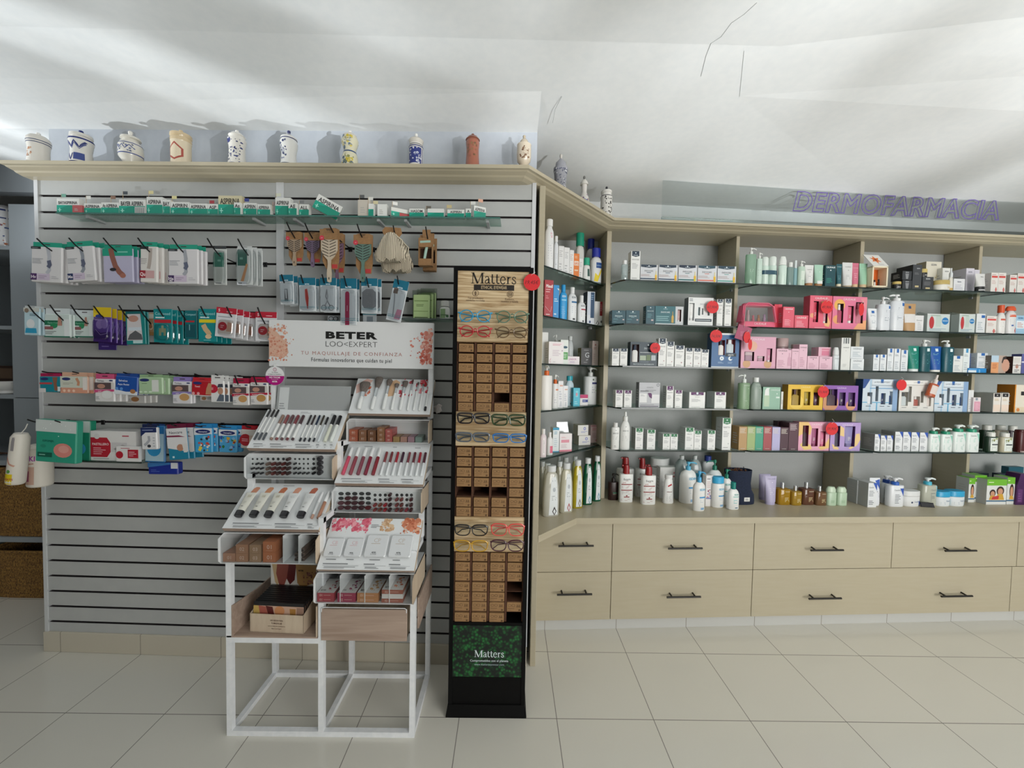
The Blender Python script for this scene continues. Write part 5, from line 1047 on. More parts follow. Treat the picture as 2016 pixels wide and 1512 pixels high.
B(1923.5,1944,695,'white box with blue mark standing on the flat blue kit','#e0e4e7',lrpb(),dp=.04,z=zt2+.001,yb=725)
shelf(FR,ZS[2],738,-.095,'goods on the third glass shelf')
B(1951,1980,700,'box with an orange panel and half a face printed, last bay third shelf','#c2b8b0',[('r',.0,.0,.5,.62,'#e0a070'),('r',0,.62,.5,1,'#b9cfe0'),('r',.5,.0,1,1,'#b9a496'),('o',.98,.45,.27,'#c99a84',.36),('p',[(.7,.62),(.78,.92),(1,.98),(1,.8),(.84,.78),(.76,.55)],'#2f2522'),('l',.08,.25,.44,.55,4,'#b5622f')],dp=.07,side='#6d6258')
B(1994,2010,701.7,'white and brown box with small portraits, near the right edge, third shelf','#e0deda',[('r',.1,.62,.85,.9,'#d5d2cc'),('o',.5,.42,.18,'#b98a7a',.13),('l',.2,.08,.8,.25,2,'#5a5a5a'),('r',0,.46,1,.5,'#8f8a84')],dp=.06,side='#4d3530')
B(2011,2026,696.7,'purple blue box cut by the right edge of the photo, third shelf','#5a5f9a',[('r',0,.55,1,.62,'#d9dae6')],dp=.05)
# ---- third bay, fourth shelf
shelf(FR,ZS[3],815,-.092,'goods on the fourth glass shelf')
def bluegift(x0,x1,yt,lb):return G(x0,x1,yt,lb,'#ccd8e2',[('r',.2,.0,.24,1,'#a5c4dc'),('r',.86,.0,1,1,'#8aa8cc'),('p',[(0,1),(.2,1),(.06,.72),(0,.7)],'#2d4f8f'),('r',.2,.70,.86,.72,'#4a8fc2'),('r',0,.25,.86,.275,'#5aa8d0'),('r',.4,0,.43,.25,'#5aa8d0'),('r',.26,.83,.82,.98,'#dbe3ea'),('r',.5,.88,.58,1,'#2a66b0'),('t','LA ROCHE-POSAY',.54,.91,.05,'#55616e',.46,.01),('r',.24,.80,.84,.81,'#55616e'),('l',.1,.12,.32,.17,1,'#55616e'),('l',.5,.12,.64,.17,1,'#55616e'),('l',.72,.12,.84,.17,1,'#55616e')],
 [('bottle',.14,.28,.2,.58,'#dfe2e6','#1d1c20'),('pipette',.37,.45,.3,.78,'#20262e',''),('tube',.53,.66,.2,.56,'#1f3560','#16264a'),('bottle',.76,.86,.2,.62,'#26426d','#dfe6ea')],side='#163a66',win='#b9c8d6')
bluegift(1698,1766.7,746.7,'pale blue serum gift box, left of three on fourth shelf')
G(1770,1839,749,'ivory serum gift box, middle of three on fourth shelf','#dfddd8',[('r',.2,.84,.95,.86,'#b5b2aa'),('p',[(.04,.98),(.2,.86),(.8,.86),(.96,.98)],'#e9e8e4'),('r',.5,.9,.57,.98,'#2a66b0'),('t','LA ROCHE-POSAY',.53,.93,.03,'#77797d',.3),('l',.08,.1,.26,.14,1,'#77797d'),('l',.4,.1,.55,.14,1,'#77797d'),('l',.7,.1,.92,.14,1,'#77797d')],
 [('bottle',.07,.26,.17,.62,'#c2cacb','#3a3f42'),('pipette',.26,.35,.3,.8,'#8f9294',''),('bottle',.42,.60,.17,.48,'#a3564a','#d9d4d0'),('pipette',.62,.70,.28,.64,'#8f8a84',''),('bottle',.80,.92,.17,.56,'#d9cfc8','#c99a8c')],side='#bdbab2',win='#d0cdc6')
bluegift(1840,1905,751,'pale blue serum gift box, right of three on fourth shelf')
TAG(1775,758,10,'','round red price tag between the left and middle serum gift boxes',d=-.118)
P(1829,1846,736,'amber serum bottle with white label hanging tilted before the serum gift boxes','#b5552f',[('r',.12,.2,.88,.85,'#dccfc9'),('l',.2,.3,.8,.75,5,'#a88f88')],'square','#e2d8d2',.42,.42,'nozzle',n=2,z=ZS[3]+.095,yb=784,d=-.135,tilt=.32,name='serum_bottle')
B(1906,1916,768,'small white and pale box, left of a pink and white box, fourth shelf','#e2e2e2',lines('#b9bcbe'),dp=.04,d=-.08)
B(1915.5,1930,782.5,'pink and white box beside the last upright, fourth shelf','#dfd6d8',[('r',.15,.05,.95,.72,'#d99aae'),('r',.3,.8,.6,.97,'#8f98a2'),('l',.3,.15,.9,.65,6,'#e8c2cf')],dp=.05)
shelf(FR,ZS[3],819,-.092,'goods on the fourth glass shelf')
for x0,x1,lb in((1955,1970,'white and peach box with black label, left of a pair on fourth shelf'),(1971,1986,'white and peach box with black label, right of a pair on fourth shelf')):
 B(x0,x1,774,lb,'#e6e0d8',[('r',.12,.80,.88,.98,'#1d1a1c'),('o',.5,.89,.1,'#c9c6c0',.03),('l',.15,.6,.85,.72,2,'#c2a878'),('o',.3,.12,.12,'#d98a4a'),('r',.05,.05,.95,.4,'#ead6c6')],dp=.12,side='#b5b6b2')
B(1997,2024,757.5,'large orange box with white panel at the right edge, fourth shelf','#e4dccc',[('r',0,0,.08,1,'#d98a1c'),('r',.08,.0,1,.2,'#dfd0b4'),('o',.3,.1,.12,'#d98a4a'),('r',.45,.62,.95,.76,'#1d1a1c')],dp=.09,side='#b5711a')
# ---- third bay, lowest shelf
shelf(FR,ZS[4],897,-.09,'goods on the lowest glass shelf')
cv='#2f55b0'
def cera():return[('p',[(.55,1),(1,1),(1,.68)],cv),('t','CeraVe',.36,.82,.06,'#6a7078',.55),('l',.12,.45,.75,.7,4,'#8f949a'),('l',.12,.1,.8,.3,3,'#70757b')]
for x0,x1,yt,lb in((1721.7,1732,855,'short white box with blue corner, first of three on lowest shelf'),(1733.7,1745,857.5,'short white box with blue corner, second of three on lowest shelf'),(1746,1757.5,857.5,'short white box with blue corner, third of three on lowest shelf'),(1761.7,1776.5,850,'tall white box with blue corner, first of four on lowest shelf'),(1777.5,1792.5,850.5,'tall white box with blue corner, second of four on lowest shelf'),(1794,1809,851,'tall white box with blue corner, third of four on lowest shelf'),(1810.5,1825.5,851.5,'tall white box with blue corner, last of four beside the green pump bottles')):
 B(x0,x1,yt,lb,'#e4e6e8',cera(),dp=.09,side='#9b9d9c',group='blue cornered boxes on the lowest shelf')
gp='#2f9a78'
def ceb(c='#8fd0bc'):return[('p',[(.62,.97),(.98,.97),(.95,.45)],c),('t','CeraVe',.42,.82,.07,'#77807f',.55),('l',.15,.5,.7,.72,3,'#a9d6c8'),('l',.15,.12,.8,.42,5,'#a3c4ba')]
for x0,x1,yt,lb in((1826,1846.7,841.7,'white bottle with green collar and white pump, first of four on lowest shelf'),(1849,1871,842.5,'white bottle with green collar and white pump, second of four on lowest shelf'),(1872.5,1896.7,836,'larger white bottle with green collar and white pump, third of four on lowest shelf'),(1898,1923,836.7,'larger white bottle with green collar and white pump, last of four beside the upright')):
 P(x0,x1,yt,lb,'#e2e9e6',ceb(),'square','#e4e9e6',.25,.55,'pump',gp,3.4,.5)
shelf(FR,ZS[4],897,-.09,'shampoo bottles on the lowest shelf')
def sh():return[('r',.18,.08,.95,.92,'#dde4dd'),('n',.25,.62,.75,.88,9,.12,['#6a7a3f','#8a9a5a','#b0a86a'],11),('r',.3,.46,.9,.54,'#3f464a'),('l',.3,.15,.85,.4,4,'#a9b0ac')]
for x0,x1,yt,c,lb,kw in((1930,1953,836.7,'#13301f','dark green shampoo bottle with white cap, back row in last bay',dict(d=.02)),(1956.7,1980,837,'#aaa08f','greyish beige shampoo bottle with white cap, back row in last bay',dict(d=.02)),(1981.7,2002.5,838,'#231826','blackish purple shampoo bottle with white cap, back row in last bay',dict(d=.02)),
 (1939,1960,851,'#16301f','dark green shampoo bottle with white cap, front row in last bay',{}),(1965,1988,852,'#b3ad94','beige shampoo bottle with white cap, front row in last bay',{})):
 P(x0,x1,yt,lb,c,sh(),'square','#e0e0da',.2,.56,'cap',n=3,ar=.55,**kw)
P(2000,2022,846,'dark red bottle on a white base at the right edge, lowest shelf','#4d181a',[('r',0,0,1,.07,'#e4e2dc'),('r',.35,.12,1,.9,'#dde4dd'),('n',.4,.65,.9,.88,6,.12,['#7a5a3a','#a8824a'],3)],'square','#4d181a',.06,.9,'wide',n=3.4)
# ---- third bay, worktop
shelf(FR,zc,995,-.15,'bottles standing on the worktop')
B(1687,1703,946,'white box with blue corner, back left of the cream group on the worktop','#dfe2e4',cera(),dp=.07,yb=991.7,side='#b0b3b3')
TU(1717.5,1738,942.5,'white tube with blue corner standing between white boxes and pump bottles','#e2e5e9','#e2e5e9',[('p',[(.5,.9),(.95,.95),(.95,.55)],cv),('l',.3,.3,.8,.6,5,'#8f949a')],cf=.06,cw=.85,yb=996)
B(1709,1726,951,'white box with blue corner, front one of the cream group on the worktop','#e2e5e7',cera(),dp=.08,yb=999,side='#b5b8b8')
P(1739,1760,937.5,'white bottle with blue collar and white pump, at the back of a pair','#dadee2',cera(),'square','#e6e8ea',.26,.5,'pump','#2c4f9f',3.4,.5,yb=991)
P(1754,1783,942.5,'white bottle with blue collar and white pump, in front of its pair','#e4e7ea',[('p',[(.62,.86),(.96,.86),(.9,.48)],cv),('t','CeraVe',.45,.78,.07,'#5f666e',.5),('l',.3,.15,.7,.6,7,'#70757b')],'square','#e6e8ea',.24,.42,'pump','#2c5fb5',3.4,.5,yb=998)
J(1783,1818,968,'wide white oval jar with white lid, right of the blue collar bottles','#e2e4e4','#dcdedd',[('o',.38,.42,.05,'#2c3a5c'),('t','CeraVe',.66,.5,.16,'#5f7a9f',.3),('p',[(.82,.1),(.98,.15),(.95,.6),(.8,.5)],cv)],.32,yb=998,n=2.4,ar=.6)
P(1820,1849,942.5,'translucent bottle with cyan collar and white pump, between oval jars','#d3d5c4',[('t','CeraVe',.66,.78,.07,'#77807f',.4),('l',.45,.2,.85,.65,6,'#7a817e'),('p',[(.8,.95),(.97,.95),(.97,.5)],'#7fcbe0')],'square','#dfe5e6',.25,.4,'pump','#4fb8d2',3.2,.55,yb=996,mat=clear('#d9dbcb',.1,'cloudy_bottle',.12,.6))
for x0,x1,yt,lb in((1848,1877,969,'white oval jar with cyan lid, left of two on the worktop'),(1874,1906,968,'white oval jar with cyan lid, right of two on the worktop')):
 J(x0,x1,yt,lb,'#dfe4e6','#2fa0cc',[('l',.2,.2,.5,.5,2,'#8fa3b5'),('t','CeraVe',.68,.62,.16,'#6a8aa8',.3),('p',[(.86,.1),(.98,.2),(.98,.8),(.9,.8)],'#7fcbe0')],.36,yb=997.5,n=2.4,ar=.6)
pt=onZ(1828,999,zc);mb=MB();mb.bbox(-.037,0,0,.037,.008,.03,M('#26262a',.25),.004);o=mb.build('sign_holder',mtx=Matrix.Translation((pt.x,pt.y-.0,zc+.0005))@Matrix.Rotation(FR.a-.25,4,'Z')@Matrix.Rotation(-.5,4,'X'))
tag(o,'small black plastic slab leaning before the translucent cyan collar bottle','holder')
shelf(FR,zc,992,-.15,'hair colour boxes on the worktop')
gb='#6fb52c'
def hair(f=((.5,.45,.34),),extra=()):
 o=[('r',0,.76,1,1,gb),('l',.08,.85,.4,.93,1,'#dcefc0'),('r',0,.12,1,.17,'#3f6a8a')]
 for u,v,r in f:o+=[('o',u,v,r*.9,'#3a241c',r*.85),('o',u,v-.03,r*.62,'#c99678',r*.62),('p',[(u-r,.19),(u+r,.19),(u+r*.6,v-r*.6),(u-r*.6,v-r*.6)],'#d2a23a')]
 return o+list(extra)
for x0,x1,yt,yb,lb,f in((1907,1919,941.7,989,'narrow hair colour box with green top and child picture, leftmost of four',((.6,.5,.3),)),(1918,1941.5,936,988,'tall hair colour box with green top and yellow shirt child, second of four',((.65,.52,.26),)),(1982.5,1997.5,940,993,'hair colour box with green top next to the purple box, last of four',((.6,.5,.3),))):
 B(x0,x1,yt,lb,'#dcdedb',hair(f),dp=.07,yb=yb,side='#c2c5c2',top=gb)
B(1942.5,1981.5,944,'wide hair colour box with green top picturing two children, third of four','#dfe1de',hair(((.3,.46,.17),(.68,.55,.21)),[('p',[(.25,.2),(.6,.22),(.62,.36),(.3,.32)],'#c93a3a')]),dp=.06,yb=993.5,side='#b9bcb9',top=gb)
B(1920,1945,931.7,'dark navy carton at the back, behind the tall green topped box','#1d2a40',[],dp=.04,d=.03)
B(1966,2000,933,'dark navy carton at the back, behind the wide green topped box','#16283c',[],dp=.04,d=.03)
B(1984,2013,919.5,'teal and lime carton at the back near the right edge','#12586a',[('p',[(.5,0),(1,.3),(1,0)],'#8aa83a')],dp=.04,d=.06)
s,d,z,W,H=place(2001,2022,933,994);mb=MB();a=W/2
mb.prism([(-a,0),(a,0),(a,H),(-a*.35,H),(-a*.9,H*.62)],0,.07,M('#43194f',.35));deco(mb,Flat((-a,0,0),(W,0,0),(0,0,H),(0,-1,0)),W,H,[('r',.15,.08,.6,.5,'#5d2f68'),('l',.2,.1,.55,.4,4,'#7a4d85')])
tag(mb.build('carton',loc=FR.w(s,d,z),rz=FR.a),'purple slant-topped carton at the right edge of the worktop','box',CT.group)
# ================================================================ goods in the corner unit
RZ=radians(-32)
def cshelf(k,yb,g):shelf(FC,ZS[k]if k<5 else zc,yb,.035,g,RZ)
cshelf(0,540,'goods on the top corner shelf')
P(1131,1150,459,'large white bottle with green cap at the back of the top corner shelf','#dfe0dc',[('l',.2,.2,.8,.5,3,'#b9bab5')],'taper','#1d9a7c',.25,.78,'cap',d=.11,n=2.2)
P(1153,1171,468,'large white bottle with navy cap at the back of the top corner shelf','#dcdee2',[],'soft','#1f2f8a',.22,.7,'cap',d=.12,n=2.2)
P(1071.5,1088.5,432,'tall white spray can, leftmost on the top corner shelf','#e4e5e6',[('n',.4,.72,.8,.82,5,.1,['#e0a0b0','#d9b0bb'],2),('l',.3,.2,.8,.62,7,'#b5b9c2')],'spray','#e8e8e8',.14,.7,'cap',n=2,d=.02,name='spray_can')
P(1088.8,1098,465,'slim white spray can next to the tallest one, top corner shelf','#dfe2e6',[('l',.3,.2,.8,.62,6,'#b5b9c2')],'spray','#e8e8e8',.16,.7,'cap',n=2,d=.03,name='spray_can')
wl=lambda c='#b5b5b8':[('l',.15,.6,.8,.85,4,c),('l',.15,.1,.7,.4,3,c)]
B(1099,1109.5,484,'plain white box, first right of the spray cans','#e3e3e3',wl(),dp=.04)
B(1110,1120.5,487,'plain white box, second right of the spray cans','#e3e3e3',wl(),dp=.04)
B(1121,1129,492,'plain white box, third right of the spray cans beside the orange one','#e3e3e3',wl('#c9b0a8'),dp=.04)
B(1129,1139.8,499,'orange and white box on the top corner shelf','#e07a2c',[('r',.1,.52,.9,.70,'#ecd9c9'),('t','APO',.5,.6,.1,'#d9662c',.7,.02),('r',.15,.3,.8,.36,'#ecc9a8'),('l',.15,.8,.8,.92,2,'#f0c9a0')],dp=.04)
B(1140,1147,509,'narrow white box right of the orange box','#e3e3e3',wl(),dp=.04)
P(1147,1162,508,'small white bottle with green cap before the large one, top corner shelf','#e4e5e3',[('r',.5,.3,.85,.75,'#3a5a52'),('l',.2,.15,.8,.3,2,'#8fa39c')],'taper','#26a583',.30,.75,'cap',n=2.2,d=.03)
P(1162.5,1183,489,'white and yellow bottle with navy cap, rightmost on the top corner shelf','#dfe0e2',[('r',.38,.58,.95,.78,'#1d4a8f'),('t','Lactovit',.66,.68,.05,'#a9c9e0',.5),('p',[(.2,.1),(.55,.08),(.95,.5),(.9,.58),(.6,.3),(.3,.4)],'#e8cf2c'),('r',.1,0,.95,.06,'#2c2f3f')],'soft','#1d2c9a',.24,.78,'cap',n=2.6,d=.03)
cshelf(1,630,'goods on the second corner shelf')
B(1071,1088,551,'dark red box with white lettering, leftmost on the second corner shelf','#a81e2c',[('t','Pilexil',.55,.84,.085,'#f0e4e4',.75,.03),('l',.15,.66,.85,.78,2,'#e0b0b4'),('l',.15,.5,.6,.6,2,'#d98a92'),('s',[(.1,.3),(.4,.22),(.7,.15),(.85,.3)],.03,'#e4c9cb'),('l',.2,.06,.7,.12,1,'#e4c9cb')],dp=.05,side='#8f1825')
B(1088.5,1099.5,561,'bright blue box on the second corner shelf','#1f8fd2',[('l',.15,.5,.85,.62,2,'#d9ecf6'),('l',.15,.1,.8,.2,1,'#d9ecf6'),('p',[(.6,.9),(1,.9),(1,.84)],'#d9ecf6')],dp=.04)
P(1100,1115.4,561,'bright blue bottle with blue cap on the second corner shelf','#2a9ad6',[('t','ISDIN',.5,.84,.07,'#d9ecf6',.5,.02),('r',.2,.68,.8,.73,'#8fd0f0'),('l',.2,.2,.8,.5,4,'#7fc4ea')],'soft','#2a9ad6',.2,.5,'cap',n=2.6,d=.035)
P(1116,1134,566,'white bottle with blue band, taller of two on the second corner shelf','#e3e5e7',[('t','ISDIN',.6,.86,.07,'#4a5a6a',.5,.02),('r',.35,.66,.95,.72,'#2c6a9a'),('l',.4,.3,.9,.56,4,'#a9b5c0'),('r',.5,.06,.75,.12,'#33363a')],'soft','#e6e7e8',.18,.5,'cap',n=2.6,d=.035)
P(1135,1151.5,582,'white bottle with red band, shorter of two on the second corner shelf','#e3e5e7',[('t','ISDIN',.6,.82,.08,'#4a4a52',.5,.02),('r',.4,.62,.95,.68,'#a83a4a'),('l',.4,.3,.9,.56,4,'#c0b0b5'),('r',.55,.06,.75,.14,'#55585a')],'soft','#e6e7e8',.24,.5,'cap',n=2.6,d=.035)
B(1155.5,1170,574,'white and navy box with upright lettering on the second corner shelf','#dde1e8',[('r',.08,.3,.45,.98,'#cfd6e2'),('r',.45,.22,.95,.98,'#1f4568'),('l',.5,.75,.9,.92,3,'#7fa0c0'),('o',.4,.1,.12,'#3a4f7a',.04)],dp=.06,side='#14304d')
B(1170.5,1190.5,593.6,'white box with red label and black mark, beside the upright, second corner shelf','#dfdfde',[('r',.5,.42,.78,1,'#a02a34'),('o',.68,.18,.1,'#5a5c5e',.05),('s',[(.15,.08),(.3,.22),(.42,.12),(.3,.02)],.06,'#2c2c2e'),('l',.55,.6,.72,.9,4,'#d9a0a5')],dp=.03,d=.012)
cshelf(2,720,'goods on the third corner shelf')
B(1066,1078,654,'white carton at the back, behind the large pink and white box','#dcdcda',[],dp=.05,d=.09)
P(1088,1099,659,'white pump bottle behind the large pink and white box','#d9dad8',[],'soft','#e0e1df',.3,.4,'pump',d=.12,nd=-1)
P(1115.5,1127.5,662,'grey spray bottle at the back of the third corner shelf','#c2c6c8',[('t','F',.6,.3,.12,'#5a5f63',.4),('l',.3,.5,.8,.7,3,'#9fa5a8')],'round','#d3d6d6',.14,.6,'cap',d=.1,n=2)
B(1103,1118,669,'white box with green lower half behind the low pink box','#dde3dd',[('o',.6,.7,.3,'#1f4f66',.05),('r',.35,.2,.95,.5,'#58a35a'),('l',.4,.25,.85,.45,3,'#d0e6cf')],dp=.04,d=.05)
B(1080,1109,672.7,'large white box with pink print on the third corner shelf','#e6e1e2',[('l',.25,.82,.9,.92,2,'#d98aa0'),('l',.25,.35,.85,.65,4,'#c9b9c6'),('o',.9,.6,.05,'#b9a9b9'),('s',[(.12,.06),(.06,.15),(.14,.24)],.02,'#c9607c'),('l',.3,.08,.5,.12,1,'#a9a0a8')],dp=.06,d=.02)
B(1113.5,1140.6,701.6,'low white box with pink edges before the taller goods, third corner shelf','#e3dade',[('t','LINDOR',.5,.66,.2,'#b06a9a',.6),('r',0,0,.06,1,'#d97fa5'),('l',.3,.2,.8,.45,3,'#b9a3c0')],dp=.03,d=.03)
B(1143.6,1165,685,'black box with a pale letter G on the third corner shelf','#28282b',[('t','G',.55,.6,.3,'#b9bcc0',.4),('l',.25,.85,.8,.9,1,'#a9a9ab'),('t','gel',.55,.34,.08,'#c9ccd0',.3),('l',.25,.14,.8,.2,1,'#a9a9ab')],dp=.05,side='#7a7438',d=.06)
B(1165.5,1177,671,'tall pale pink box beside the black letter box','#dcc9c4',[('o',.5,.84,.08,'#a83a3a',.035),('l',.2,.65,.8,.75,2,'#b98a84'),('l',.2,.1,.6,.5,5,'#c9aea8')],dp=.05,d=.05)
cshelf(3,804,'goods on the fourth corner shelf')
P(1064,1085.7,719,'large white bottle with orange collar pump, leftmost on the fourth corner shelf','#e3e1de',[],'square','#e4e4e2',.22,.42,'pump','#e06a2c',2.4,.55,d=.02,nd=0)
P(1085.8,1098,737.5,'white bottle with orange collar and pump, beside the large orange collared one','#e2e2e2',[('r',.5,.72,.95,.78,'#d98a6a'),('l',.3,.2,.8,.6,4,'#c2c2c8')],'square','#e4e4e2',.26,.5,'pump','#e06a2c',d=.04,nd=1)
B(1098.3,1108,750,'slim white box with pale orange stripe, taller of two','#e2e2e4',[('r',.3,.8,.9,.85,'#d9a58f'),('l',.2,.3,.8,.65,4,'#b9bcc6'),('p',[(.3,.05),(.8,.05),(.7,.25),(.45,.25)],'#c9ccd2')],dp=.04)
B(1108.3,1117.4,759.4,'slim white box with pale orange stripe, shorter of two','#e2e2e4',[('r',.3,.8,.9,.85,'#d9a58f'),('l',.2,.3,.8,.65,4,'#b9bcc6'),('p',[(.3,.05),(.8,.05),(.7,.25),(.45,.25)],'#c9ccd2')],dp=.04)
P(1112,1128,740,'pale blue spray can with turquoise top behind the slim white boxes','#c6d9e4',[('l',.4,.3,.9,.8,5,'#7fa0b9'),('r',.5,.05,.8,.12,'#5a4a4a')],'spray','#2aa3b5',.15,.7,'cap',n=2,d=.09,name='spray_can')
B(1128.3,1141,763.7,'turquoise box right of the blue spray can','#2fb0c9',[('r',.3,.5,.72,.85,'#7fd0dc'),('o',.5,.65,.16,'#c98a9a',.09),('l',.2,.1,.8,.3,2,'#a5e0ea')],dp=.04)
B(1141.5,1157,777,'low box with magenta and navy bands on the fourth corner shelf','#e0dcde',[('r',.0,.68,1,1,'#c2306a'),('r',.3,.3,1,.55,'#2c3f8a'),('l',.35,.36,.9,.5,1,'#c9d0e6')],dp=.04)
P(1148.5,1173,723,'tall white bottle with white pump, rightmost on the fourth corner shelf','#dcdedf',[('r',.5,.72,.98,.79,'#3a3f74'),('o',.6,.88,.07,'#5a6a5c'),('l',.5,.4,.9,.66,3,'#b0b4bc'),('o',.85,.5,.04,'#5fae5a')],'square','#e4e5e4',.24,.36,'pump',n=2.3,d=.06,nd=1)
cshelf(4,886,'goods on the lowest corner shelf')
P(1063,1075.3,844,'pale pink bottle with upright lettering, leftmost on the lowest corner shelf','#dccfd3',[('r',.3,.1,.7,.85,'#e6dfe0'),('l',.45,.2,.58,.75,9,'#6a6a74')],'soft','#e6e4e4',.18,.55,'cap',n=2.2,d=.02)
P(1075.7,1087.8,850.7,'small pale bottle with pink label next to the lettered pink bottle','#dedede',[('r',.45,.12,.95,.5,'#d96a84'),('l',.5,.2,.9,.42,2,'#f0d0d8')],'soft','#e6e4e4',.2,.5,'cap',n=2.2,d=.03)
s,d,z,W,H=(lambda a:a)(place(1098,1127,832,875,.06));mb=MB();a=W/2
mb.loft([[(-a,.02,0),(a,.02,0),(a,.045,0),(-a,.045,0)],[(-a*.95,.03,H*.95),(a*.55,.03,H*.95),(a*.55,.036,H*.95),(-a*.95,.036,H*.95)],[(-a*.95,.031,H),(a*.55,.031,H),(a*.55,.034,H),(-a*.95,.034,H)]],M('#a9adae',.3,.4));deco(mb,Flat((-a,.0195,0),(W,0,0),(0,.01,H),(0,-1,0)),W,H,[('p',[(.2,.4),(.75,.42),(.72,.55),(.5,.62),(.2,.55)],'#d9d23a')])
tag(mb.build('foil_sachet',loc=FC.w(s,d,z),rz=FC.a+RZ),'silver foil sachet with yellow flash behind the pink and white box','sachet',CT.group)
B(1088,1100.3,842,'white and light blue box on the lowest corner shelf','#dfe4e6',[('r',.0,.9,1,1,'#2f9ac2'),('l',.2,.72,.85,.86,2,'#5fa0ba'),('l',.2,.2,.8,.6,5,'#b9c9d2'),('r',0,0,1,.04,'#2f9ac2')],dp=.04,d=.05)
B(1101.6,1125.5,853.7,'white box with pink blocks in front of the silver sachet','#e6dfe0',[('r',.12,.5,.78,.66,'#dc8fa0'),('l',.12,.74,.6,.84,2,'#d9a0ab'),('r',0,.0,1,.1,'#d97f92'),('l',.12,.2,.8,.42,3,'#c9b5ba')],dp=.05,d=.02)
crb=[('l',.3,.25,.9,.42,2,'#6a74c0'),('o',.65,.66,.12,'#7f88cc',.16),('o',.65,.66,.06,'#dcdad4',.08)]
B(1139,1162,857.5,'cream box with violet emblem, lower of a stack of two','#dcdad6',crb,dp=.07,d=.05,side='#d3ccb8')
_,zt2=FC.hit(1150,857.5,.05);ztk=zt2
B(1137.5,1158,837,'cream box with violet emblem, upper of a stack of two','#dcdad6',crb,dp=.07,d=.055,z=ztk+.001,yb=857,side='#d3ccb8')
B(1162.3,1178,837,'pink box with red corner marks beside the cream stack','#dfc4c6',[('r',0,.9,1,1,'#cf9aa2'),('l',.15,.7,.85,.86,2,'#d98a96'),('l',.15,.3,.7,.55,4,'#c9a5aa')]+corner_mark('#c24a5a'),dp=.06,d=.05)
cshelf(5,990,'gel bottles in the corner')
def gel(mark):return[('p',[(.28,.04),(.86,.04),(.86,.8),(.78,.93),(.5,.93),(.4,.8)],'#dfe4e6'),('l',.5,.76,.78,.84,1,'#8f9a9a'),('o',.62,.6,.1,'#b5bcc2',.05),('l',.46,.36,.78,.48,3,'#a5adb0'),('p',[(.5,.12),(.64,.23),(.78,.12),(.64,.01+.02)],mark),('p',[(.56,.12),(.64,.18),(.72,.12),(.64,.06)],'#dfe4e6')]
gl=lambda c,b=.6:clear(c,.12,'shower_gel',.08,b)
def gelb(x0,x1,yt,yb,c,mark,lb,lab=True,b=.6):return P(x0,x1,yt,lb,c,gel(mark)if lab else[],'gel','#d6d9da',.11,.55,'cap',n=2.6,ar=.5,yb=yb,mat=gl(c,b),name='gel_bottle')
gelb(1096,1107,899,975,'#d6d3bf','#fff','cream gel bottle in the back row, left of two, under the lowest corner shelf',False)
gelb(1126.7,1141,899,978,'#c9c98a','#fff','yellowish gel bottle in the back row behind the yellow gel',False)
gelb(1107,1125,901,985,'#d3d0bd','#fff','cream gel bottle in the back row, second one, behind the peach labelled bottle',False)
gelb(1095,1113,909,995,'#d9d6c4','#fff','cream gel bottle in the middle row, between two front bottles',False)
gelb(1062,1078,909,993,'#d5d3c3','#fff','cream gel bottle farthest left, behind two others',False)
gelb(1071,1090,913,1004,'#dbd9c9','#fff','cream gel bottle second from left, behind the front black-marked one',False)
gelb(1075,1106,917.8,1017,'#dcdacd','#3a3134','cream gel bottle with dark diamond mark, frontmost in the corner')
gelb(1106.6,1131.8,912.7,1009.5,'#dedbc4','#b04a48','cream gel bottle with red diamond mark, second in the front row')
gelb(1130.5,1150.6,906.5,1000.7,'#d6c52a','#6a5a2c','yellow gel bottle with olive picture on its label, in the corner',b=.5)
gelb(1150.6,1169.5,902.7,994,'#10603f','#3f8fb0','dark green gel bottle with blue diamond mark, left of two',b=.7)
gelb(1169.8,1186,898.4,987,'#10603f','#3f8fb0','dark green gel bottle with blue diamond mark, right one against the upright',b=.7)
# ================================================================ apothecary jars on the cornices
def crock(px,yb,yt,wpx,Y,body,lid,bc,lc,ops,label,knob='#e4e2dc',zb=None,F=None,d=None,bands=()):
 if F:
  s,_=F.hit(px,yb,d);p=F.w(s,d);sc=(F.w(s,d)-Vector((0,0,0))).y/FX
 else:p=onS(px,yb,-.055);sc=p.y/FX
 zb=ZCT+.0006
 r0=ray(px,yt);zt_=HC+r0.z/r0.y*p.y;H=zt_-zb;R=wpx*sc/2
 root=empty('apothecary_jar',label,'ceramic jar',(p.x,p.y,zb),0,'apothecary jars on the cornices')
 pr=[(k,v*H)for k,v in body];mb=MB();mb.lathe([(R*k,v)for k,v in pr],M(bc,.18,coat=.4),seg=28)
 rm=Round(R,R,pr);deco(mb,rm,2*R,pr[-1][1],ops)
 hb=pr[-1][1]
 for z,h,c in bands:
  rr=[]
  for q in(z*hb,(z+h)*hb):
   k=1
   for(r1,z1),(r2,z2)in zip(pr,pr[1:]):
    if z1<=q<=z2:k=r1+(r2-r1)*(q-z1)/max(z2-z1,1e-6)
   rr.append(sring(R*k+.0005,R*k+.0005,q,2,28))
  mb.loft(rr,M(c,.2),True,False,False)
 mb.build('body',root)
 q=MB();ks=[(k,v*.965)if v>.8 else(k,v)for k,v in lid if v<.94];q.lathe([(R*k,v*H)for k,v in ks],M(lc,.18,coat=.4),seg=24);lo=q.build('lid',root)
 kb=MB();z0=ks[-1][1]*H;kr=max(R*.2,.007);kb.lathe([(kr*.5,z0-.001),(kr,z0+(H-z0)*.45),(kr*.9,z0+(H-z0)*.8),(kr*.2,H)],M(knob,.2),seg=14);kb.build('knob',lo)
 return root
bl,bl2='#1e2c6e','#3a4a8a'
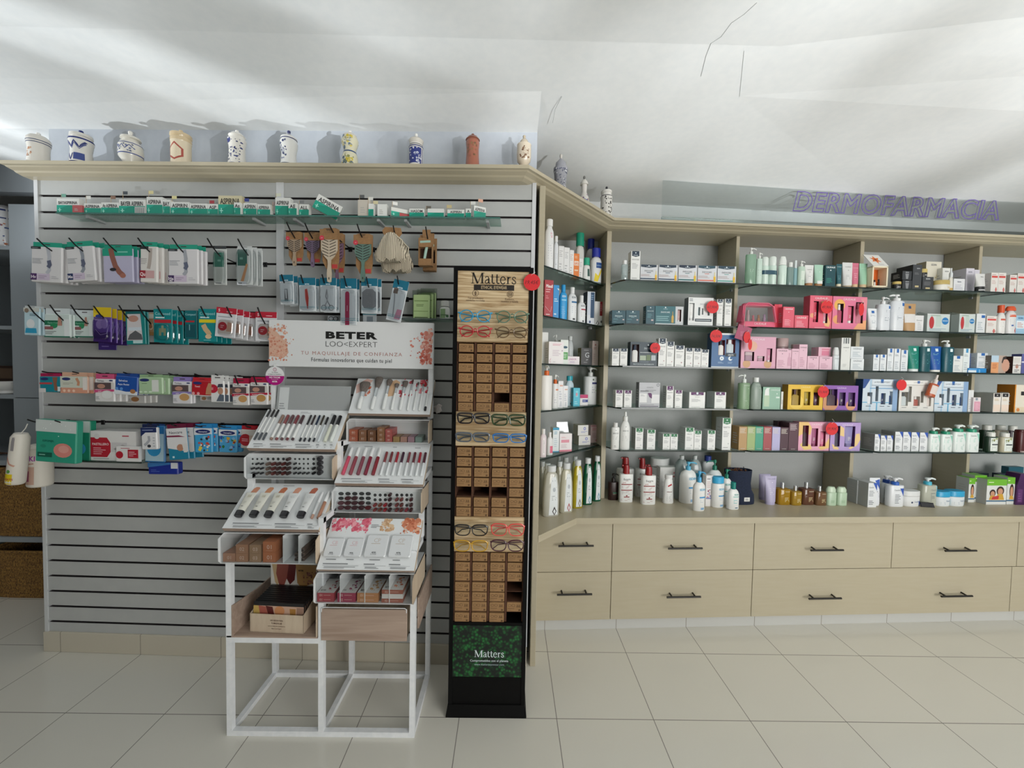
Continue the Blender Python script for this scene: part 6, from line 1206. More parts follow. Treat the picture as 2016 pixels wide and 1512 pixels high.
waist=[(.92,0),(.95,.02),(.86,.3),(.84,.4),(1,.64),(.98,.70)]
alb=[(.95,0),(.95,.03),(.9,.3),(.92,.5),(1,.68),(.92,.72)]
lid1=[(.9,.70),(.9,.80),(.7,.86),(.25,.9),(.15,.92)]
crock(77,320,261,34,1.90,[(.98,0),(.98,.02),(.88,.25),(.88,.45),(1.0,.72)],[(1.0,.72),(.97,.76),(.95,.82),(.7,.9),(.3,.94)],'#d8d4cb','#d3cfc6',[('n',.2,.25,.62,.6,12,.09,['#b98a6a','#a5785c','#c9a58a'],3)],'white jar with a faded brown flower and blue lines, leftmost on the cornice',bands=((.84,.03,'#3a4668'),(.93,.03,'#3a4668')))
def zig():return[('s',[(.02,.62),(.22,.85),(.42,.62),(.6,.85),(.8,.62),(.98,.85)],.07,bl),('s',[(.02,.55),(.22,.77),(.42,.55),(.6,.77),(.8,.55),(.98,.77)],.03,bl2),('s',[(.05,.05),(.2,.35),(.4,.08),(.5,.35)],.06,bl),('r',.55,.1,.95,.38,bl2)]
crock(161,318,257,36,1.90,waist,[(.82,.70),(.8,.76),(.93,.78),(.9,.88),(.5,.9),(.3,.93)],'#dcdad4','#dcdad4',zig(),'jar with dark blue zigzag bands, second from the left',bl,bands=((.0,.04,bl),(.94,.06,bl)))
crock(258,316,258,38,1.90,[(.5,0),(.5,.03),(.95,.22),(1,.35),(.97,.55),(.8,.64)],[(.65,.63),(.62,.72),(.82,.74),(.78,.82),(.4,.88),(.2,.9)],'#dcd9cf','#dcd9cf',[('n',.05,.5,.95,.8,16,.07,['#55607f','#6a7494'],9),('s',[(.05,.66),(.2,.8),(.35,.6),(.5,.78),(.65,.6),(.8,.78),(.95,.62)],.035,bl2)],'squat jar with footed base and blue scrolls, third from the left',bands=((.40,.04,bl2),(.86,.04,bl2)))
crock(357,316,256,35,1.90,[(.96,0),(.96,.06),(.92,.12),(.92,.6),(.96,.64)],[(.94,.64),(.98,.70),(.92,.74),(1,.78),(.98,.88),(.6,.93),(.3,.95)],'#d9cbb0','#cdb893',[('p',[(.1,.62),(.5,.9),(.9,.62),(.9,.3),(.5,.12),(.1,.3)],'#a5493c'),('p',[(.18,.6),(.5,.82),(.82,.6),(.82,.34),(.5,.2),(.18,.34)],'#d9cbb0'),('l',.2,.4,.8,.62,2,'#a5605a')],'cream jar with a red oval crest and tan lid, fourth from the left','#cdb893')
crock(467,315,256,32,1.90,[(.98,0),(.98,.03),(.86,.25),(.84,.5),(1,.70),(.95,.73)],[(.84,.73),(.84,.82),(.9,.84),(.6,.92),(.3,.95)],'#dddad2','#dddad2',[('n',.03,.06,.97,.9,70,.055,[bl,'#16204f','#2a3878'],12),('o',.25,.88,.16,bl)],'white jar speckled with dark blue dabs, fifth from the left',bands=((.0,.04,bl),))
crock(569,318,257,31,1.90,[(.98,0),(.98,.03),(.9,.12),(.82,.35),(.98,.55),(1,.66),(.85,.74)],[(.95,.74),(.92,.78),(.7,.84),(.4,.9),(.2,.93)],'#dcdcd8','#dcdcd8',[('n',.15,.2,.6,.9,26,.08,['#3f4a70','#6a7394','#2c3562'],21)],'white jar with a dark blue scroll crest and pointed lid, sixth from the left','#3a3f66',bands=((.0,.06,'#6a7080'),(.97,.03,bl)))
crock(689,320,257,31,1.90,[(.98,0),(1,.12),(.9,.3),(.72,.42),(.75,.5),(1,.66),(1,.72),(.85,.8)],[(.8,.8),(.84,.84),(.78,.88),(.5,.93)],'#d8d4b8','#d6d0c4',[('n',.05,.55,.95,.98,26,.14,['#c9b53a','#5a6f84','#d6c24a','#7f8c9a'],31),('n',.05,.03,.95,.35,20,.14,['#c9b53a','#4a5f70','#8a8f5a'],33)],'waisted jar painted yellow and grey blue, seventh from the left','#e6e4e0',bands=((.46,.05,'#2c4a7a'),))
crock(819,323,263,28,1.90,[(.98,0),(.98,.05),(.95,.08),(.95,.55),(.98,.58),(.85,.62),(.88,.68)],[(.9,.68),(.92,.72),(1,.78),(.9,.84),(.5,.9),(.25,.93)],'#d6d3cb','#c9c4ba',[('r',.0,.12,1,.78,'#28347a'),('n',.05,.16,.95,.76,18,.13,['#d6d6d6','#c6cad6'],41)],'jar with blue ground and white leaves, eighth from the left',bands=((.0,.05,bl),(.82,.04,bl),(.92,.03,'#6a6a70')))
crock(930,327,263,28,1.90,[(1,0),(1,.02),(.88,.35),(.86,.55),(.96,.72),(.9,.76)],[(.84,.76),(.86,.8),(.98,.84),(.7,.92),(.3,.95)],'#a0604a','#8a4f3c',[('n',.15,.3,.85,.9,20,.1,['#7a5a3a','#6a4a30','#8a6a48'],51)],'terracotta red jar, ninth from the left','#7a4636')
crock(1031,329,266,28,1.90,[(.42,0),(.4,.10),(.55,.14),(.9,.22),(1,.34),(.98,.66),(1,.7)],[(.98,.70),(.6,.74),(.55,.84),(.35,.9),(.2,.92)],'#cfc2ae','#c2b5a0',[('n',.2,.3,.85,.85,26,.09,['#6a4a34','#7d5c44'],61),('r',.32,.52,.75,.64,'#cfc2ae')],'beige footed jar with a brown wreath, last before the cornice corner','#b5a892')
fc=lambda px,y:None
FK=CC
crock(1103.5,357,303,28,0,[(.7,0),(.78,.2),(.9,.45),(1,.58),(.95,.60)],[(1,.58),(1,.62),(.8,.64),(.7,.76),(.35,.86),(.2,.9)],'#8f9096','#8f9096',[('n',.03,.05,.97,.95,60,.06,['#3a3f55','#c9c9cc','#55596a'],71)],'grey blue patterned jar with tall lid, nearest jar on the slanting cornice','#b5b0a8',F=FK,d=-.045,bands=((.9,.1,'#2a3060'),))
crock(1149.5,390,346,20,0,[(.98,0),(1,.1),(.98,.25),(.7,.38),(.5,.44),(.55,.7)],[(.78,.70),(.7,.78),(.4,.88),(.2,.91)],'#d0ccc6','#cfccc4',[('n',.1,.03,.95,.5,18,.11,['#4a5084','#6a70a0','#8a5a5a'],81)],'slim necked white jar with blue painted belly, middle of the slanting cornice','#6a6a66',F=FK,d=-.045)
crock(1193,420,367,23,0,[(1,0),(1,.03),(.96,.1),(.96,.6),(1,.66),(.86,.7)],[(.86,.70),(.84,.78),(.95,.82),(.9,.88),(.4,.93)],'#d6d4ce','#d6d4ce',[('n',.05,.04,.95,.9,34,.08,['#201d1c','#33302e'],91)],'white jar with black dabs and striped lid, last on the slanting cornice','#2c2c34',F=FK,d=-.045,bands=((.95,.04,'#2a2c3c'),))
# ================================================================ goods on the slatted wall
HK=M('#1d1d1f',.35,.4)
ORD=['second','third','fourth','fifth','sixth']
def hook(x,y,what,reach=.185,xz=None):
 """black prong clipped into the groove behind it; x, y = pixel of its tip"""
 s,z=FS.hit(x,y,-reach);zg=max((q for q in ZG if q<z-.012),default=ZG[-1])
 root=empty('display_hook',f'black display hook {what}','hook',FS.w(s,0,zg),FS.a,'black display hooks');h=z-zg
 q=MB();q.tube([(0,.004,0),(0,-.03,.0),(0,-reach*.62,.004),(0,-reach*.86,h*.55),(0,-reach,h)],.0028,HK,8);q.build('prong',root)
 q=MB();q.box(-.009,-.003,-.014,.009,.004,.008,HK,.001);q.build('clip',root)
 return s,z
def PK(x0,x1,y0,y1,label,col,ops,d=-.10,n=0,tilt=0.,th=.004,name='hanging_pack',cat='pack',film=None,short=None,step=.016,back=None,shift=(0.,0.),head=None,blister=None,group='packs hanging on the slatted wall',depth=None):
 """pack hanging face-on: pixel box of its front at d before the boards, n more behind it on the hook"""
 ym,xm=(y0+y1)/2,(x0+x1)/2
 s0=FS.hit(x0,ym,d)[0];s1=FS.hit(x1,ym,d)[0];za=FS.hit(xm,y1,d)[1];zb=FS.hit(xm,y0,d)[1];W,H=s1-s0,zb-za
 made=[]
 for k in range(n+1):
  dd=d+step*k;c=FS.w((s0+s1)/2+shift[0]*k,dd,zb+shift[1]*k)
  mt=Matrix.Translation(c)@Matrix.Rotation(FS.a,4,'Z')@Matrix.Rotation(tilt*(1 if k%2==0 else .4),4,'Y')
  lb=label if k==0 else f'{short or label}, {ORD[k - 1]} one back on its hook'
  root=empty(name,lb,cat,None,0,group,mt)
  if k==0:
   mb=MB();T=depth or th
   mb.bbox(-W/2,0,-H,W/2,T,0,M(col,.4),min(.004,T*.4));deco(mb,Flat((-W/2,0,-H),(W,0,0),(0,0,H),(0,-1,0)),W,H,ops,lay=.0004)
   parts=[('card',mb)]
   if head:                                                   # euro-slot header above the box
    hm=MB();hc,hh=head;hm.box(-W*.46,T*.3,0,W*.46,T*.3+.001,H*hh,M(hc,.5));hm.box(-.012,T*.3-.0004,H*hh*.45,.012,T*.3,H*hh*.62,M('#3a2f30',.6));parts.append(('header',hm))
   if blister:
    u0,v0,u1,v1,c_,e_=blister;bm=MB()
    def rr(i,y):return[(x,y,z)for x,z,_ in[(-W/2+W*(u0+u1)/2+a,-H+H*(v0+v1)/2+b,0)for a,b,*_ in sring((u1-u0)*W/2-i,(v1-v0)*H/2-i,0,5,20)]]
    bm.loft([rr(0,-.0005),rr(.0015,-e_*.7),rr(.004,-e_)],c_ if not isinstance(c_,str)else clear(c_,.14,'blister',.05),False,False,True);parts.append(('blister',bm))
   obs=[m.build(nm,root)for nm,m in parts]
  else:
   for o in made[0].children:c_=o.copy();COL.objects.link(c_);c_.parent=root
   if back and k==n:
    pass
  made.append(root)
 return made[0]
# ---- glass ledge of headache tablets
dl=-.10
zl=(FS.hit(250,418.5,dl)[1]+FS.hit(700,425.5,dl)[1])/2
for x0,x1,lb in((110,546,'long glass ledge on the slatted wall, left part under green and white boxes'),(548,768,'glass ledge on the slatted wall, middle part under the leaning box'),(770,985,'glass ledge on the slatted wall, right part ending before the beige board')):
 a,b=FS.hit(x0,425,dl)[0],FS.hit(x1,430,dl)[0];root=empty('glass_ledge',lb,'shelf',FS.w(a,dl,zl-.006),FS.a,'glass ledges of the slatted wall')
 g=MB();g.box(0,.0015,0,b-a,-dl-.001,.006,m_glass);g.build('pane',root);g=MB();g.box(0,-.0008,-.0002,b-a,.001,.0062,M('#3f6f66',.15));g.build('polished_edge',root)
 for k in(.12,.88):
  g=MB();g.box((b-a)*k-.006,.02,-.01,(b-a)*k+.006,-dl+.004,-.0002,'#a9acad');g.build('bracket',root)
gn,g2='#0e8f78','#14a58c'
def asp(x0,x1,yt,text,lb,rz=0.,red=False,white=False,th=.30,fl=None,grey=False,y_=0,plus=True,col='#e2e3df'):
 s0,s1=FS.hit(x0,410,dl+.012)[0],FS.hit(x1,410,dl+.012)[0];zt=FS.hit((x0+x1)/2,yt,dl+.012)[1];W,H=(s1-s0)/max(cos(rz),.6),zt-zl
 root=empty('tablet_box',lb,'medicine box',FS.w((s0+s1)/2,dl+.012+y_,zl+.0006),FS.a+rz,'tablet boxes on the glass ledge')
 mb=MB();mb.box(-W/2,0,0,W/2,.022,H,M(col,.45));f=Flat((-W/2,0,0),(W,0,0),(0,0,H),(0,-1,0))
 ops=[]if white else[('r',0,0,1,.55,gn),('p',[(0,.55),(.5,.55),(0,.2)],g2)]
 if plus and not white:ops+=[('r',.06,.2,.2,.25,'#9fe0d0'),('r',.11,.1,.15,.36,'#9fe0d0')]
 if red:ops+=[('r',.45,.05,1,.5,'#b8474a')]
 if grey:ops+=[('r',.6,.0,1,.5,'#b9bdbb')]+[('r',.64+.07*k,.05,.67+.07*k,.42,'#8a8f8d')for k in range(5)]
 if text:ops+=[('t',text,.5,.72,th,'#26282a',.84,.02)]
 if white:ops+=[('l',.2,.2,.7,.6,3,'#b5b2ad')]
 deco(mb,f,W,H,ops);mb.build('carton',root)
 if fl:
  fx,fy,fc=fl;sx=FS.hit(fx,400,dl+.012)[0]-(s0+s1)/2;fz=FS.hit(fx,fy,dl+.012)[1]-zl
  q=MB();q.tube([(sx,.01,H*.5),(sx,.01,fz)],.0009,'#c2a884',5);q.box(sx+.0008,.0095,fz-.014,sx+.022,.0102,fz,M(fc,.6));q.build('price_flag',root)
 return root
asp(112,156,391,'BAYASPIRINA','green and white tablet box, leftmost on the glass ledge, green flag above',.0,fl=(116,380,'#6fa392'),th=.2)
asp(148,166,406,'','small red and white box before the leftmost green tablet box',.05,white=True,y_=-.010,col='#b5585a')
asp(165.5,199,401,'ASPIRINA','low green and white tablet box, second upright one from the left, white flag above',fl=(165,384,'#e0e0da'))
asp(199.5,234,399,'As ASPIRINA','low green and white tablet box under the striped and brown flags',fl=(214,384,'#8a6a58'))
asp(234.5,286,393,'BAYER ASPIRIN','wide tablet box with grey glass picture on its right half',grey=True,fl=(238,375,'#4a5056'))
asp(289,320,388,'ASPIRINA','tall green and white tablet box with cream flag, left quarter of the ledge',fl=(289,374,'#d9cf9a'))
asp(320.5,335,393.5,'BAY','narrow green and white tablet box beside the tall one with cream flag')
asp(336,372,398,'ASPIRIN','wide low green and white tablet box with pale yellow flag',fl=(335,384,'#dcd59c'))
asp(373,408.5,401,'ASPIRINA','wide low green and white tablet box without flag, left of the red flag')
asp(409,429,402,'ASP','short green and white tablet box with crossed red flag',fl=(409,393,'#a33a44'))
asp(430,476,385.5,'ASPIRINA','tallest green tablet box with beige top band, before the aluminium joint',fl=(457,385,'#e2e0d4'),col='#cfc6a4')
asp(464.5,477,401,'As','very small green and white box before the tallest tablet box',y_=-.012)
asp(479,505,400,'ASPIRIN','green and white tablet box with dark blue flag, right of the tallest',fl=(478,389,'#3f4a8f'))
asp(507,532,402.5,'ASPIRINA','green and white tablet box leaning off the end of the left ledge',-.0,fl=(534,396,'#9a8a88'))
asp(542,572,389.5,'ASPIRINA','green and white tablet box with white plus sign over the aluminium joint',fl=(541,379,'#d5d8c4'))
asp(571,587,402,'AE','small tablet box, first right of the plus sign box',y_=-.012)
asp(589,608,402.5,'ALL','small tablet box, second right of the plus sign box, grey flag',fl=(587,393,'#7d7f80'))
r_=asp(615,662,396,'ASPIRINA','green and white tablet box lying askew and propped up on the ledge',0.0);r_.rotation_euler=(0,radians(24),FS.a+.35);r_.location.z+=.012
asp(704.5,729,393.5,'','plain beige box with its back turned, middle of the ledge',white=True,fl=(706,382,'#5a5c5e'),col='#c9c2b6')
asp(727,737,403,'','slim green and white box before the plain beige one',y_=-.01,plus=False,fl=(725,388,'#dcdcd6'))
asp(743,762,402,'','plain white box beside the beige one on the ledge',white=True,fl=(733,394,'#d9d0a8'))
asp(773,804,411,'','green and white box with red edge turned aside, white flag above',.5,red=True,fl=(774,398,'#e6e6e2'),col='#dcdcd6')
asp(806,835,411,'HASOM','low pale green box with mirrored letters, right part of the ledge',plus=False,th=.3)
asp(842,874,411,'','green and white box with curly foreign script, right part of the ledge',plus=False,fl=(838,404,'#6a665c'))
asp(881,914,413,'ASPIRIN','green and white box with beige flag, third from the right end of the ledge',fl=(879,402,'#c9b98a'),plus=False)
asp(917,927.5,411,'A','narrow tablet box second from the right end of the ledge',plus=False,fl=(926,395,'#e0e0dc'))
asp(934,956,407,'ASPIRINA','tablet box turned to show its green end, last on the ledge, pink flag',.45,fl=(943,390,'#d9a58f'),plus=False)

# ---- row of foot care packs
tg='#17997f'
def foot(tagc,t1,t2=None,sk='#b9bcc4'):
 o=[('r',0,.93,.32,1.0,'#23262b'),('l',.04,.942,.28,.985,1,'#8a8f96'),('l',.05,.52,.45,.68,4,'#9a9da3'),('s',[(.55,.98),(.60,.72),(.58,.5),(.60,.35),(.52,.25)],.12,sk),('s',[(.58,.62),(.62,.5),(.56,.42)],.13,'#5a6076'),
 ('r',0,.06,.2,.24,tagc),('t',t1,.1,.15,.09,'#e6dfe6',.17,.03),('r',.2,.06,.62,.24,'#cdbfd2'),('l',.26,.1,.55,.2,2,'#a08fa8'),('l',.68,.1,.92,.2,2,'#c0bfc4')]
 if t2:o+=[('t',t2,.1,.09,.05,'#e6dfe6',.17,.03)]
 return o
hook(72,469,'holding the purple marked foot pack')
PK(62,123,486,556,'white foot care pack with purple Hv mark, leftmost of its row','#dcdadb',foot('#4a2460','Hv'),-.13,3,radians(2),.012,head=(tg,.13),short='white foot care pack with purple mark',shift=(.004,0))
hook(135,468,'holding the blue marked foot pack')
PK(129,184,485,554,'white foot care pack with dark blue Me mark, hanging tilted','#dcdadb',foot('#1e2f5c','Me',sk='#8f959f'),-.13,3,radians(-4),.012,head=(tg,.15),short='white foot care pack with dark blue mark',shift=(.01,0))
hook(203,468,'holding the bare foot photograph pack')
PK(202,261,489,556,'lilac pack with a photographed bare foot and green top','#b9b6cf',[('r',0,.78,1,1,tg),('l',.5,.85,.85,.95,1,'#7fc9b8'),('s',[(.28,1.0),(.33,.75),(.42,.48),(.55,.3),(.68,.2)],.17,'#8f5a4c'),('o',.66,.2,.1,'#a56a58',.07),('o',.34,.38,.11,'#26242a',.05)],-.13,2,radians(-1),.010,head=(tg,.10),short='lilac bare foot pack',shift=(.008,0))
hook(271,468,'holding the narrow red marked foot pack')
PK(276,310,485,556,'narrow white foot care pack with red Qu mark','#dedad6',[('r',0,.92,.5,1,'#23262b'),('l',.06,.5,.5,.68,4,'#a5a2a0'),('s',[(.62,.95),(.6,.7),(.55,.5),(.5,.38)],.2,'#b3a8a0'),('r',0,.12,.34,.33,'#9c2430'),('t','Qu',.17,.23,.1,'#f0dcdc',.3,.03),('r',.34,.12,.84,.33,'#cfa5a5')],-.13,3,radians(1),.014,head=(tg,.13),short='narrow white foot pack with red mark',shift=(.012,0))
hook(339,468,'holding the purple marked He Me foot pack')
PK(331,390,490,559,'white foot care pack with two purple marks, right of the narrow red one','#dcdadc',foot('#3c2458','He','Me',sk='#a5a8b0'),-.13,2,0,.012,head=(tg,.13),short='white foot care pack with two purple marks',shift=(.006,0))
hook(408,469,'holding one slim clear pack')
PK(421,446,490,561,'slim clear pack with green card, standing alone','#c9cdca',[('r',.06,.5,.8,.9,'#1b7a66'),('l',.3,.62,.6,.75,1,'#7fb5a8'),('r',.06,.02,.8,.08,'#e2e2e2'),('l',.12,.03,.6,.075,1,'#33383a'),('r',.2,.1,.7,.46,'#bfc3bf')],-.11,0,0,.004,blister=(.05,.02,.95,.95,'#f2f5f5',.014),head=('#33383a',.07))
hook(468,470,'holding the clear pack with an orange stick')
PK(466,497,488,561,'clear pack with green card and a tan wooden stick','#ccd0d0',[('r',.06,.52,.66,.95,'#12675a'),('l',.2,.65,.5,.8,1,'#7fb5a8'),('p',[(.25,.1),(.45,.1),(.72,.55),(.6,.58)],'#d99a6a'),('r',.02,.0,.6,.09,'#dfe2ea'),('l',.1,.02,.5,.08,1,'#33383a')],-.12,2,0,.004,blister=(.03,.02,.95,.97,'#f2f5f5',.012),head=('#c9cccc',.05),short='clear pack with green card',shift=(.012,0))

# ---- second row: blisters
gg='blister packs in the second row'
def R2(*a,**k):k.setdefault('group',gg);return PK(*a,**k)
hook(55,600,'holding the blue gel pack at far left',.16)
R2(47,78,606,660,'pale blue gel pack with white ball, far left of the second row','#b9d3dc',[('r',0,.86,1,1,'#c9ccc6'),('o',.2,.9,.14,'#8a7a6a'),('o',.45,.42,.26,'#e0e4e6',.17),('p',[(.1,.08),(.85,.08),(.8,.26),(.15,.26)],'#2f9ac0'),('l',.4,.7,.9,.8,2,'#5a7a8a')],-.12,1,radians(1),.01,head=('#cdd3d3',.07),short='pale blue gel pack')
def gren(w):return[('r',.02,.52,.7,.72,'#1d6a4c'),('t','Farmalastic',.36,.62,.08,'#8fd0b0',.6),('o',.38,.5,.14,'#2a8a5a',.12),('r',.02,.33,.35,.46,'#8f5a5c'),('p',[(.52,.5),(.7,.5),(.66,.9),(.56,.9)],'#b98a7a'),('l',.05,.12,.5,.28,3,'#6a6f70'),('r',.78,.0,.98,.78,'#e0e6e6'),('r',0,0,1,.05,'#1f6f58')]
hook(98,600,'holding the first green elastic pack',.16)
R2(87,138,618,664,'pale pack with green band and bare leg picture, left of two','#cfdcd8',gren(0),-.11,2,0,.012,head=('#d3dbdd',.24),short='pale pack with green band, left hook')
hook(139,600,'holding the second green elastic pack',.16)
R2(147,184,620,664,'pale pack with green band, right of two, beside purple insoles','#cfdcd8',gren(0),-.09,2,0,.012,head=('#d3dbdd',.22),short='pale pack with green band, right hook')
hook(184,602,'holding the purple insole packs',.18)
R2(184.5,220,605,673,'purple and yellow insole blister with cut-out shape','#6a4fa0',[('r',0,.72,1,1,'#d6b91f'),('p',[(0,.72),(.55,.72),(.45,.82),(0,.84)],'#e0c62e'),('o',.3,.74,.18,'#2c3a8a',.05),('l',.1,.6,.7,.68,1,'#d3c9e8'),('p',[(0,0),(.95,0),(.95,.3),(.4,.26),(.1,.38)],'#3a1f66'),('o',.35,.5,.2,'#b5a3d3',.13),('o',.62,.52,.2,'#a594c9',.14),('s',[(.12,.36),(.4,.2),(.75,.25),(.9,.5)],.03,'#b5a8d0')],-.14,3,radians(1),.004,blister=(.06,.06,.94,.7,'#efe8fb',.012),short='purple insole blister',shift=(.008,-.004))
R2(193,229,640,689,'lower purple insole blister with dark print, under the cut-out one','#3f2a74',[('p',[(.2,.3),(.8,.25),(.7,.6),(.35,.65)],'#2a1a52'),('l',.2,.1,.8,.2,1,'#7a68a8')],-.055,0,0,.004)
hook(234,601,'holding the teal curved blister',.17)
R2(246,285,613,678,'teal blister with face and white panel, left of the tan boxes','#17807f',[('p',[(.12,.92),(.78,.92),(.85,.12),(.05,.12)],'#c9c4c6'),('o',.42,.78,.26,'#b58a7a',.1),('r',.15,.42,.8,.52,'#c9d3dc'),('p',[(.2,.3),(.5,.42),(.8,.3),(.85,.14),(.08,.14)],'#5a5a5e'),('r',.36,.03,.84,.12,'#b9d6d6'),('p',[(0,.9),(.1,1),(.9,1),(.98,.9),(.9,.93),(.1,.93)],'#0f5f62')],-.13,1,radians(-2),.006,short='teal face blister')
hook(272,601,'holding the tan plaster boxes',.16)
R2(283,303,616,660,'tan plaster box with round picture, partly behind the teal blister','#b5916c',[('r',0,.75,1,.95,'#d3d0c6'),('o',.68,.4,.26,'#d9c2a8',.16),('o',.68,.4,.17,'#a06a4a',.1),('r',0,0,1,.15,'#a8804f')],-.10,1,0,.012,short='tan plaster box')
hook(309,602,'holding the teal blister with toes',.17)
def comp(stripe,pic):return[('t','Compeed',.5,.86,.09,'#a9dcdf',.8,0.),('r',.06,.58,.95,.68,stripe),('r',.12,.72,.6,.76,'#cfe6e6')]+pic
R2(302,339,608,674,'teal blister with red stripe and toe picture','#12868a',comp('#b3262f',[('o',.5,.3,.33,'#1fa0a6',.22),('r',.3,.2,.42,.42,'#c9b58f'),('r',.55,.2,.67,.42,'#c9b58f'),('r',.43,.3,.55,.5,'#d3bf98')]),-.14,3,0,.004,blister=(.1,.05,.9,.56,'#e8f7f7',.01),short='teal blister with red stripe',shift=(.011,-.002))
hook(350,603,'holding the dark teal plaster box',.16)
R2(363,388,611,667,'dark teal plaster blister with thin red stripe, right of the toe ones','#0e6a70',[('t','Compeed',.5,.86,.08,'#a9dcdf',.8,0.),('r',.1,.58,.8,.64,'#b3262f'),('r',.1,.05,.85,.5,'#0b4f58'),('r',.38,.3,.44,.5,'#7fb5b9')],-.12,1,0,.006,short='dark teal plaster blister')
hook(395,603,'holding the teal blister with yellow stripe',.17)
R2(390,427,608,673,'teal blister with yellow stripe and heel picture','#12868a',comp('#d9c91f',[('s',[(.28,.52),(.4,.38),(.55,.28),(.62,.2)],.26,'#c9a982'),('o',.55,.16,.17,'#d9bd98',.07),('l',.3,.03,.7,.08,1,'#7fc9cc')]),-.14,3,0,.004,short='teal blister with yellow stripe',shift=(.010,-.002))
hook(446,604,'holding the fan of red and white packs',.18)
redp=lambda:[('r',0,.80,1,1,'#b81f36'),('t','5',.14,.9,.1,'#f0e0e2',.2,.02),('l',.5,.84,.92,.9,1,'#e6c0c6'),('l',.1,.66,.8,.72,1,'#8a8f9a'),('r',.2,.08,.88,.58,'#dcd3cc'),('r',.2,.05,.88,.12,'#e6e6e6'),('o',.36,.36,.22,'#bf2a38',.15),('p',[(.55,.2),(.85,.2),(.8,.5),(.6,.52)],'#d0a58f'),('l',.26,.3,.46,.42,2,'#e9c9cc')]
R2(427,467,606,664,'red and white pack at the front of a fan of five','#d9dade',redp(),-.15,4,radians(5),.004,blister=(.16,.05,.92,.6,'#f4f6f8',.008),short='red and white pack in the fan',shift=(.013,-.003),step=.022)
hook(507,605,'holding the lone red and white pack',.16)
R2(503,545,614,672,'red and white pack hanging alone beside the make-up sign','#d9dade',redp(),-.11,0,radians(1),.004,blister=(.16,.05,.92,.6,'#f4f6f8',.008))

# ---- third row: plasters
g3='plaster packs in the third row'
def R3(*a,**k):k['group']=g3;return PK(*a,**k)
hook(83,731,'holding the teal plaster box at far left',.13)
R3(77,120,741,772,'teal plaster box with brown leg picture, far left of the third row','#1a8494',[('o',.25,.84,.18,'#26306a',.09),('r',.02,.5,.6,.62,'#b8474a'),('p',[(.62,.95),(.85,.95),(.8,.5),(.88,.1),(.7,.1)],'#8a5c46'),('r',0,0,.3,.25,'#d3cfce'),('r',.84,.05,1,.35,'#cfe0e4')],-.13,3,radians(-1),.01,head=('#a31c4c',.2),short='teal plaster box',shift=(.012,-.002))
hook(143,732,'holding the peach plaster boxes',.15)
R3(119,172,741,774,'peach plaster box with navy oval and dragon-free leg sketch','#d9b09a',[('r',0,.3,1,1,'#ccd0c2'),('o',.22,.84,.16,'#26306a',.09),('s',[(.6,.9),(.68,.65),(.66,.45)],.1,'#c9906f'),('l',.1,.5,.5,.64,2,'#a5a08f'),('r',0,0,1,.32,'#d79a80'),('o',.15,.14,.05,'#f0cdb8'),('o',.32,.14,.05,'#f0cdb8'),('o',.5,.14,.05,'#f0cdb8'),('r',.84,.2,1,.95,'#e4dcd6')],-.13,3,0,.012,head=('#d6aa90',.24),short='peach plaster box',shift=(.011,-.001))
hook(190,733,'holding the pink child plaster packs',.15)
def tir(band,word,pic='#c9a27a'):return[('t','Tiritas.',.32,.92,.09,'#55585e',.5),('o',.84,.93,.1,'#26306a',.03),('r',0,.55,.85,.84,'#5a4a4c'),('o',.35,.68,.2,'#b98a78',.1),('r',.85,.55,1,.84,'#d3cfca'),('p',[(0,.40),(1,.46),(1,.55),(0,.52)],band),('t',word,.28,.455,.05,'#efe0e4',.45),('o',.64,.3,.33,'#d9d6d2',.2),('o',.64,.3,.26,pic,.16),('l',.08,.1,.3,.25,3,'#8f8f93')]
R3(186,225,746,791,'white and pink plaster pack with a lying child and white strip','#dcdad9',tir('#c94a7c','SOFT','#e0e0de'),-.14,2,0,.012,head=('#c9527c',.22),short='pink child plaster pack',shift=(.012,-.001))
hook(243,733,'holding the blue plaster boxes',.15)
R3(227,272,741,777,'royal blue plaster box with white lower edge','#1f4f9f',[('t','Salvelox',.36,.76,.11,'#dce4f0',.4),('t','Aqua Resist',.38,.56,.1,'#e2e9f2',.5),('p',[(0,.0),(1,.0),(1,.2),(.5,.16),(0,.26)],'#d9dde2'),('o',.1,.3,.07,'#5a8fd0'),('o',.3,.3,.07,'#5a8fd0'),('o',.8,.2,.12,'#a8754a',.12)],-.14,2,radians(3),.010,head=('#1c4690',.14),short='royal blue plaster box',shift=(.01,0))
R3(246,286,778,794,'low brown and white plaster pack peeping out under the blue box','#d3d1cd',[('o',.5,.5,.2,'#a5754a',.3),('l',.1,.2,.4,.6,2,'#8f8f93')],-.07,2,0,.010,short='low brown plaster pack',shift=(.012,0))
hook(290,733,'holding the pale green plaster boxes',.15)
R3(272,320,743,776,'pale green plaster box with navy oval and price sticker','#a8c49f',[('o',.26,.84,.2,'#26306a',.09),('l',.15,.6,.5,.68,1,'#6a8a62'),('r',.56,.15,.84,.85,'#d9dcd6'),('o',.1,.14,.07,'#d3e4cc',.05),('o',.3,.14,.07,'#d3e4cc',.05),('o',.5,.14,.07,'#d3e4cc',.05)],-.14,3,radians(-1),.012,head=('#8fae86',.17),short='pale green plaster box',shift=(.014,-.002),step=.018)
hook(332,735,'holding the lilac child plaster packs',.15)
R3(339,377,751,795,'white and lilac plaster pack with two children and round strip','#dad8dc',tir('#8878b8','KIDS','#c0945f'),-.13,1,0,.012,head=('#8d7cbc',.2),short='lilac child plaster pack')
hook(383,736,'holding the red plaster boxes',.15)
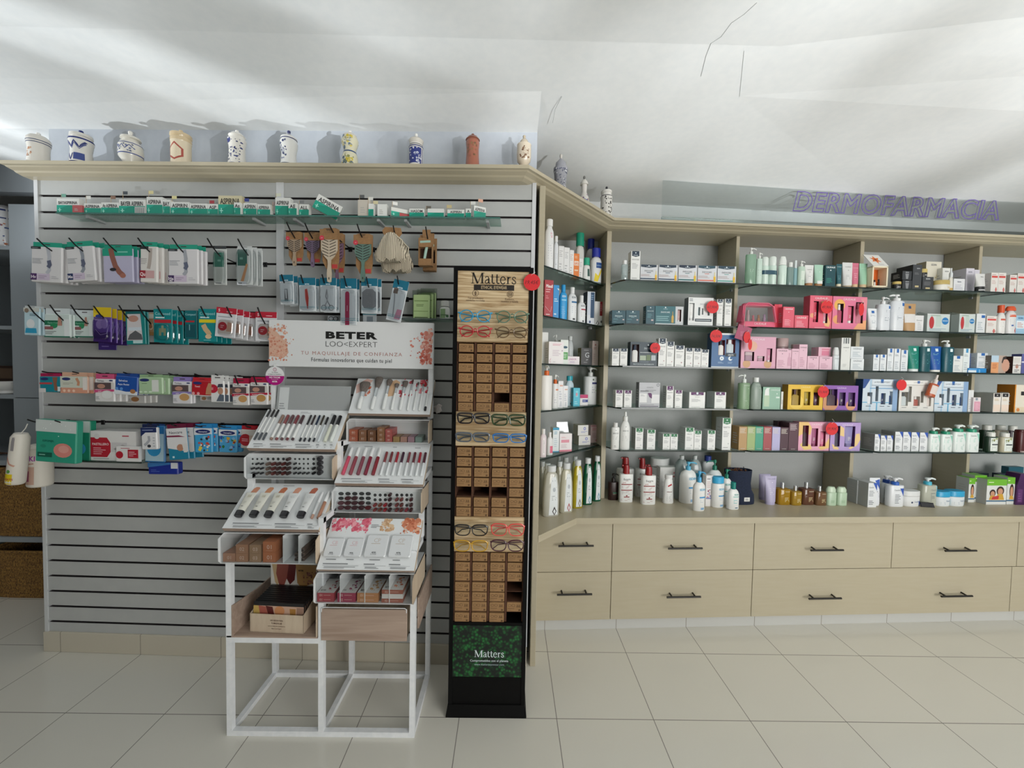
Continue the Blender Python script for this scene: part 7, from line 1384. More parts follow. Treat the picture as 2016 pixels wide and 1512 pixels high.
R3(377,417,750,779,'red plaster box with arm picture, left of the white man pack','#b3202a',[('o',.3,.84,.22,'#26306a',.1),('t','Textil',.3,.62,.11,'#f0dada',.4),('r',.0,.0,1,.04,'#d9d3d0'),('p',[(.72,.1),(1,.1),(1,.85),(.85,.9),(.75,.5)],'#b98a68'),('o',.12,.14,.07,'#e0a0a4'),('o',.36,.14,.07,'#e0a0a4')],-.14,1,radians(2),.012,head=('#c02430',.22),short='red plaster box')
R3(392,424,779,790,'low white plaster pack peeping out under the red box','#d6d3cf',[('o',.3,.5,.14,'#a87a58',.3),('l',.5,.3,.9,.7,2,'#8f8f93')],-.07,0,0,.01)
hook(424,737,'holding the white packs with a man in a cap',.15)
R3(414,441,749,792,'white pack with red circle and man in a cap','#dcdcdb',[('o',.2,.62,.36,'#b81f36',.2),('l',.04,.56,.36,.68,2,'#e9c9cc'),('o',.74,.52,.2,'#b5886f',.16),('p',[(.5,.68),(.95,.7),(.9,.85),(.6,.84)],'#3f4550'),('p',[(.45,.05),(1,.05),(1,.34),(.7,.38)],'#5a6472')],-.14,4,0,.010,head=('#d9d9d8',.24),short='white pack with man in a cap',shift=(.010,-.002))
hook(462,739,'holding the first crimson strip packs',.15)
R3(457,490,755,798,'white and crimson plaster pack with long strip, left of two','#dbd8d6',tir('#b0203c','CLASSIC','#c2955f'),-.13,1,0,.012,head=('#a8163f',.24),short='crimson plaster pack with long strip')
hook(499,740,'holding the second crimson strip packs',.15)
R3(492,527,753,797,'white and crimson plaster pack with broad strip, right of two','#dbd8d6',tir('#b0203c','CLASSIC','#b98c52'),-.13,2,0,.012,head=('#a8163f',.24),short='crimson plaster pack with broad strip',shift=(.014,0))

# ---- fourth row
g4='packs in the fourth row'
def R4(*a,**k):k['group']=g4;return PK(*a,**k)
hook(54,826,'holding the cotton bag at far left',.16)
hook(108,828,'holding the green sponge bags',.20)
def cotton(x0,x1,y0,y1,tilt,lb,cap,d):
 s0,z1=FS.hit((x0+x1)/2,y1,d);z0=FS.hit((x0+x1)/2,y0,d)[1];W=FS.hit(x1,y1,d)[0]-FS.hit(x0,y1,d)[0];H=z0-z1
 root=empty('cotton_pad_bag',lb,'cotton bag',None,0,'cotton bags hanging low',Matrix.Translation(FS.w(s0,d,z0))@Matrix.Rotation(FS.a,4,'Z')@Matrix.Rotation(tilt,4,'Y'))
 mb=MB();R=W/2;pr=[(.85,0),(.97,.02*H),(1,.05*H),(.96,.9*H),(.7,.97*H)]
 mb.loft([[(x,y,z-H)for x,y,z in sring(R*k,R*k,v,2,20)]for k,v in pr],M('#dcd6cb',.45),True);rm=Round(R,R,[(k,v-H)for k,v in pr])
 deco(mb,rm,2*R,H,[('r',.12,.02,.75,.22,'#dcc21c'),('o',.5,.27,.12,'#5a9a4a',.035),('t','GRATIS',.55,.12,.04,'#b3243a',.5,.02),('s',[(.25,.55),(.5,.42),(.8,.38)],.12,'#c99a86'),('r',.05,.6,.16,.95,'#3f2a5c'),('r',.04,.25,.13,.55,'#8a2a6a'),('r',.5,.68,.68,.94,'#8f8a8c')]if cap else[('r',.2,.08,.72,.5,'#c2a08f'),('t','OKI',.5,.7,.12,'#9a3a9a',.5,.02),('r',.3,.15,.5,.4,'#8a3a5a'),('s',[(.2,.55),(.7,.58)],.06,'#b58f7c')]);mb.build('bag',root)
 q=MB();q.tube([(0,0,-H*.03),(.005,.01,H*.06),(0,.02,H*.14)],.002,'#d3d0c8',5);q.build('string',root)
cotton(31,58,850,953,radians(8),'white cotton pad bag with yellow corner, hanging tilted at far left',1,-.16)
cotton(64,100,872,956,radians(2),'white cotton pad bag with pink band, below the green sponge bag',0,-.075)
R4(72,152,828,911,'green film bag with a pink sponge and white top','#2f9a80',[('r',0,.72,1,1,'#ccd3d0'),('o',.68,.30,.23,'#d98a7f',.17),('o',.7,.33,.13,'#e0a095',.09),('r',.06,.12,.42,.23,'#0c5a48'),('l',.1,.15,.36,.2,1,'#8fc9b8'),('t','ESPONJA',.32,.51,.05,'#14604f',.4),('o',.2,.38,.07,'#2a8a72',.04),('n',.1,.6,.9,.95,7,.02,['#f0f4f2'],6)],-.18,0,radians(3),.03)
R4(146,178,829,909,'green film bag with a blue sponge, behind the pink sponge one','#1f8a6c',[('r',0,.72,1,1,'#c2cfc9'),('o',.4,.32,.34,'#3a9ac9',.14)],-.12,0,radians(1),.03)
# box ledge
zl2=FS.hit(230,908,-.13)[1];a,b=FS.hit(150,906,-.13)[0],FS.hit(283,908,-.13)[0]
root=empty('glass_ledge','short clear ledge low on the slatted wall under the red and white pill box','shelf',FS.w(a,-.14,zl2-.006),FS.a);g=MB();g.box(0,0,0,b-a,.139,.005,m_glass);g.build('pane',root);g=MB();g.box(0,-.0008,0,b-a,.0,.008,clear('#cfd6d4',.2));g.build('front_lip',root)
shelf(FS,zl2,907,-.125,'boxes on the low clear ledge')
B(178.6,268,849,'white pill organiser box with red label on the low clear ledge','#dcdad8',[('p',[(0,.05),(0,.78),(.36,.78),(.44,.6),(.44,.3),(.36,.12),(0,.12)],'#b01c30'),('o',.14,.82,.06,'#d3d0ce'),('t','PASTILLERO',.22,.56,.08,'#f0dcdf',.36,.01),('l',.06,.2,.36,.46,4,'#dba5ad'),('l',.7,.8,.9,.9,1,'#b8475a'),('r',.46,.3,.8,.62,'#c9c6c6'),('p',[(.5,.4),(.7,.55),(.82,.5),(.78,.4),(.6,.34)],'#9a9696'),('l',.06,.05,.6,.1,1,'#8f8c8c')],dp=.075,side='#c9c7c5')
s,d,z,W,H=place(228,275,879,912,-.138)
B(229,274,879,'small white box with red label in front of the pill organiser box','#dfdddb',[('o',.14,.45,.16,'#b01c30'),('r',.5,.25,.96,.8,'#b01c30'),('l',.55,.35,.9,.7,3,'#e3b5bc'),('l',.2,.84,.6,.93,1,'#b8475a')],dp=.011,d=-.138)
hook(295,834,'holding the navy bandage box',.15)
R4(277,308,842,885,'white and navy bandage box with a foot drawing','#dfdfe0',[('r',0,.78,1,1,'#1a2a5c'),('l',.1,.86,.8,.93,1,'#a5b0d0'),('p',[(0,.78),(0,.6),(.3,.78)],'#1a2a5c'),('s',[(.5,.62),(.52,.42),(.35,.28),(.2,.2)],.16,'#a9abb2'),('o',.5,.16,.12,'#33373f',.07),('l',.75,.1,.92,.6,4,'#b5b7bd')],-.15,0,radians(-2),.018,head=('#15244f',.16))
R4(287,325,838,910,'blue pack with a light blue gel disc, behind the navy bandage box','#2a6fa5',[('r',.0,.0,.95,.78,'#a9c6d3'),('o',.45,.36,.36,'#2a8fc4',.2),('r',0,0,1,.03,'#1f6aa5')],-.11,0,radians(1),.012,head=('#1d3f74',.05))
R4(291,350,911,934,'dark blue bandage box hanging lowest, under the blue gel pack','#1b2f8f',[('p',[(0,1),(.75,1),(.75,.85),(0,.6)],'#3a78b5'),('r',.77,.5,1,1,'#d6d8dc'),('l',.1,.2,.4,.45,2,'#5a70c0')],-.10,0,radians(-1),.03)
hook(338,836,'holding the white and blue strip pack',.16)
R4(327,367,843,905,'white and teal plaster strip pack tilted, with round cheek picture','#1f7f9f',[('p',[(0,.38),(1,.24),(1,1),(0,1)],'#dcdbdc'),('t','Nexcare',.46,.87,.09,'#3a3f4a',.66,.01),('p',[(0,.73),(.9,.71),(.6,.77),(0,.78)],'#7a1c3f'),('o',.62,.38,.17,'#b5836a',.11),('p',[(.72,.5),(.95,.5),(.95,.22),(.78,.22)],'#d9d6d3'),('r',.2,.06,.3,.12,'#cfe4ea')],-.14,2,radians(-5),.008,head=('#6a1738',.13),short='white and teal strip pack',shift=(.016,0),step=.02)
hook(385,838,'holding the first blue child plaster box',.16)
hans=lambda cs,sd:[('p',[(0,.72),(1,.76),(1,1),(0,1)],'#d6dadf'),('o',.5,.86,.42,'#232a66',.09),('t','Hansaplast',.5,.86,.06,'#dfe3ee',.7,.01),('n',.08,.08,.92,.66,22,.12,cs,sd)]
R4(382,417,843,891,'light blue plaster box with colourful print, left of two alike','#3f9fd0',hans(['#c94a3a','#e0dcd6','#2a2a30','#7fb8d9','#d9c04a'],3),-.13,1,radians(-1),.016,head=('#2a86c0',.17),short='light blue plaster box, left hook',shift=(.014,0))
hook(432,839,'holding the second blue child plaster box',.16)
R4(431,466,846,891,'light blue plaster box with colourful print, right of two alike','#4a9fd0',hans(['#2f6f3a','#8a2f2a','#c9a03a','#7fb0d9','#2a4a9a'],8),-.13,1,radians(1),.016,head=('#2f8ac4',.17),short='light blue plaster box, right hook',shift=(.012,0))
hook(483,838,'holding the red topped pack by the make-up stand',.15)
R4(474,503,846,883,'white and red pack beside the make-up stand in the fourth row','#d6d0cb',[('o',.34,.45,.4,'#b32430',.32),('l',.1,.36,.55,.55,2,'#e3b5bc'),('r',.6,.1,.95,.7,'#c9b5a5')],-.12,1,radians(2),.012,head=('#b51c2c',.2),short='white and red pack by the stand')

# ---- hair brushes on kraft cards
kr=noise_mat('kraft_card','#8f6b47','#9c7750',(90,90,90),.85,3,.3,.7)
def brush_pack(x0,x1,y0,ym,y1,yb,col,lb,d,bx=None,short=None,dx=0.,red=True,rib='#2b2622'):
 """kraft card x0..x1, y0..y1; brush head from ym, handle end at yb"""
 xm=(x0+x1)/2;s0,s1=FS.hit(x0,ym,d)[0],FS.hit(x1,ym,d)[0];Z=lambda y:FS.hit(xm,y,d)[1]
 W=s1-s0;zt=Z(y0);root=empty('hair_brush_pack',lb,'hair brush',FS.w((s0+s1)/2,d,zt),FS.a,'hair brushes on kraft cards')
 mb=MB();H=zt-Z(y1);mb.prism([(-W*.5,-.25*H),(-W*.5,-.04*H),(-W*.3,0),(W*.3,0),(W*.5,-.04*H),(W*.5,-.75*H),(W*.42,-H),(-W*.2,-H),(-W*.42,-.8*H),(-W*.42,-.3*H)],0,.002,kr);h1=zt-Z(ym)
 mb.box(-W*.5,-.012,-h1,W*.5,-.0104,-.05*H,kr)
 deco(mb,Flat((-W/2,-.012,-h1),(W,0,0),(0,0,h1),(0,-1,0)),W,h1,[('t','BETER',.5,.72,.09,'#5a4632',.5,.03),('l',.3,.52,.8,.6,1,'#6f563c')]+([('o',.12,.12,.13,'#c9384a'),('t','3.0',.12,.12,.08,'#f0d6d8',.2)]if red else[]));mb.box(W*.1,-.0004,-.98*H,W*.4,0,-.88*H,M('#b83a3a',.6));mb.box(-.012,-.0125,-.06*H,.012,-.012,-.045*H,M('#3a2c20',.6));mb.build('card',root)
 hb=MB();zb=Z(yb)-zt;hd=-h1*.8;w2=W*.44;hl=(-zb+hd);z1=hd-hl*.5
 hb.prism([(-w2,hd),(w2,hd),(w2*1.0,hd-hl*.28),(w2*.62,hd-hl*.42),(w2*.2,z1),(w2*.16,z1-hl*.1),(w2*.28,z1-hl*.3),(w2*.22,zb+.004),(0,zb),(-w2*.22,zb+.004),(-w2*.28,z1-hl*.3),(-w2*.16,z1-hl*.1),(-w2*.2,z1),(-w2*.62,hd-hl*.42),(-w2*1.0,hd-hl*.28)],-.010,-.003,M(col,.5))
 for k in range(6):
  zz_=hd-.006-hl*.065*k
  for sg in(-1,1):hb.raw([(sg*w2*.06,-.0104,zz_-.012),(sg*w2*.85,-.0104,zz_),(sg*w2*.85,-.0104,zz_-.0035),(sg*w2*.06,-.0104,zz_-.0155)],[(0,1,2,3)if sg>0 else(3,2,1,0)],M(rib,.6))
 hb.raw([(-w2*.06,-.0105,zb+.012),(w2*.06,-.0105,zb+.012),(w2*.06,-.0105,zb+.022),(-w2*.06,-.0105,zb+.022)],[(0,1,2,3)],M('#3a3028',.6));hb.build('brush',root)
 br=MB();rnd=random.Random(3)
 for k in range(26):
  x,zz_=rnd.uniform(-.9,.9)*w2,hd-rnd.uniform(.02,.36)*hl;br.tube([(x,-.003,zz_),(x,.0,zz_)],.0008,rib,4)
 br.build('bristles',root)
 return root
hook(564,437,'holding the beige brush with black bristles');hook(600,439,'holding the purple brush');hook(648,442,'holding the large cream brush',.21);hook(703,441,'holding the green brush');hook(774,444,'holding the striped cotton bags',.15);hook(838,446,'holding the boxed mint razor',.15)
brush_pack(566,597,456,473,515,525,'#a8937c','small beige paddle brush on kraft card, leftmost brush',-.11)
brush_pack(602,632,457,475,517,527,'#75627d','small purple paddle brush on kraft card, second brush',-.11)
brush_pack(651,679,459,480,537,568,'#7d5f74','mauve paddle brush behind the large cream brush',-.08)
brush_pack(632,668,449,473,530,557,'#c4b5a0','large cream paddle brush on kraft card, nearest of the brushes',-.16,rib='#4a3f36')
brush_pack(698,734,460,482,539,556,'#5f7d72','green paddle brush on kraft card, rightmost brush',-.12)
# striped cotton bags
m_str,N_,L_n,P_n=new_mat('striped_cotton');tcn=N_.new('ShaderNodeTexCoord');sx_n=N_.new('ShaderNodeSeparateXYZ');L_n.new(tcn.outputs['Object'],sx_n.inputs[0])
fr_n=math_node(N_,L_n,'FRACT',math_node(N_,L_n,'MULTIPLY',sx_n.outputs['X'],150.));st_n=math_node(N_,L_n,'GREATER_THAN',fr_n,.66);mx_n=N_.new('ShaderNodeMix');mx_n.data_type='RGBA';L_n.new(st_n,mx_n.inputs[0]);mx_n.inputs[6].default_value=lin('#cfc4ae');mx_n.inputs[7].default_value=lin('#5f564a');L_n.new(mx_n.outputs[2],P_n.inputs['Base Color']);P_n.inputs['Roughness'].default_value=.9
def cbag(x0,x1,y0,y1,d,lb,card):
 xm=(x0+x1)/2;W=FS.hit(x1,y1,d)[0]-FS.hit(x0,y1,d)[0];s=FS.hit(xm,y0,d)[0];zt=FS.hit(xm,y0,d)[1];H=zt-FS.hit(xm,y1,d)[1]
 root=empty('cotton_pouch',lb,'cotton pouch',FS.w(s,d,zt),FS.a,'striped cotton pouches');R=W/2;rnd=random.Random(int(x0));rings=[]
 for k,(w,v)in enumerate(((.22,0),(.3,.04),(.42,.12),(.62,.3),(.82,.55),(.98,.8),(.9,.97),(.6,1.0))):
  rings.append([(x*(1+.06*sin(9*i+k)),y+.003*sin(5*i),-H*v+(.008*sin(2*i)if v>.9 else 0))for i,(x,y,z)in enumerate(sring(R*w,R*.38*(w**.5),0,2.4,28))])
 mb=MB();mb.loft(rings,m_str,True);mb.build('pouch',root)
 q=MB();q.tube([(R*.3,-.012,-H*.08),(R*.75,-.015,-H*.3),(R*.7,-.015,-H*.55)],.0028,'#cfc4ae',6);q.build('drawstring',root)
 if card:
  q=MB();q.prism([(-.042,.012),(-.03,.028),(.04,.024),(.046,.0),(.03,-.02),(-.03,-.02)],.004,.006,kr);q.build('card',root)
cbag(739,802,459,514,-.13,'striped cotton drawstring pouch in front of its twin',True)
cbag(752,814,470,535,-.07,'striped cotton drawstring pouch behind the front one, lower',False)
def razor(x0,x1,y0,y1,d,lb):
 xm=(x0+x1)/2;W=FS.hit(x1,500,d)[0]-FS.hit(x0,500,d)[0];s,zt=FS.hit(xm,y0,d);H=zt-FS.hit(xm,y1,d)[1];a=W/2
 root=empty('razor_box',lb,'boxed razor',FS.w(s,d,zt),FS.a,'boxed mint razors');mb=MB()
 mb.box(-a,.026,-H,a,.028,0,kr);mb.box(-a,0,-H,-a+.002,.028,-.05,kr);mb.box(a-.002,0,-H,a,.028,-.05,kr);mb.box(-a,0,-H,a,.002,-H*.78,kr);mb.box(-a,0,-H,a,.028,-H+.002,kr);mb.box(-a,0,-.06,a,.002,-.02,kr);mb.box(-a*.6,.02,-.02,a*.6,.022,.022,kr);mb.box(-a+.002,.0255,-H*.8,a-.002,.026,-.06,M('#4a3020',.9));mb.build('box',root)
 q=MB();q.tube([(-a*.2,.012,-H*.78),(0,.010,-H*.55),(a*.25,.008,-H*.3)],[.006,.0065,.006],M('#a9c9ba',.4),10);q.tube([(-a*.75,.006,-H*.27),(a*.75,.006,-H*.25)],.008,M('#a3c4b5',.4),10);q.build('razor',root)
razor(824,851,459,523,-.11,'mint green razor in an open kraft box, front one')
razor(833,858,466,533,-.06,'mint green razor in an open kraft box, half hidden behind the front one')

# ---- manicure blisters
tb='#0c6a84'
def man(x0,x1,y0,y1,lb,pic,d=-.11,n=0,tilt=0.,short=None,**k):
 o=[('r',0,.78,1,1,tb),('t','BETER',.5,.815,.035,'#cfe2ea',.55,.04),('l',.6,.68,.92,.74,2,'#b0b9bd')]+pic+[('r',.04,.10,.96,.112,'#3f8fa0'),('r',.04,.14,.96,.15,'#5fa3b0')]
 return PK(x0,x1,y0,y1,lb,'#d3d9dd',o,d,n,tilt,.004,short=short,group='manicure blisters',blister=(.04,.02,.96,.77,'#f3f6f8',.010),**k)
hook(554,540,'holding the nail clipper blister',.15);hook(592,541,'holding the tweezers blister',.15);hook(634,540,'holding the scissors blister',.15);hook(677,543,'holding the nail file blister',.15);hook(721,545,'holding the grey mitt blister',.15);hook(782,543,'holding the tilted pink handled pack',.15)
man(550,577,541,599,'teal topped blister with a steel nail clipper',[('p',[(.32,.12),(.6,.12),(.56,.52),(.34,.52)],'#6a6d72'),('p',[(.36,.5),(.52,.5),(.5,.2),(.42,.2)],'#c9ccd0')],-.13,2,radians(-2),'nail clipper blister',shift=(.012,-.002))
man(588,621,547,613,'teal topped blister with red tweezers',[('p',[(.36,.66),(.5,.68),(.58,.4),(.54,.08),(.48,.08),(.38,.4)],'#c9473f'),('s',[(.44,.62),(.5,.3),(.51,.12)],.02,'#8f2f2a')],-.13,1,radians(-1),'red tweezers blister',shift=(.01,0))
man(630,662,547,614,'teal topped blister with steel nail scissors',[('s',[(.42,.66),(.36,.45),(.5,.28),(.62,.18)],.06,'#8a8d92'),('s',[(.42,.66),(.48,.45),(.42,.28),(.3,.18)],.06,'#a2a5aa'),('s',arc(.24,.12,.15,.075,0,360),.045,'#7d8085'),('s',arc(.70,.12,.15,.075,0,360),.045,'#7d8085')],-.13,1,0,'nail scissors blister',shift=(.008,-.001))
PK(645,668,622,633,'lowest blister showing only scissor loops above the make-up sign','#c9ced2',[('s',arc(.3,.5,.2,.35,0,360),.06,'#55585d'),('s',arc(.7,.5,.2,.35,0,360),.06,'#55585d'),('r',0,.1,1,.2,'#3f8fa0')],-.05,0,0,.004,group='manicure blisters')
man(670,702,548,640,'teal topped blister with a long crimson nail file',[('p',[(.3,.0),(.56,.0),(.56,.68),(.5,.72),(.36,.72),(.3,.68)],'#a5224f'),('r',.41,.3,.45,.42,'#d9a5b9')],-.12,1,0,'crimson nail file blister',shift=(.006,0))
man(711,743,548,617,'teal topped blister with a grey exfoliating mitt',[('p',[(.06,.25),(.06,.6),(.3,.7),(.7,.7),(.9,.6),(.92,.2),(.7,.12),(.2,.14)],'#85878c'),('n',.1,.18,.88,.64,30,.04,['#77797e','#94969b'],5)],-.12,1,0,'grey mitt blister',shift=(.012,0))
PK(714,741,612,640,'lower grey blister under the exfoliating mitt','#c2c9cd',[('r',.0,.72,1,.78,'#3f8fa0'),('r',.3,.1,.75,.6,'#7f8a92')],-.06,0,0,.004,group='manicure blisters')
man(776,806,552,634,'teal topped blister hanging tilted, with a pink tool',[('p',[(.5,.06),(.9,.06),(.9,.3),(.6,.3)],'#c98aa3'),('s',[(.2,.72),(.3,.5),(.42,.1)],.06,'#8f9298'),('r',.12,.66,.4,.8,'#6a5a52')],-.13,0,radians(12),'tilted pink tool blister')
# little ledge with sachets and pill bottle
zl3=FS.hit(840,627.5,-.08)[1];a,b=FS.hit(790,627,-.08)[0],FS.hit(893,629,-.08)[0]
root=empty('glass_ledge','short clear ledge under the green sachets beside the eyewear stand','shelf',FS.w(a,-.09,zl3-.005),FS.a);g=MB();g.box(0,0,0,b-a,.089,.005,m_glass);g.build('pane',root);g=MB();g.box(0,-.0008,-.0005,b-a,.0,.006,M('#55605d',.2));g.build('front_lip',root)
shelf(FS,zl3,627,-.075,'goods on the small clear ledge')
for k,(x0,x1,yt,lb)in enumerate(((813,846,580,'front pale green film sachet on the small clear ledge'),(822,853,578,'second pale green film sachet, just behind the front one'),(829,858,576,'third pale green film sachet, at the back of its stack'))):
 s,d,z,W,H=place(x0,x1,yt,d=-.075+.016*k);mb=MB();mb.bbox(-W/2,0,0,W/2,.012,H,M('#b3cc92',.35),.004)
 deco(mb,Flat((-W/2,0,0),(W,0,0),(0,0,H),(0,-1,0)),W,H,[('r',.08,.72,.9,.76,'#7f9a60'),('l',.2,.5,.8,.62,2,'#6a8050'),('r',.05,.3,.9,.33,'#8aa56a'),('l',.1,.02,.9,.1,1,'#3a4a2c')]);mb.box(-W/2-.004,.004,0,W/2+.004,.006,H+.02,clear('#dfe6df',.12));tag(mb.build('film_sachet',loc=FS.w(s,d,z),rz=FS.a),lb,'sachet',CT.group)
P(866,886,593,'white pill bottle with green label at the right end of the small clear ledge','#dcdfda',[('r',.12,.1,.62,.78,'#8fb07f'),('l',.2,.2,.55,.55,3,'#4a6a44'),('o',.8,.25,.12,'#4a7a4a'),('r',.12,.3,.9,.36,'#5a7a55')],'soft','#dfe0dc',.28,.8,'cap',n=2,ar=.9,d=-.045,name='pill_bottle')
# ================================================================ brown and black eyewear stand
FM=Frame(0,1.603,0)
BK=M('#060606',.6,spec=.15)
m_oak=grain_mat('pale_wood_print','#a88a62','#dcc6a0',(4,1,70),.5,16,.36,.62)
m_rack=noise_mat('shaded_rack_card','#4a2c1a','#573521',(40,40,40),.8,2)  # kraft card with the rack's inner shade mixed into its brown
m_kraft=noise_mat('kraft_box_card','#94714a','#9d7a52',(120,120,120),.8,3,.3,.7)
m_leaf,N_,L_n,P_n=new_mat('foliage_print')
tc_=N_.new('ShaderNodeTexCoord');vo=N_.new('ShaderNodeTexVoronoi');vo.inputs['Scale'].default_value=75;L_n.new(tc_.outputs['Object'],vo.inputs['Vector']);nz_=N_.new('ShaderNodeTexNoise');nz_.inputs['Scale'].default_value=22;L_n.new(tc_.outputs['Object'],nz_.inputs['Vector'])
md=N_.new('ShaderNodeMath');md.operation='MULTIPLY_ADD';md.inputs[1].default_value=-.75;L_n.new(vo.outputs['Distance'],md.inputs[0]);L_n.new(nz_.outputs['Fac'],md.inputs[2])
cr_=N_.new('ShaderNodeValToRGB');e=cr_.color_ramp.elements;e[0].position=.0;e[0].color=lin('#03100a');e[1].position=.42;e[1].color=lin('#1d6a30');q_=cr_.color_ramp.elements.new(.2);q_.color=lin('#0b3a1a');L_n.new(md.outputs[0],cr_.inputs[0]);L_n.new(cr_.outputs[0],P_n.inputs['Base Color']);P_n.inputs['Roughness'].default_value=.5
x0,x1=FM.hit(887,1000,0)[0],FM.hit(1041,1000,0)[0];zt=FM.hit(970,525.5,0)[1]
SW=x1-x0;cxm=(x0+x1)/2
stand=empty('eyewear_stand','tall black floor stand with wood print sign, racks of kraft boxes and leaf poster','display stand',(cxm,FM.o.y,0),0)
DP=.10
Zm=lambda y:FM.hit(965,y,.004)[1]
Xm=lambda x,y:FM.hit(x,y,.004)[0]-cxm
bw=.0165
mb=MB()
for sx in(-SW/2,SW/2-bw):mb.box(sx,0,.012,sx+bw,DP,zt,BK)
mb.box(-SW/2+bw,0,zt-bw,SW/2-bw,DP,zt,BK);mb.box(-SW/2+bw,DP-.006,.012,SW/2-bw,DP,zt-bw,BK)
for y0,y1 in((1225,1231),):mb.box(-SW/2+bw,.002,Zm(y1),SW/2-bw,DP-.006,Zm(y0),BK)
mb.box(-SW/2+bw,.003,.012,SW/2-bw,.006,Zm(1333),BK);mb.build('frame',stand)
mb=MB();mb.loft([[(-SW/2-.007,-.014,0),(SW/2+.007,-.014,0),(SW/2+.007,DP+.03,0),(-SW/2-.007,DP+.03,0)],[(-SW/2-.007,-.014,.008),(SW/2+.007,-.014,.008),(SW/2+.007,DP+.03,.008),(-SW/2-.007,DP+.03,.008)],[(-SW/2,-.001,.045),(SW/2,-.001,.045),(SW/2,DP,.045),(-SW/2,DP,.045)]],BK);mb.build('foot',stand)
xi0,xi1=-SW/2+bw,SW/2-bw;IW=xi1-xi0
# serif lettering drawn by strokes
def serif(s,cx,base,xh,col,mb,mp,W,H,e):
 G_={'M':(1.8,[([(.22,0),(.22,1.5)],.09),([(.25,1.5),(.9,.0)],.24),([(.9,0),(1.5,1.5)],.09),([(1.55,0),(1.55,1.5)],.24),([(-.02,.035),(.46,.035)],.07),([(1.26,.035),(1.84,.035)],.07),([(-.02,1.465),(.36,1.465)],.07),([(1.45,1.465),(1.84,1.465)],.07)]),
 'a':(.78,[([(.1,.8),(.2,.97),(.38,1.0),(.55,.93),(.6,.72)],.12),([(.6,.75),(.6,.12),(.78,.04)],.2),([(.6,.6),(.28,.52),(.1,.3),(.14,.08),(.32,.03),(.6,.2)],.13)]),
 't':(.6,[([(.25,1.32),(.25,.2),(.38,.04),(.6,.1)],.17),([(-.02,.95),(.58,.95)],.08)]),
 'e':(.85,[([(.12,.55),(.74,.55)],.07),(arc(.43,.5,.34,.5,8,325,14),.14)]),
 'r':(.66,[([(.22,0),(.22,1)],.18),([(0,.035),(.46,.035)],.07),([(.02,.965),(.22,.965)],.07),([(.25,.7),(.4,.93),(.62,.93)],.15)]),
 's':(.66,[([(.56,.74),(.5,.93),(.34,.98),(.16,.9),(.13,.72),(.3,.56),(.5,.44),(.6,.26),(.52,.07),(.34,.02),(.14,.1),(.08,.28)],.13)])}
 wt=sum(G_[c][0]+.06 for c in s);x=cx*W-wt*xh/2
 for c in s:
  for pts,wd in G_[c][1]:stroke(mb,mp,W,H,[((x+a*xh)/W,base+b*xh/H)for a,b in pts],wd*xh/W,col,e)
  x+=(G_[c][0]+.06)*xh
def signp(y0,y1,name,mat,ops,extra=None):
 za,zb=Zm(y1),Zm(y0);mb=MB();mb.box(xi0,.004,za,xi1,.010,zb,mat);f=Flat((xi0,.004,za),(IW,0,0),(0,0,zb-za),(0,-1,0));deco(mb,f,IW,zb-za,ops)
 if extra:extra(mb,f,IW,zb-za)
 return mb.build(name,stand)
V=lambda y,y0,y1:(y1-y)/(y1-y0)
signp(531.5,673,'wood_sign',m_oak,[('r',.225,V(571.5,531.5,673),.79,V(560.5,531.5,673),'#1d1712'),('t','ETHICAL EYEWEAR',.508,V(565.6,531.5,673),.045,'#cbb48e',.36),('t','Tus productos',.25,V(587,531.5,673),.03,'#5f4a34',.22,0.),('t','monturas recicladas',.25,V(591.5,531.5,673),.03,'#5f4a34',.26,0.),
 ('s',arc(.25,V(577.5,531.5,673),.042,.042*136/137,0,360,18),.006,'#5f4a34'),('r',.238,V(582,531.5,673),.262,V(574,531.5,673),'#6f5a42'),('t','Reduce,',.73,V(588,531.5,673),.03,'#5f4a34',.2,0.),('t','reutiliza y recicla',.73,V(592.5,531.5,673),.03,'#5f4a34',.24,0.),('s',arc(.735,V(578.5,531.5,673),.042,.042,0,360,18),.006,'#5f4a34'),('s',arc(.735,V(578.5,531.5,673),.026,.026,0,360,18),.005,'#5f4a34'),('t','50',.735,V(578.5,531.5,673),.03,'#4a3826',.1)],
 lambda mb,f,W,H:serif('Matters',.505,V(558.5,531.5,673),.0286,'#1d1712',mb,f,W,H,.0008))
signp(811,878,'wood_panel',m_oak,[]);signp(1018,1086,'wood_panel',m_oak,[])
signp(1232,1333,'leaf_poster',m_leaf,[('t','Comprometidos con el planeta',.53,V(1300.5,1232,1333),.042,'#cfd9dd',.56,.012),('t','www.matterseyewear.com',.53,V(1308,1232,1333),.038,'#a9b8bd',.45,0.)],lambda mb,f,W,H:serif('Matters',.53,V(1293.5,1232,1333),.0195,'#dfe8ec',mb,f,W,H,.0008))
rows1=[(676,692),(696,712),(715.5,732),(735,752),(755,772),(774.5,791.5),(794,810.5)]
rows2=[(881,898),(901,918),(921,938),(941,958),(960.5,977),(980,997.5),(999.6,1017)]
rows3=[(1088,1104.5),(1108,1125),(1127.7,1144.5),(1147.5,1165),(1167,1184.6),(1187,1205),(1206.6,1224)]
colsM=[(903,932),(938,968),(974,1003),(1009,1038)]
cols2=[(898.6,927),(933,962),(968.4,997.6),(1003,1032)];cols3=[(894.5,923),(929.5,958.5),(964,993),(999,1028)]
nums=['0.0','1.0','1.5','2.0','2.5','3.0','3.5'];colw=['first','second','third','fourth'];roww=['top','second','third','fourth','fifth','sixth','bottom']
empt={(0,5,2),(1,4,0),(1,4,1),(1,4,2),(2,3,3),(2,4,3),(2,6,3)}
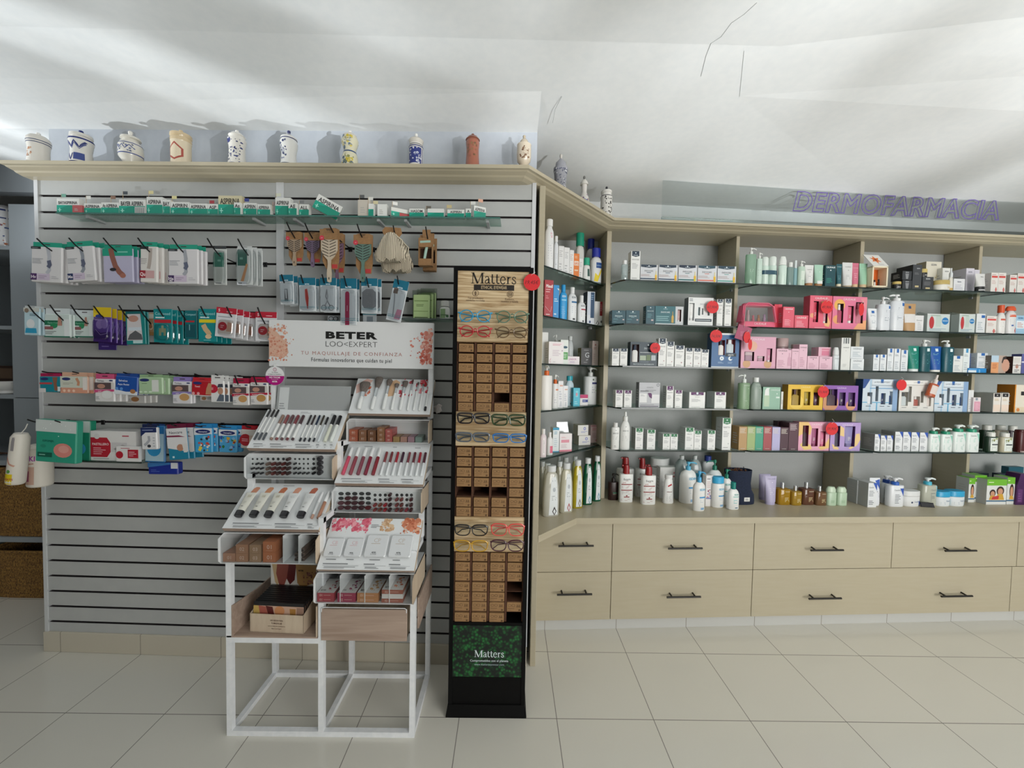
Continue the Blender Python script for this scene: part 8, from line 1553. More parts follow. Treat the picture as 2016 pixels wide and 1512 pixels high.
def glyph(mp,k):                                          # printed spectacles outline
 n=[2,3.2,2.6,4][k%4];o=[]
 for cu in(.2,.45):o.append(('s',[(cu+.1*math.copysign(abs(cos(t))**(2/n),cos(t)),.66+.13*math.copysign(abs(sin(t))**(2/n),sin(t)))for t in[2*pi*j/14 for j in range(15)]],.02,'#5a3f24'))
 return o+[('s',[(.3,.7),(.35,.7)],.02,'#5a3f24')]
for ri,(rws,cl,nm,y0,y1)in enumerate(((rows1,colsM,'upper',674,811),(rows2,cols2,'middle',879,1018),(rows3,cols3,'lower',1086,1226))):
 za,zb=Zm(y1),Zm(y0);mb=MB();mb.box(xi0,DP-.012,za,xi1,DP-.007,zb,m_rack)
 xs=[(Xm(a,(y0+y1)/2)-.0035,Xm(b,(y0+y1)/2)+.0035)for a,b in cl]
 edges=[xi0]+[(xs[k][1]+xs[k+1][0])/2 for k in range(3)]+[xi1]
 for k in range(5):
  c=edges[k];h=.0042 if 0<k<4 else .002;c=c+(.002 if k==0 else-.002 if k==4 else 0);mb.box(c-h,.010,za,c+h,DP-.012,zb,m_rack)
 zz=[zb]+[(Zm(rws[k][1])+Zm(rws[k+1][0]))/2 for k in range(6)]+[za]
 for k,z in enumerate(zz):mb.box(xi0,.012,z-.0012,xi1,DP-.012,z+.0012,m_rack if k else m_kraft)
 mb.build('box_rack',stand)
 for r,(ya,yb)in enumerate(rws):
  for c,(xa,xb)in enumerate(cl):
   if(ri,r,c)in empt:continue
   ex=[.0,.0,.0,.0][c];W=Xm(xb,ya)-Xm(xa,ya);z0=zz[r+1]+.0014;H=min(Zm(ya)-Zm(yb),zz[r]-.0016-z0);xm_=(edges[c]+edges[c+1])/2;W=min(W,edges[c+1]-edges[c]-.010)
   mb=MB();mb.bbox(-W/2,0,0,W/2,DP-.026,H,m_kraft,.0012);f=Flat((-W/2,0,0),(W,0,0),(0,0,H),(0,-1,0))
   deco(mb,f,W,H,glyph(f,c+ri)+[('t',nums[r],.78,.66,.22,'#4a3018',.3,.015),('l',.06,.28,.6,.42,1,'#6f5030'),('r',.62,.5,.94,.53,'#5a3f24'),('l',.06,.1,.5,.2,1,'#7d5f3c'),('r',.8,.1,.92,.26,'#5a3f24')])
   jit=.002*((r*5+c*3+ri)%3)
   o=mb.build('glasses_box',loc=(cxm+xm_,FM.o.y+.006-jit+(.004 if ri==2 else 0),z0));tag(o,f'kraft glasses box printed {nums[r]}, {colw[c]} column, {roww[r]} row of the {nm} rack','box','kraft glasses boxes in the eyewear stand')
# ---- spectacles on the wood panels
def specs(xa,xb,ya,yb,col,n,lb,inner=None,hw=.0022,drop=0.):
 ym=(ya+yb)/2;d=-.03;s0,s1=FM.hit(xa,ym,d)[0],FM.hit(xb,ym,d)[0];W=s1-s0;zm=FM.hit((xa+xb)/2,ya,d)[1];H=zm-FM.hit((xa+xb)/2,yb,d)[1]
 root=empty('spectacles',lb,'glasses',(FM.w((s0+s1)/2,d,zm-H/2)),0,'spectacles on the eyewear stand');c=M(col,.25,coat=.4)
 rw,rh=W*(.192 if n<2.3 else .222),H*.47;fr=MB();gl=[]
 for sg in(-1,1):
  cx=sg*W*.255;pts=[]
  for j in range(33):
   t=2*pi*j/32;x=rw*math.copysign(abs(cos(t))**(2/n),cos(t));z=rh*math.copysign(abs(sin(t))**(2/n),sin(t))
   if n>2.3:x*=1+.10*z/rh
   pts.append((cx+x,abs(cx+x)**2*.9,z))
  fr.tube(pts,[hw*(1.25 if p[2]>0 and n>2.3 else 1.)for p in pts],c,8)
  g=MB();g.face([(p[0],p[1],p[2])for p in pts[:-1]],clear('#f3f6f6',.04,'lens',.02));gl.append(g)
  fr.tube([(sg*(W*.255+rw*.9),(W*.46)**2*.9,rh*.55),(sg*W*.5,(W*.5)**2*.9+.002,rh*.6)],hw*1.5,c,8)
 fr.tube([(-W*.045,.0,rh*.35),(0,-.001,rh*.5),(W*.045,.0,rh*.35)],hw*1.1,c,8);fr.build('frame',root)
 for g in gl:g.build('lens',root)
 ty=(W*.5)**2*.9
 for sg in(-1,1):
  t=MB();t.tube([(sg*W*.495,ty,rh*.6),(sg*W*.47,ty+.008,rh*.5),(sg*W*.1,.019+(.003 if sg>0 else 0),rh*.15),(-sg*W*.28,.018+(.003 if sg>0 else 0),-rh*.25),(-sg*W*.42,.017+(.003 if sg>0 else 0),-rh*.95)],[hw,hw*1.2,hw*1.1,hw,hw*1.2],M(inner or col,.3),6);t.build('temple',root)
for a in((901.5,969,610,634,'#2c9bc8',2,'bright blue round spectacles, top left on the wood sign'),(975,1042,611.5,636,'#5f7f6a',2,'grey green round spectacles, top right on the wood sign'),(902,969,641,663.5,'#c02634',2,'red round spectacles under the bright blue ones'),(974,1040,643,665.5,'#6a5236',2,'olive brown round spectacles under the grey green ones'),
 (899.6,964.6,813,834,'#1f1a1d',4,'thick black spectacles on the upper wood panel'),(967.5,1035,816,838,'#2f4426',4,'thick dark green spectacles beside the thick black ones'),(896.5,964,852,870,'#5a626c',3.6,'slim grey spectacles below the thick black ones'),(969.5,1037,854,871.5,'#2c78c0',3.6,'sky blue spectacles below the dark green ones'),
 (894,961,1033,1055,'#1d1b1c',3,'thin black spectacles on the lower wood panel'),(966,1033,1031,1055.5,'#e0564e',3,'coral pink spectacles beside the thin black ones'),(892.5,961,1064,1086,'#c99a2c',3,'mustard yellow spectacles below the thin black ones'),(965,1032,1063,1086,'#4a2230',2.6,'burgundy spectacles below the coral pink ones')):
 specs(*a,hw=.0030 if 'thick' in a[6]else .0022)
TAG(1047.4,555.5,16.5,'19,45\u20ac','large round red price tag hanging from the top corner of the eyewear stand',F=FM,d=-.012)
# ================================================================ white make-up stand
FB=Frame(0,1.497,0)
m_wood2=grain_mat('grey_oak_foil','#9d8778','#b5a091',(3,40,40),.5,8,.3,.7)
m_wood3=grain_mat('pale_oak_foil','#c2ae97','#d0bfa8',(40,40,6),.5,8,.3,.7)
WM=m_whitemetal
bx0,bx1=FB.hit(446,1400,0)[0],FB.hit(816,1400,0)[0];bxm=FB.hit(631.5,1400,0)[0];TB=.0205
def dsolve(px,py,X):
 lo,hi=-.3,.6
 for _ in range(40):
  m=(lo+hi)/2
  if FB.hit(px,py,m)[0]>X:lo=m
  else:hi=m
 return lo
bk=dsolve(545,1320,bx0+.010)
st=empty('makeup_stand','white tube framed make-up stand with wood trays in front of the slatted wall','display stand',((bx0+bx1)/2,FB.o.y,0),0)
ox=(bx0+bx1)/2
def part(mb,name):return mb.build(name,st)
def bar(mb,a,b,t=TB):
 a,b=Vector(a),Vector(b);dr=(b-a).normalized();s=Vector((1,0,0))if abs(dr.x)<.9 else Vector((0,1,0));s=(s-dr*s.dot(dr)).normalized();n=dr.cross(s);h=t/2
 mb.loft([[p+s*(h*i)+n*(h*j)for i,j in((-1,-1),(1,-1),(1,1),(-1,1))]for p in(a-dr*h,b+dr*h)],WM)
zS=FB.hit(700,724,bk)[1]
fr=MB();L=bx0-ox+TB/2;Mi=bxm-ox;Rr=bx1-ox-TB/2;zb_t=TB/2
bkc=bk-TB/2
def leg(X,pts):
 q=[]
 for x,y in pts:
  d=0 if not q else dsolve(x,y,X+ox);q.append((X,max(d,0)+TB/2,FB.hit(x,y,max(d,0))[1]))
 return q
zl1=FB.hit(812,1090,0)[1]
rp=[(Rr,TB/2,zb_t),(Rr,TB/2,FB.hit(812,1090,0)[1])]
d1=dsolve(832,1060,Rr+ox);d1=min(max(d1,.06),.14);rp+=[(Rr,d1,FB.hit(832,1060,d1)[1]),(Rr,d1,FB.hit(830,942,d1)[1])];d2=bkc;rp+=[(Rr,d2,FB.hit(848,922,d2)[1])]
for a,b in zip(rp,rp[1:]):bar(fr,a,b)
mpnt=[(Mi,TB/2,zb_t),(Mi,TB/2,FB.hit(632,1025,0)[1])];e1=min(max(dsolve(655,1006,Mi+ox),.05),.14);mpnt+=[(Mi,e1,FB.hit(655,1006,e1)[1]),(Mi,e1,FB.hit(660,925,e1)[1])]
e2=min(max(dsolve(669,900,Mi+ox),e1+.03),.24);mpnt=mpnt[:3]+[(Mi,e2,FB.hit(667,925,e2)[1]-.02),(Mi,e2,FB.hit(669,873,e2)[1]),(Mi,bkc,FB.hit(686,866,bkc)[1])]
for a,b in zip(mpnt,mpnt[1:]):bar(fr,a,b)
lp=[(L,TB/2,zb_t),(L,TB/2,FB.hit(452,1100,0)[1]),(L,d1,FB.hit(452,1100,0)[1]+.05),(L,d1,rp[3][2]),(L,bkc,rp[4][2])]
for a,b in zip(lp,lp[1:]):bar(fr,a,b)
for X in(L,Rr):bar(fr,(X,bkc,zb_t),(X,bkc,zS))
bar(fr,(Mi,bkc,zb_t),(Mi,bkc,FB.hit(686,860,bkc)[1]))
for y in(TB/2,bkc):
 for a_,b_ in((L,Mi),(Mi,Rr)):bar(fr,(a_+TB,y,zb_t),(b_-TB,y,zb_t))
for X in(L,Mi,Rr):bar(fr,(X,TB*1.5,zb_t),(X,bkc-TB,zb_t))
ztr=FB.hit(540,1256,0)[1]
bar(fr,(L+TB,TB/2,ztr-TB/2),(Mi-TB,TB/2,ztr-TB/2));bar(fr,(Mi+TB,bkc,ztr),(Rr-TB,bkc,ztr))
part(fr,'frame')
# header sign
zh0=(FB.hit(600,722,bk)[1]+FB.hit(800,726,bk)[1])/2;zh1=(FB.hit(600,631.5,bk)[1]+FB.hit(800,637,bk)[1])/2;hx0,hx1=FB.hit(535.5,675,bk-.006)[0]-ox,FB.hit(855,683,bk-.006)[0]-ox
mb=MB();hw,hh=hx1-hx0,zh1-zh0;mb.box(hx0,bk-.03,zh0,hx1,bk-.006,zh1,M('#dfe1e2',.45),.0015);f=Flat((hx0,bk-.03,zh0),(hw,0,0),(0,0,hh),(0,-1,0))
sk=['#d9a58f','#cf8f78','#e0b5a0','#c9836c'];sk2=['#c9705f','#d9988a','#b8584a','#e3b8a8','#d07f70']
ops=[('p',[(.002,.03+.82),(.05,.74),(.105,.52),(.12,.3),(.09,.18),(.002,.22)],'#d9b09a'),('n',.0,.12,.11,.9,120,.010,sk,2),('n',.09,.2,.15,.6,16,.006,sk,5),('n',.925,.12,.99,.8,110,.016,sk2,3),('n',.86,.2,.93,.7,20,.008,sk2,6),('n',.95,.1,.99,.88,26,.014,sk2,9)]
deco(mb,f,hw,hh,ops)
def txt(s,cu,cv,w_,h_,col,bold,space=1.):
 vs,fs,wd=text_geo(s,bold,0.,space);mb.raw([f(cu+(x/wd-.5)*w_,cv+(y-.5)*h_,.0011)for x,y in vs],fs,col)
txt('BETER',.503,.70,.315,.145,'#151515',.05,1.12);txt('LOO<',.413,.51,.135,.125,'#3a3a3c',-.012);txt('EXPERT',.574,.51,.170,.125,'#4a4a4c',-.016)
txt('TU MAQUILLAJE DE CONFIANZA',.503,.305,.615,.078,'#b5827c',.0,1.3);txt('F\u00f3rmulas innovadoras que cuidan tu piel',.503,.165,.49,.085,'#55575a',.012,1.1)
part(mb,'header_sign')
# round notice hanging at the left end of the header
s_n,z_n=FB.hit(541.5,740,bk-.035);r_n=FB.hit(560,740,bk-.035)[0]-s_n
root=empty('round_notice','round white and magenta notice hanging under the left end of the make-up sign','notice',(s_n,FB.o.y+bk-.036,z_n),0);mb=MB();mb.prism([(r_n*cos(2*pi*k/32),r_n*sin(2*pi*k/32))for k in range(32)],0,.001,M('#e3e4e5',.5));f=Flat((-r_n,0,-r_n),(2*r_n,0,0),(0,0,2*r_n),(0,-1,0))
deco(mb,f,2*r_n,2*r_n,[('p',[(.5+.5*cos(radians(a)),.5+.5*sin(radians(a)))for a in range(180,361,12)],'#b0107c'),('s',arc(.5,.84,.085,.085,0,360,14),.02,'#a03060'),('t','!',.5,.84,.09,'#a03060',.2,.02),('t','Por razones',.5,.69,.05,'#3a3a3c',.5,.01),('t','de higiene no maquillarse',.5,.59,.05,'#3a3a3c',.84,.01),('t','NO TOCAR',.5,.42,.08,'#f0e4ec',.62,.04),('t','Muchas gracias',.5,.32,.045,'#e6c9dc',.5,0.),('t','BETER',.5,.2,.07,'#f0e4ec',.46,.05)]);mb.build('disc',root)
mb=MB();mb.box(-.006,.001,r_n*.9,.006,.002,r_n*1.25,'#e6e8e8');mb.build('tab',root)
# mirror leaning behind the upper left tray
mz0,mz1=FB.hit(620,850,bk-.05)[1],FB.hit(620,760,bk-.02)[1]
mb=MB();mx0,mx1=FB.hit(546,800,bk-.03)[0]-ox,FB.hit(690,800,bk-.03)[0]-ox
P4=[(mx0,bk-.055,mz0-.02),(mx1,bk-.055,mz0-.02),(mx1,bk-.02,mz1),(mx0,bk-.02,mz1)];n_=Vector((0,-1,.25)).normalized()*.004
mb.loft([[Vector(p)for p in P4],[Vector(p)+n_ for p in P4]],M('#b6babb',.22,.25));f=Flat(Vector(P4[0])+n_,Vector(P4[1])-Vector(P4[0]),Vector(P4[3])-Vector(P4[0]),n_);deco(mb,f,mx1-mx0,mz1-mz0,[('r',.03,.5,.16,.96,'#cfd3d4'),('l',.04,.52,.14,.66,3,'#8f9396'),('s',arc(.47,.2,.17,.22,0,180,14),.006,'#4d5254'),('p',arc(.47,.2,.165,.21,0,180,14),'#d9e4e6')]);part(mb,'mirror')

class Tilt:
 """sloping tester board: u across, v up the slope, h above it"""
 def __init__(s,x0,x1,d0,z0,d1,z1):s.x0,s.x1=x0,x1;s.a=Vector((x0,d0,z0));s.u=Vector((x1-x0,0,0));s.v=Vector((0,d1-d0,z1-z0));s.n=s.u.cross(s.v).normalized();s.W,s.H=s.u.length,s.v.length
 def p(s,u,v,h=0):return s.a+s.u*u+s.v*v+s.n*h
 def mtx(s,u,v,h=0):
  X,Y=s.u.normalized(),s.v.normalized();q=s.p(u,v,h)+Vector((ox,FB.o.y,0))
  return Matrix(((X.x,Y.x,s.n.x,q.x),(X.y,Y.y,s.n.y,q.y),(X.z,Y.z,s.n.z,q.z),(0,0,0,1)))
WT=M('#e0e3e4',.4)
def board(X0,X1,bl,tl,ops,side='L',fy=None):
 """white tester board on a wood-edged wedge; bl, tl = pixels of its lower and upper left corners"""
 d0=dsolve(bl[0],bl[1],X0+ox);d1=dsolve(tl[0],tl[1],X0+ox);z0=FB.hit(bl[0],bl[1],d0)[1];z1=FB.hit(tl[0],tl[1],d1)[1];d1=min(d1,bk+.03)
 t=Tilt(X0,X1,d0,z0,d1,z1);mb=MB();th=.020
 def R(h):return[t.p(0,0,h),t.p(1,0,h),t.p(1,1,h),t.p(0,1,h)]
 a,b=R(0),R(-th);mb.face(a,WT);mb.face(b[::-1],m_wood2)
 for i in range(4):mb.face([b[i],b[(i+1)%4],a[(i+1)%4],a[i]],m_wood2 if i==0 else m_wood3)
 deco(mb,Flat(t.p(0,0),t.u,t.v,t.n),t.W,t.H,ops);part(mb,'tester_board');return t
def drawer_(X0,X1,px,y0,y1,dep,plate=False,cols=None,dback=None):
 d=dsolve(px,(y0+y1)/2,X0+ox);xm=px+90;z0,z1=FB.hit(xm,y1,d)[1],FB.hit(xm,y0,d)[1];d2=min(d+dep,bk-.002);t=.0025;mb=MB()
 mb.box(X0,d,z0,X1,d2,z0+t,WT);mb.box(X0,d+.02,z1-t,X1,d2,z1,WT);mb.box(X0,d2-t,z0,X1,d2,z1,WT)
 for X in(X0,X1-t):mb.prism([(d-.012,z0+.012),(d,z0),(d2,z0),(d2,z1),(d+.02,z1),(d-.012,z1-.012)],X,X+t,WT if X==X0 else m_wood3,'x')
 for c in cols or[]:mb.box(X0+(X1-X0)*c-t/2,d+.004,z0,X0+(X1-X0)*c+t/2,d2,z1-t,WT)
 if plate:mb.box(X0+t,d+.03,z0+t,X1-t,d+.033,z1-t,WT)
 part(mb,'drawer');mb=MB();mb.box(X0+t,d-.001,z0+t,X1-t,d+.001,z0+(z1-z0)*.9,clear('#fbfcfc',.0,'acrylic_front',.03));part(mb,'drawer_front')
 return d,z0,z1,d2
XL0,XL1,XR0_,XR1=bx0-ox-.006,Mi-.004,Mi+.002,bx1-ox+.004
small=lambda u0,u1:[('l',u0,.085,u0+(u1-u0)*.8,.13,1,'#7a7d80'),('r',u0,.072,u1,.076,'#8f9295'),('l',u0+.02,.02,u1-.02,.062,2,'#7a7d80')]
dL1=drawer_(XL0,XL1,433.5,1054,1110,.20,cols=[.64,.80]);dL2=drawer_(XL0+.004,XL1-.002,484,896,944,.13,True)
dR1=drawer_(XR0_,XR1,620,1134,1189,.20,cols=[.25,.5,.75]);dR2=drawer_(XR0_+.004,XR1-.002,655.5,963,1010,.13,True);dR3=drawer_(XR0_+.006,XR1-.004,684,827,872,.11)
sw=lambda u,c:('p',[(u-.03,.765),(u+.035,.765),(u+.055,.87),(u+.04,.905),(u+.005,.905),(u-.015,.87)],c)
bL1=board(XL0+.002,XL1,(437,1040),(492,951),[('l',.4,.93,.6,.97,1,'#9fa2a5'),sw(.10,'#c98a6c'),sw(.255,'#cc8f68'),sw(.41,'#bd6f4a'),sw(.57,'#d69a80'),sw(.755,'#b5634a')]+small(.08,.5)+small(.52,.84)+small(.86,.97))
bL2=board(XL0+.004,XL1-.002,(485.5,882),(527.5,806),[('l',.42,.9,.56,.96,2,'#9fa2a5'),('r',.8,.86,.84,.92,'#c2c5c7')]+small(.05,.2)+small(.24,.5)+small(.53,.75)+small(.77,.83)+small(.86,.91)+small(.93,.98))
pink=['#d9667c','#e07f8f','#cf5068','#eaa0aa'];pea=['#d98a68','#c97a58','#e3b08f','#b5603f'];bei=['#cfa884','#c29a72','#d9bb98']
bR1=board(XR0_+.002,XR1,(622.5,1121),(655,1019.5),[('n',.03,.75,.42,.98,110,.028,pink,11),('n',.0,.7,.45,1.0,40,.010,pink,12),('n',.56,.74,.7,1,40,.024,bei,13),('n',.58,.84,.68,1,20,.02,bei,14),('n',.8,.72,.98,.99,70,.032,pea,15),('n',.76,.7,1,.95,20,.009,pea,16),('l',.45,.8,.55,.88,3,'#7a7d80')]+small(.05,.42)+small(.47,.7)+small(.73,.95)+[('l',u,.17,u+.12,.2,1,'#6a6d70')for u in(.07,.28,.52,.76)])
bR2=board(XR0_+.004,XR1-.002,(658,951),(688,871),[('l',.2,.88,.3,.93,1,'#9fa2a5'),('l',.55,.87,.63,.92,1,'#9fa2a5'),('l',.82,.86,.91,.91,1,'#9fa2a5')]+small(.06,.42)+small(.48,.7)+small(.74,.95))
bR3=board(XR0_+.006,XR1-.004,(685.5,813.5),(706.5,745),[('p',[(.0,.8),(.12,1),(.2,.95),(.14,.7),(.03,.55)],'#d9b3a8'),('n',.1,.5,.2,.75,14,.03,['#c96a50','#d98a70'],3),('p',[(.42,.9),(.5,.98),(.56,.9),(.5,.5),(.42,.48)],'#d9b48f'),('n',.58,.5,.72,1.0,12,.028,['#b3323f','#c95a66'],4),('n',.78,.6,.95,.98,22,.035,['#b8242f','#d0505c','#d98a90'],5)])
# wood trays at knee height
mb=MB();dz=.006;mb.box(L-TB/2+.002,.0,ztr,Mi-TB/2-.004,bk-TB-.004,ztr+dz,m_wood2)
zf=FB.hit(452,1192,0)[1];ds=dsolve(500,1158,L+ox);zr=FB.hit(500,1158,ds)[1]
mb.prism([(0,ztr+dz),(bk-TB-.004,ztr+dz),(bk-TB-.004,zr),(min(ds,bk-.03),zr),(0,zf)],L+TB/2+.001,L+TB/2+.006,m_wood2,'x');mb.prism([(0,ztr+dz),(bk-TB-.004,ztr+dz),(bk-TB-.004,zr),(0,zf)],Mi-TB/2-.009,Mi-TB/2-.004,m_wood3,'x');part(mb,'open_tray')
zd0,zd1=FB.hit(716,1262,-.004)[1],FB.hit(716,1200,-.004)[1];xd0,xd1=FB.hit(632,1230,-.004)[0]-ox,FB.hit(801,1230,-.004)[0]-ox
mb=MB();mb.box(xd0,-.004,zd0,xd1,.004,zd1,m_wood2,.001);mb.box(xd0+.004,.004,zd0,xd0+.009,bk-TB-.004,zd1-.012,m_wood3);mb.box(xd1-.009,.004,zd0,xd1-.004,bk-TB-.004,zd1-.012,m_wood3);mb.box(xd0+.004,.004,zd0,xd1-.004,bk-TB-.004,zd0+.006,m_wood3);part(mb,'drawer')
mb=MB();mb.tube([(xd0+.002,-.003,zd1-.012),(xd0+.002,-.004,zd1+.002),(xd0+.01,-.003,zd1+.006),(xd1-.01,-.003,zd1+.006),(xd1-.002,-.004,zd1+.002),(xd1-.002,-.003,zd1-.012)],.0018,WM,6);part(mb,'drawer_rail')
mb=MB();mb.box(Rr+TB/2+.001,.03,zd0+.03,Rr+TB/2+.007,bk-TB,zd1+.03,m_wood2);part(mb,'side_panel')

# ---- testers lying on the boards
def pen(t,u,v0,v1,r,segs,label,name='makeup_pencil',cat='make-up pencil',group='testers on the make-up stand',h=0.0):
 """segs = (share along the length from its lower end, colour, radius factor, part name)"""
 root=empty(name,label,cat,None,0,group,t.mtx(u,v0,r+.0006+h));Lg=(v1-v0)*t.H
 for a,b,c,k,nm in segs:
  mb=MB();R=r*k;mb.loft([[(x,Lg*q,z)for x,z,_ in sring(R*w,R*w,0,2,12)]for q,w in((a,.9),(a+.012,1),(b-.012,1),(b,.9))],M(c,.3),True);mb.build(nm,root)
 return root
wp='#e3e5e3'
for u,c,w in((.045,'#2c2c2f','first'),(.095,'#232022','second'),(.145,'#19181b','third')):pen(bL2,u,.19,.97,.0042,[(0,.22,'#4a5055',1,'lower_cap'),(.22,.74,wp,.92,'barrel'),(.74,1,c,1,'upper_cap')],f'double ended black brow pencil, {w} from the left on the upper left board')
for u,c,w in((.238,'#8d7468','taupe'),(.300,'#84484a','rosewood'),(.360,'#5f4346','mauve brown'),(.422,'#74343a','wine red'),(.486,'#442e33','dark brown')):pen(bL2,u,.19,.82,.0062,[(0,.07,c,.95,'tip'),(.07,.63,wp,1,'barrel'),(.63,1,c,1.02,'cap')],f'thick white eyeshadow stick with {w} cap on the upper left tester board')
for u,c,w in((.572,'#1d1a1e','black'),(.622,'#2c2022','brown black'),(.677,'#13263f','navy'),(.730,'#2f281c','olive black')):pen(bL2,u,.17,.84,.0040,[(0,.12,'#23262c',1,'tip'),(.12,.61,wp,.95,'barrel'),(.61,1,c,1,'cap')],f'thin white eyeliner with {w} cap on the upper left tester board')
pen(bL2,.786,.16,.79,.0045,[(0,.68,'#cfd6da',1,'barrel'),(.68,1,'#18161a',1.02,'cap')],'slim clear liner pen with black cap, left of the two mascaras')
for u,w in((.865,'left'),(.935,'right')):pen(bL2,u,.16,.83 if w=='left' else .82,.0072,[(0,.60,'#d3d6c6' if w=='left' else '#dde2dd',1,'barrel'),(.60,.63,'#e6e6e2',1.04,'ring'),(.63,.65,'#17161a',1.04,'band'),(.65,1,'#131216',1.04,'cap')],f'fat mascara with black cap, {w} of two on the upper left board','mascara','mascara')
def ctube(u,lb,c2):
 t=bL1;Lg=.52*t.H;root=empty('cream_tube',lb,'tube',None,0,'cream testers on the make-up stand',t.mtx(u,.21,.013));w=.021;mb=MB()
 mb.loft([[(x,Lg*q,z)for x,z,_ in sring(w*k,max(.011*(1-q**1.6),.0012),0,2,22)]for q,k in((.2,.70),(.5,.82),(.8,.93),(.98,1),(1,1))],M('#d9d8cd' if c2 else '#dcdedd',.25),True)
 class TF:
  curved=True
  def __call__(s,a,b,e):x=(a*2-1)*.85;q=.2+.8*b;return Vector((x*w*(.7+.3*b),Lg*q,max(.011*(1-q**1.6),.0012)*math.sqrt(1-x*x)+e+.0006))
 deco(mb,TF(),2*w,Lg*.8,[('t','CC' if not c2 else 'BB',.55,.8,.14,'#b3aa8c' if c2 else '#b9bdbe',.6,-.01),('l',.3,.36,.7,.5,3,'#b5b5ae'),('r',.3,.2,.62,.23,'#55575a')]);mb.build('body',root)
 mb=MB();mb.loft([[(x,Lg*q,z)for x,z,_ in sring(.0145*k,.0115*k,0,2.3,20)]for q,k in((0,.92),(.01,1),(.2,1.04))],M('#17161b',.25),True);mb.build('cap',root)
for u,w,c2 in((.115,'first',1),(.27,'second',1),(.425,'third',1),(.59,'fourth',0),(.77,'fifth',0)):ctube(u,f'cream tube with black cap lying on the lower left tester board, {w} from the left',c2)
pen(bL1,.885,.21,.78,.0058,[(0,.14,'#b58f7c',.95,'tip'),(.14,.6,'#cfd3d4',1,'barrel'),(.6,1,'#e3e5e6',1,'cap')],'clear concealer tube with white cap, right of the cream tubes','concealer','concealer')
pen(bL1,.955,.21,.80,.0066,[(0,.60,'#a8785f',1,'barrel'),(.60,1,'#e6e8e8',1,'cap')],'beige concealer tube with white cap, last on the lower left tester board','concealer','concealer')
for u,c,w in((.07,'#c84c66','bright pink'),(.155,'#8d3f4c','dusty rose'),(.242,'#7f3e4d','mauve'),(.325,'#7b1a34','raspberry'),(.413,'#801e2b','dark red')):pen(bR2,u,.18,.82,.0075,[(0,.66,c,1,'barrel'),(.66,1,'#e0e2e2',.98,'cap')],f'{w} lip gloss with white cap on the middle right tester board','lip_gloss','lip gloss')
for u,c,w in((.50,'#7d3338','rose brown'),(.565,'#6f2e33','chestnut'),(.635,'#97182a','scarlet'),(.70,'#3a182e','aubergine'),(.775,'#75333c','old rose'),(.84,'#5f222d','burgundy'),(.905,'#981a2c','cherry red'),(.965,'#4a1a28','deep wine')):pen(bR2,u,.17,.74,.0056,[(0,.54,'#dfe3e4',1,'barrel'),(.54,1,c,1,'cap')],f'white lipstick pen with {w} cap on the middle right tester board','lipstick_pen','lipstick')
def mbrush(u,v1,wb,lb,hw=.0055,bl=.28,fl=.14,bc='#57504c',thin=False):
 t=bR3;v0=.085;Lg=(v1-v0)*t.H;root=empty('makeup_brush',lb,'make-up brush',None,0,'make-up brushes',t.mtx(u,v0,hw+.001))
 S=lambda prof,m:[[(x,Lg*q,z)for x,z,_ in sring(a,b,0,2,16)]for a,b,q in prof]
 mb=MB();k=1-bl-fl;mb.loft(S([(hw*.7,hw*.7,0),(hw,hw,.04),(hw*1.05,hw*1.05,.3),(hw*.75,hw*.75,k)],0),M('#e0e3e2',.3),True);mb.build('handle',root)
 mb=MB();mb.loft(S([(hw*.78,hw*.78,k),(max(wb*.45,hw*.7),hw*.9,1-bl)],0),M('#c6cdd0',.25,.5),True);mb.build('ferrule',root)
 mb=MB();mb.loft(S([(max(wb*.42,hw*.6),hw*.85,1-bl-.01),(wb*.85,hw*1.2,1-bl*.5),(wb,hw*1.3,1-bl*.2),(wb*.8,hw*.9,1-bl*.04),(wb*.4,hw*.3,1)],0),noise_mat('brush_hair',bc,'#79706a',(900,40,900),.9,2)if not thin else M(bc,.8),True);mb.build('bristles',root)
for a in((.125,.86,.0245,'widest fan shaped make-up brush, first from the left',.0095,.40,.16),(.285,1.02,.019,'round powder brush rising above the board edge, second from the left',.008,.36,.26),(.425,.95,.0145,'round powder brush, third from the left',.008,.24,.26),(.528,.84,.0105,'flat foundation brush, fourth from the left',.0062,.18,.2),(.632,.92,.0135,'small dome make-up brush, fifth from the left',.0066,.24,.2)):mbrush(*a)
mbrush(.722,.97,.0035,'thin pointed make-up brush with dark red tip, sixth from the left',.0045,.16,.2,'#5a3a3a',True);mbrush(.797,.90,.0042,'thin make-up brush with short grey tip, seventh from the left',.0042,.12,.2,'#55504c',True);mbrush(.867,.85,.0042,'thin angled make-up brush, eighth from the left',.0042,.10,.2,'#6a645f',True);mbrush(.94,.84,.0042,'thin brow brush with black spiral end, last on the right',.0042,.08,.2,'#5f5853',True)
t_=bR3;mb=MB();mb.lathe([(.002,0),(.0055,.004),(.0055,.02),(.002,.024)],'#131216',seg=10);o=mb.build('spoolie',[o_ for o_ in bpy.data.objects if o_.name.startswith('makeup_brush')][-1]);o.rotation_euler=(-pi/2,0,0);o.location=(0,-.002,.002)
def compact(u0,u1,v1,t1,c,lb):
 t=bR1;v0=.225;W=(u1-u0)*t.W;H=(v1-v0)*t.H;root=None;mb=MB();mb.bbox(-W/2,0,0,W/2,H,.011,M('#d5d8da',.2),.004)
 deco(mb,Flat((-W/2,0,.011),(W,0,0),(0,H,0),(0,0,1)),W,H,[('t',t1,.5,.74,.19,c,.6,-.015),('l',.25,.56,.75,.61,1,c),('t','BETER',.46,.19,.05,'#4a4c4f',.4,.03),('t','LOOK',.46,.12,.07,'#6a6c70',.36,0.)])
 tag(mb.build('powder_compact',mtx=t.mtx((u0+u1)/2,v0,.0008)),lb,'compact','white compacts on the make-up stand')
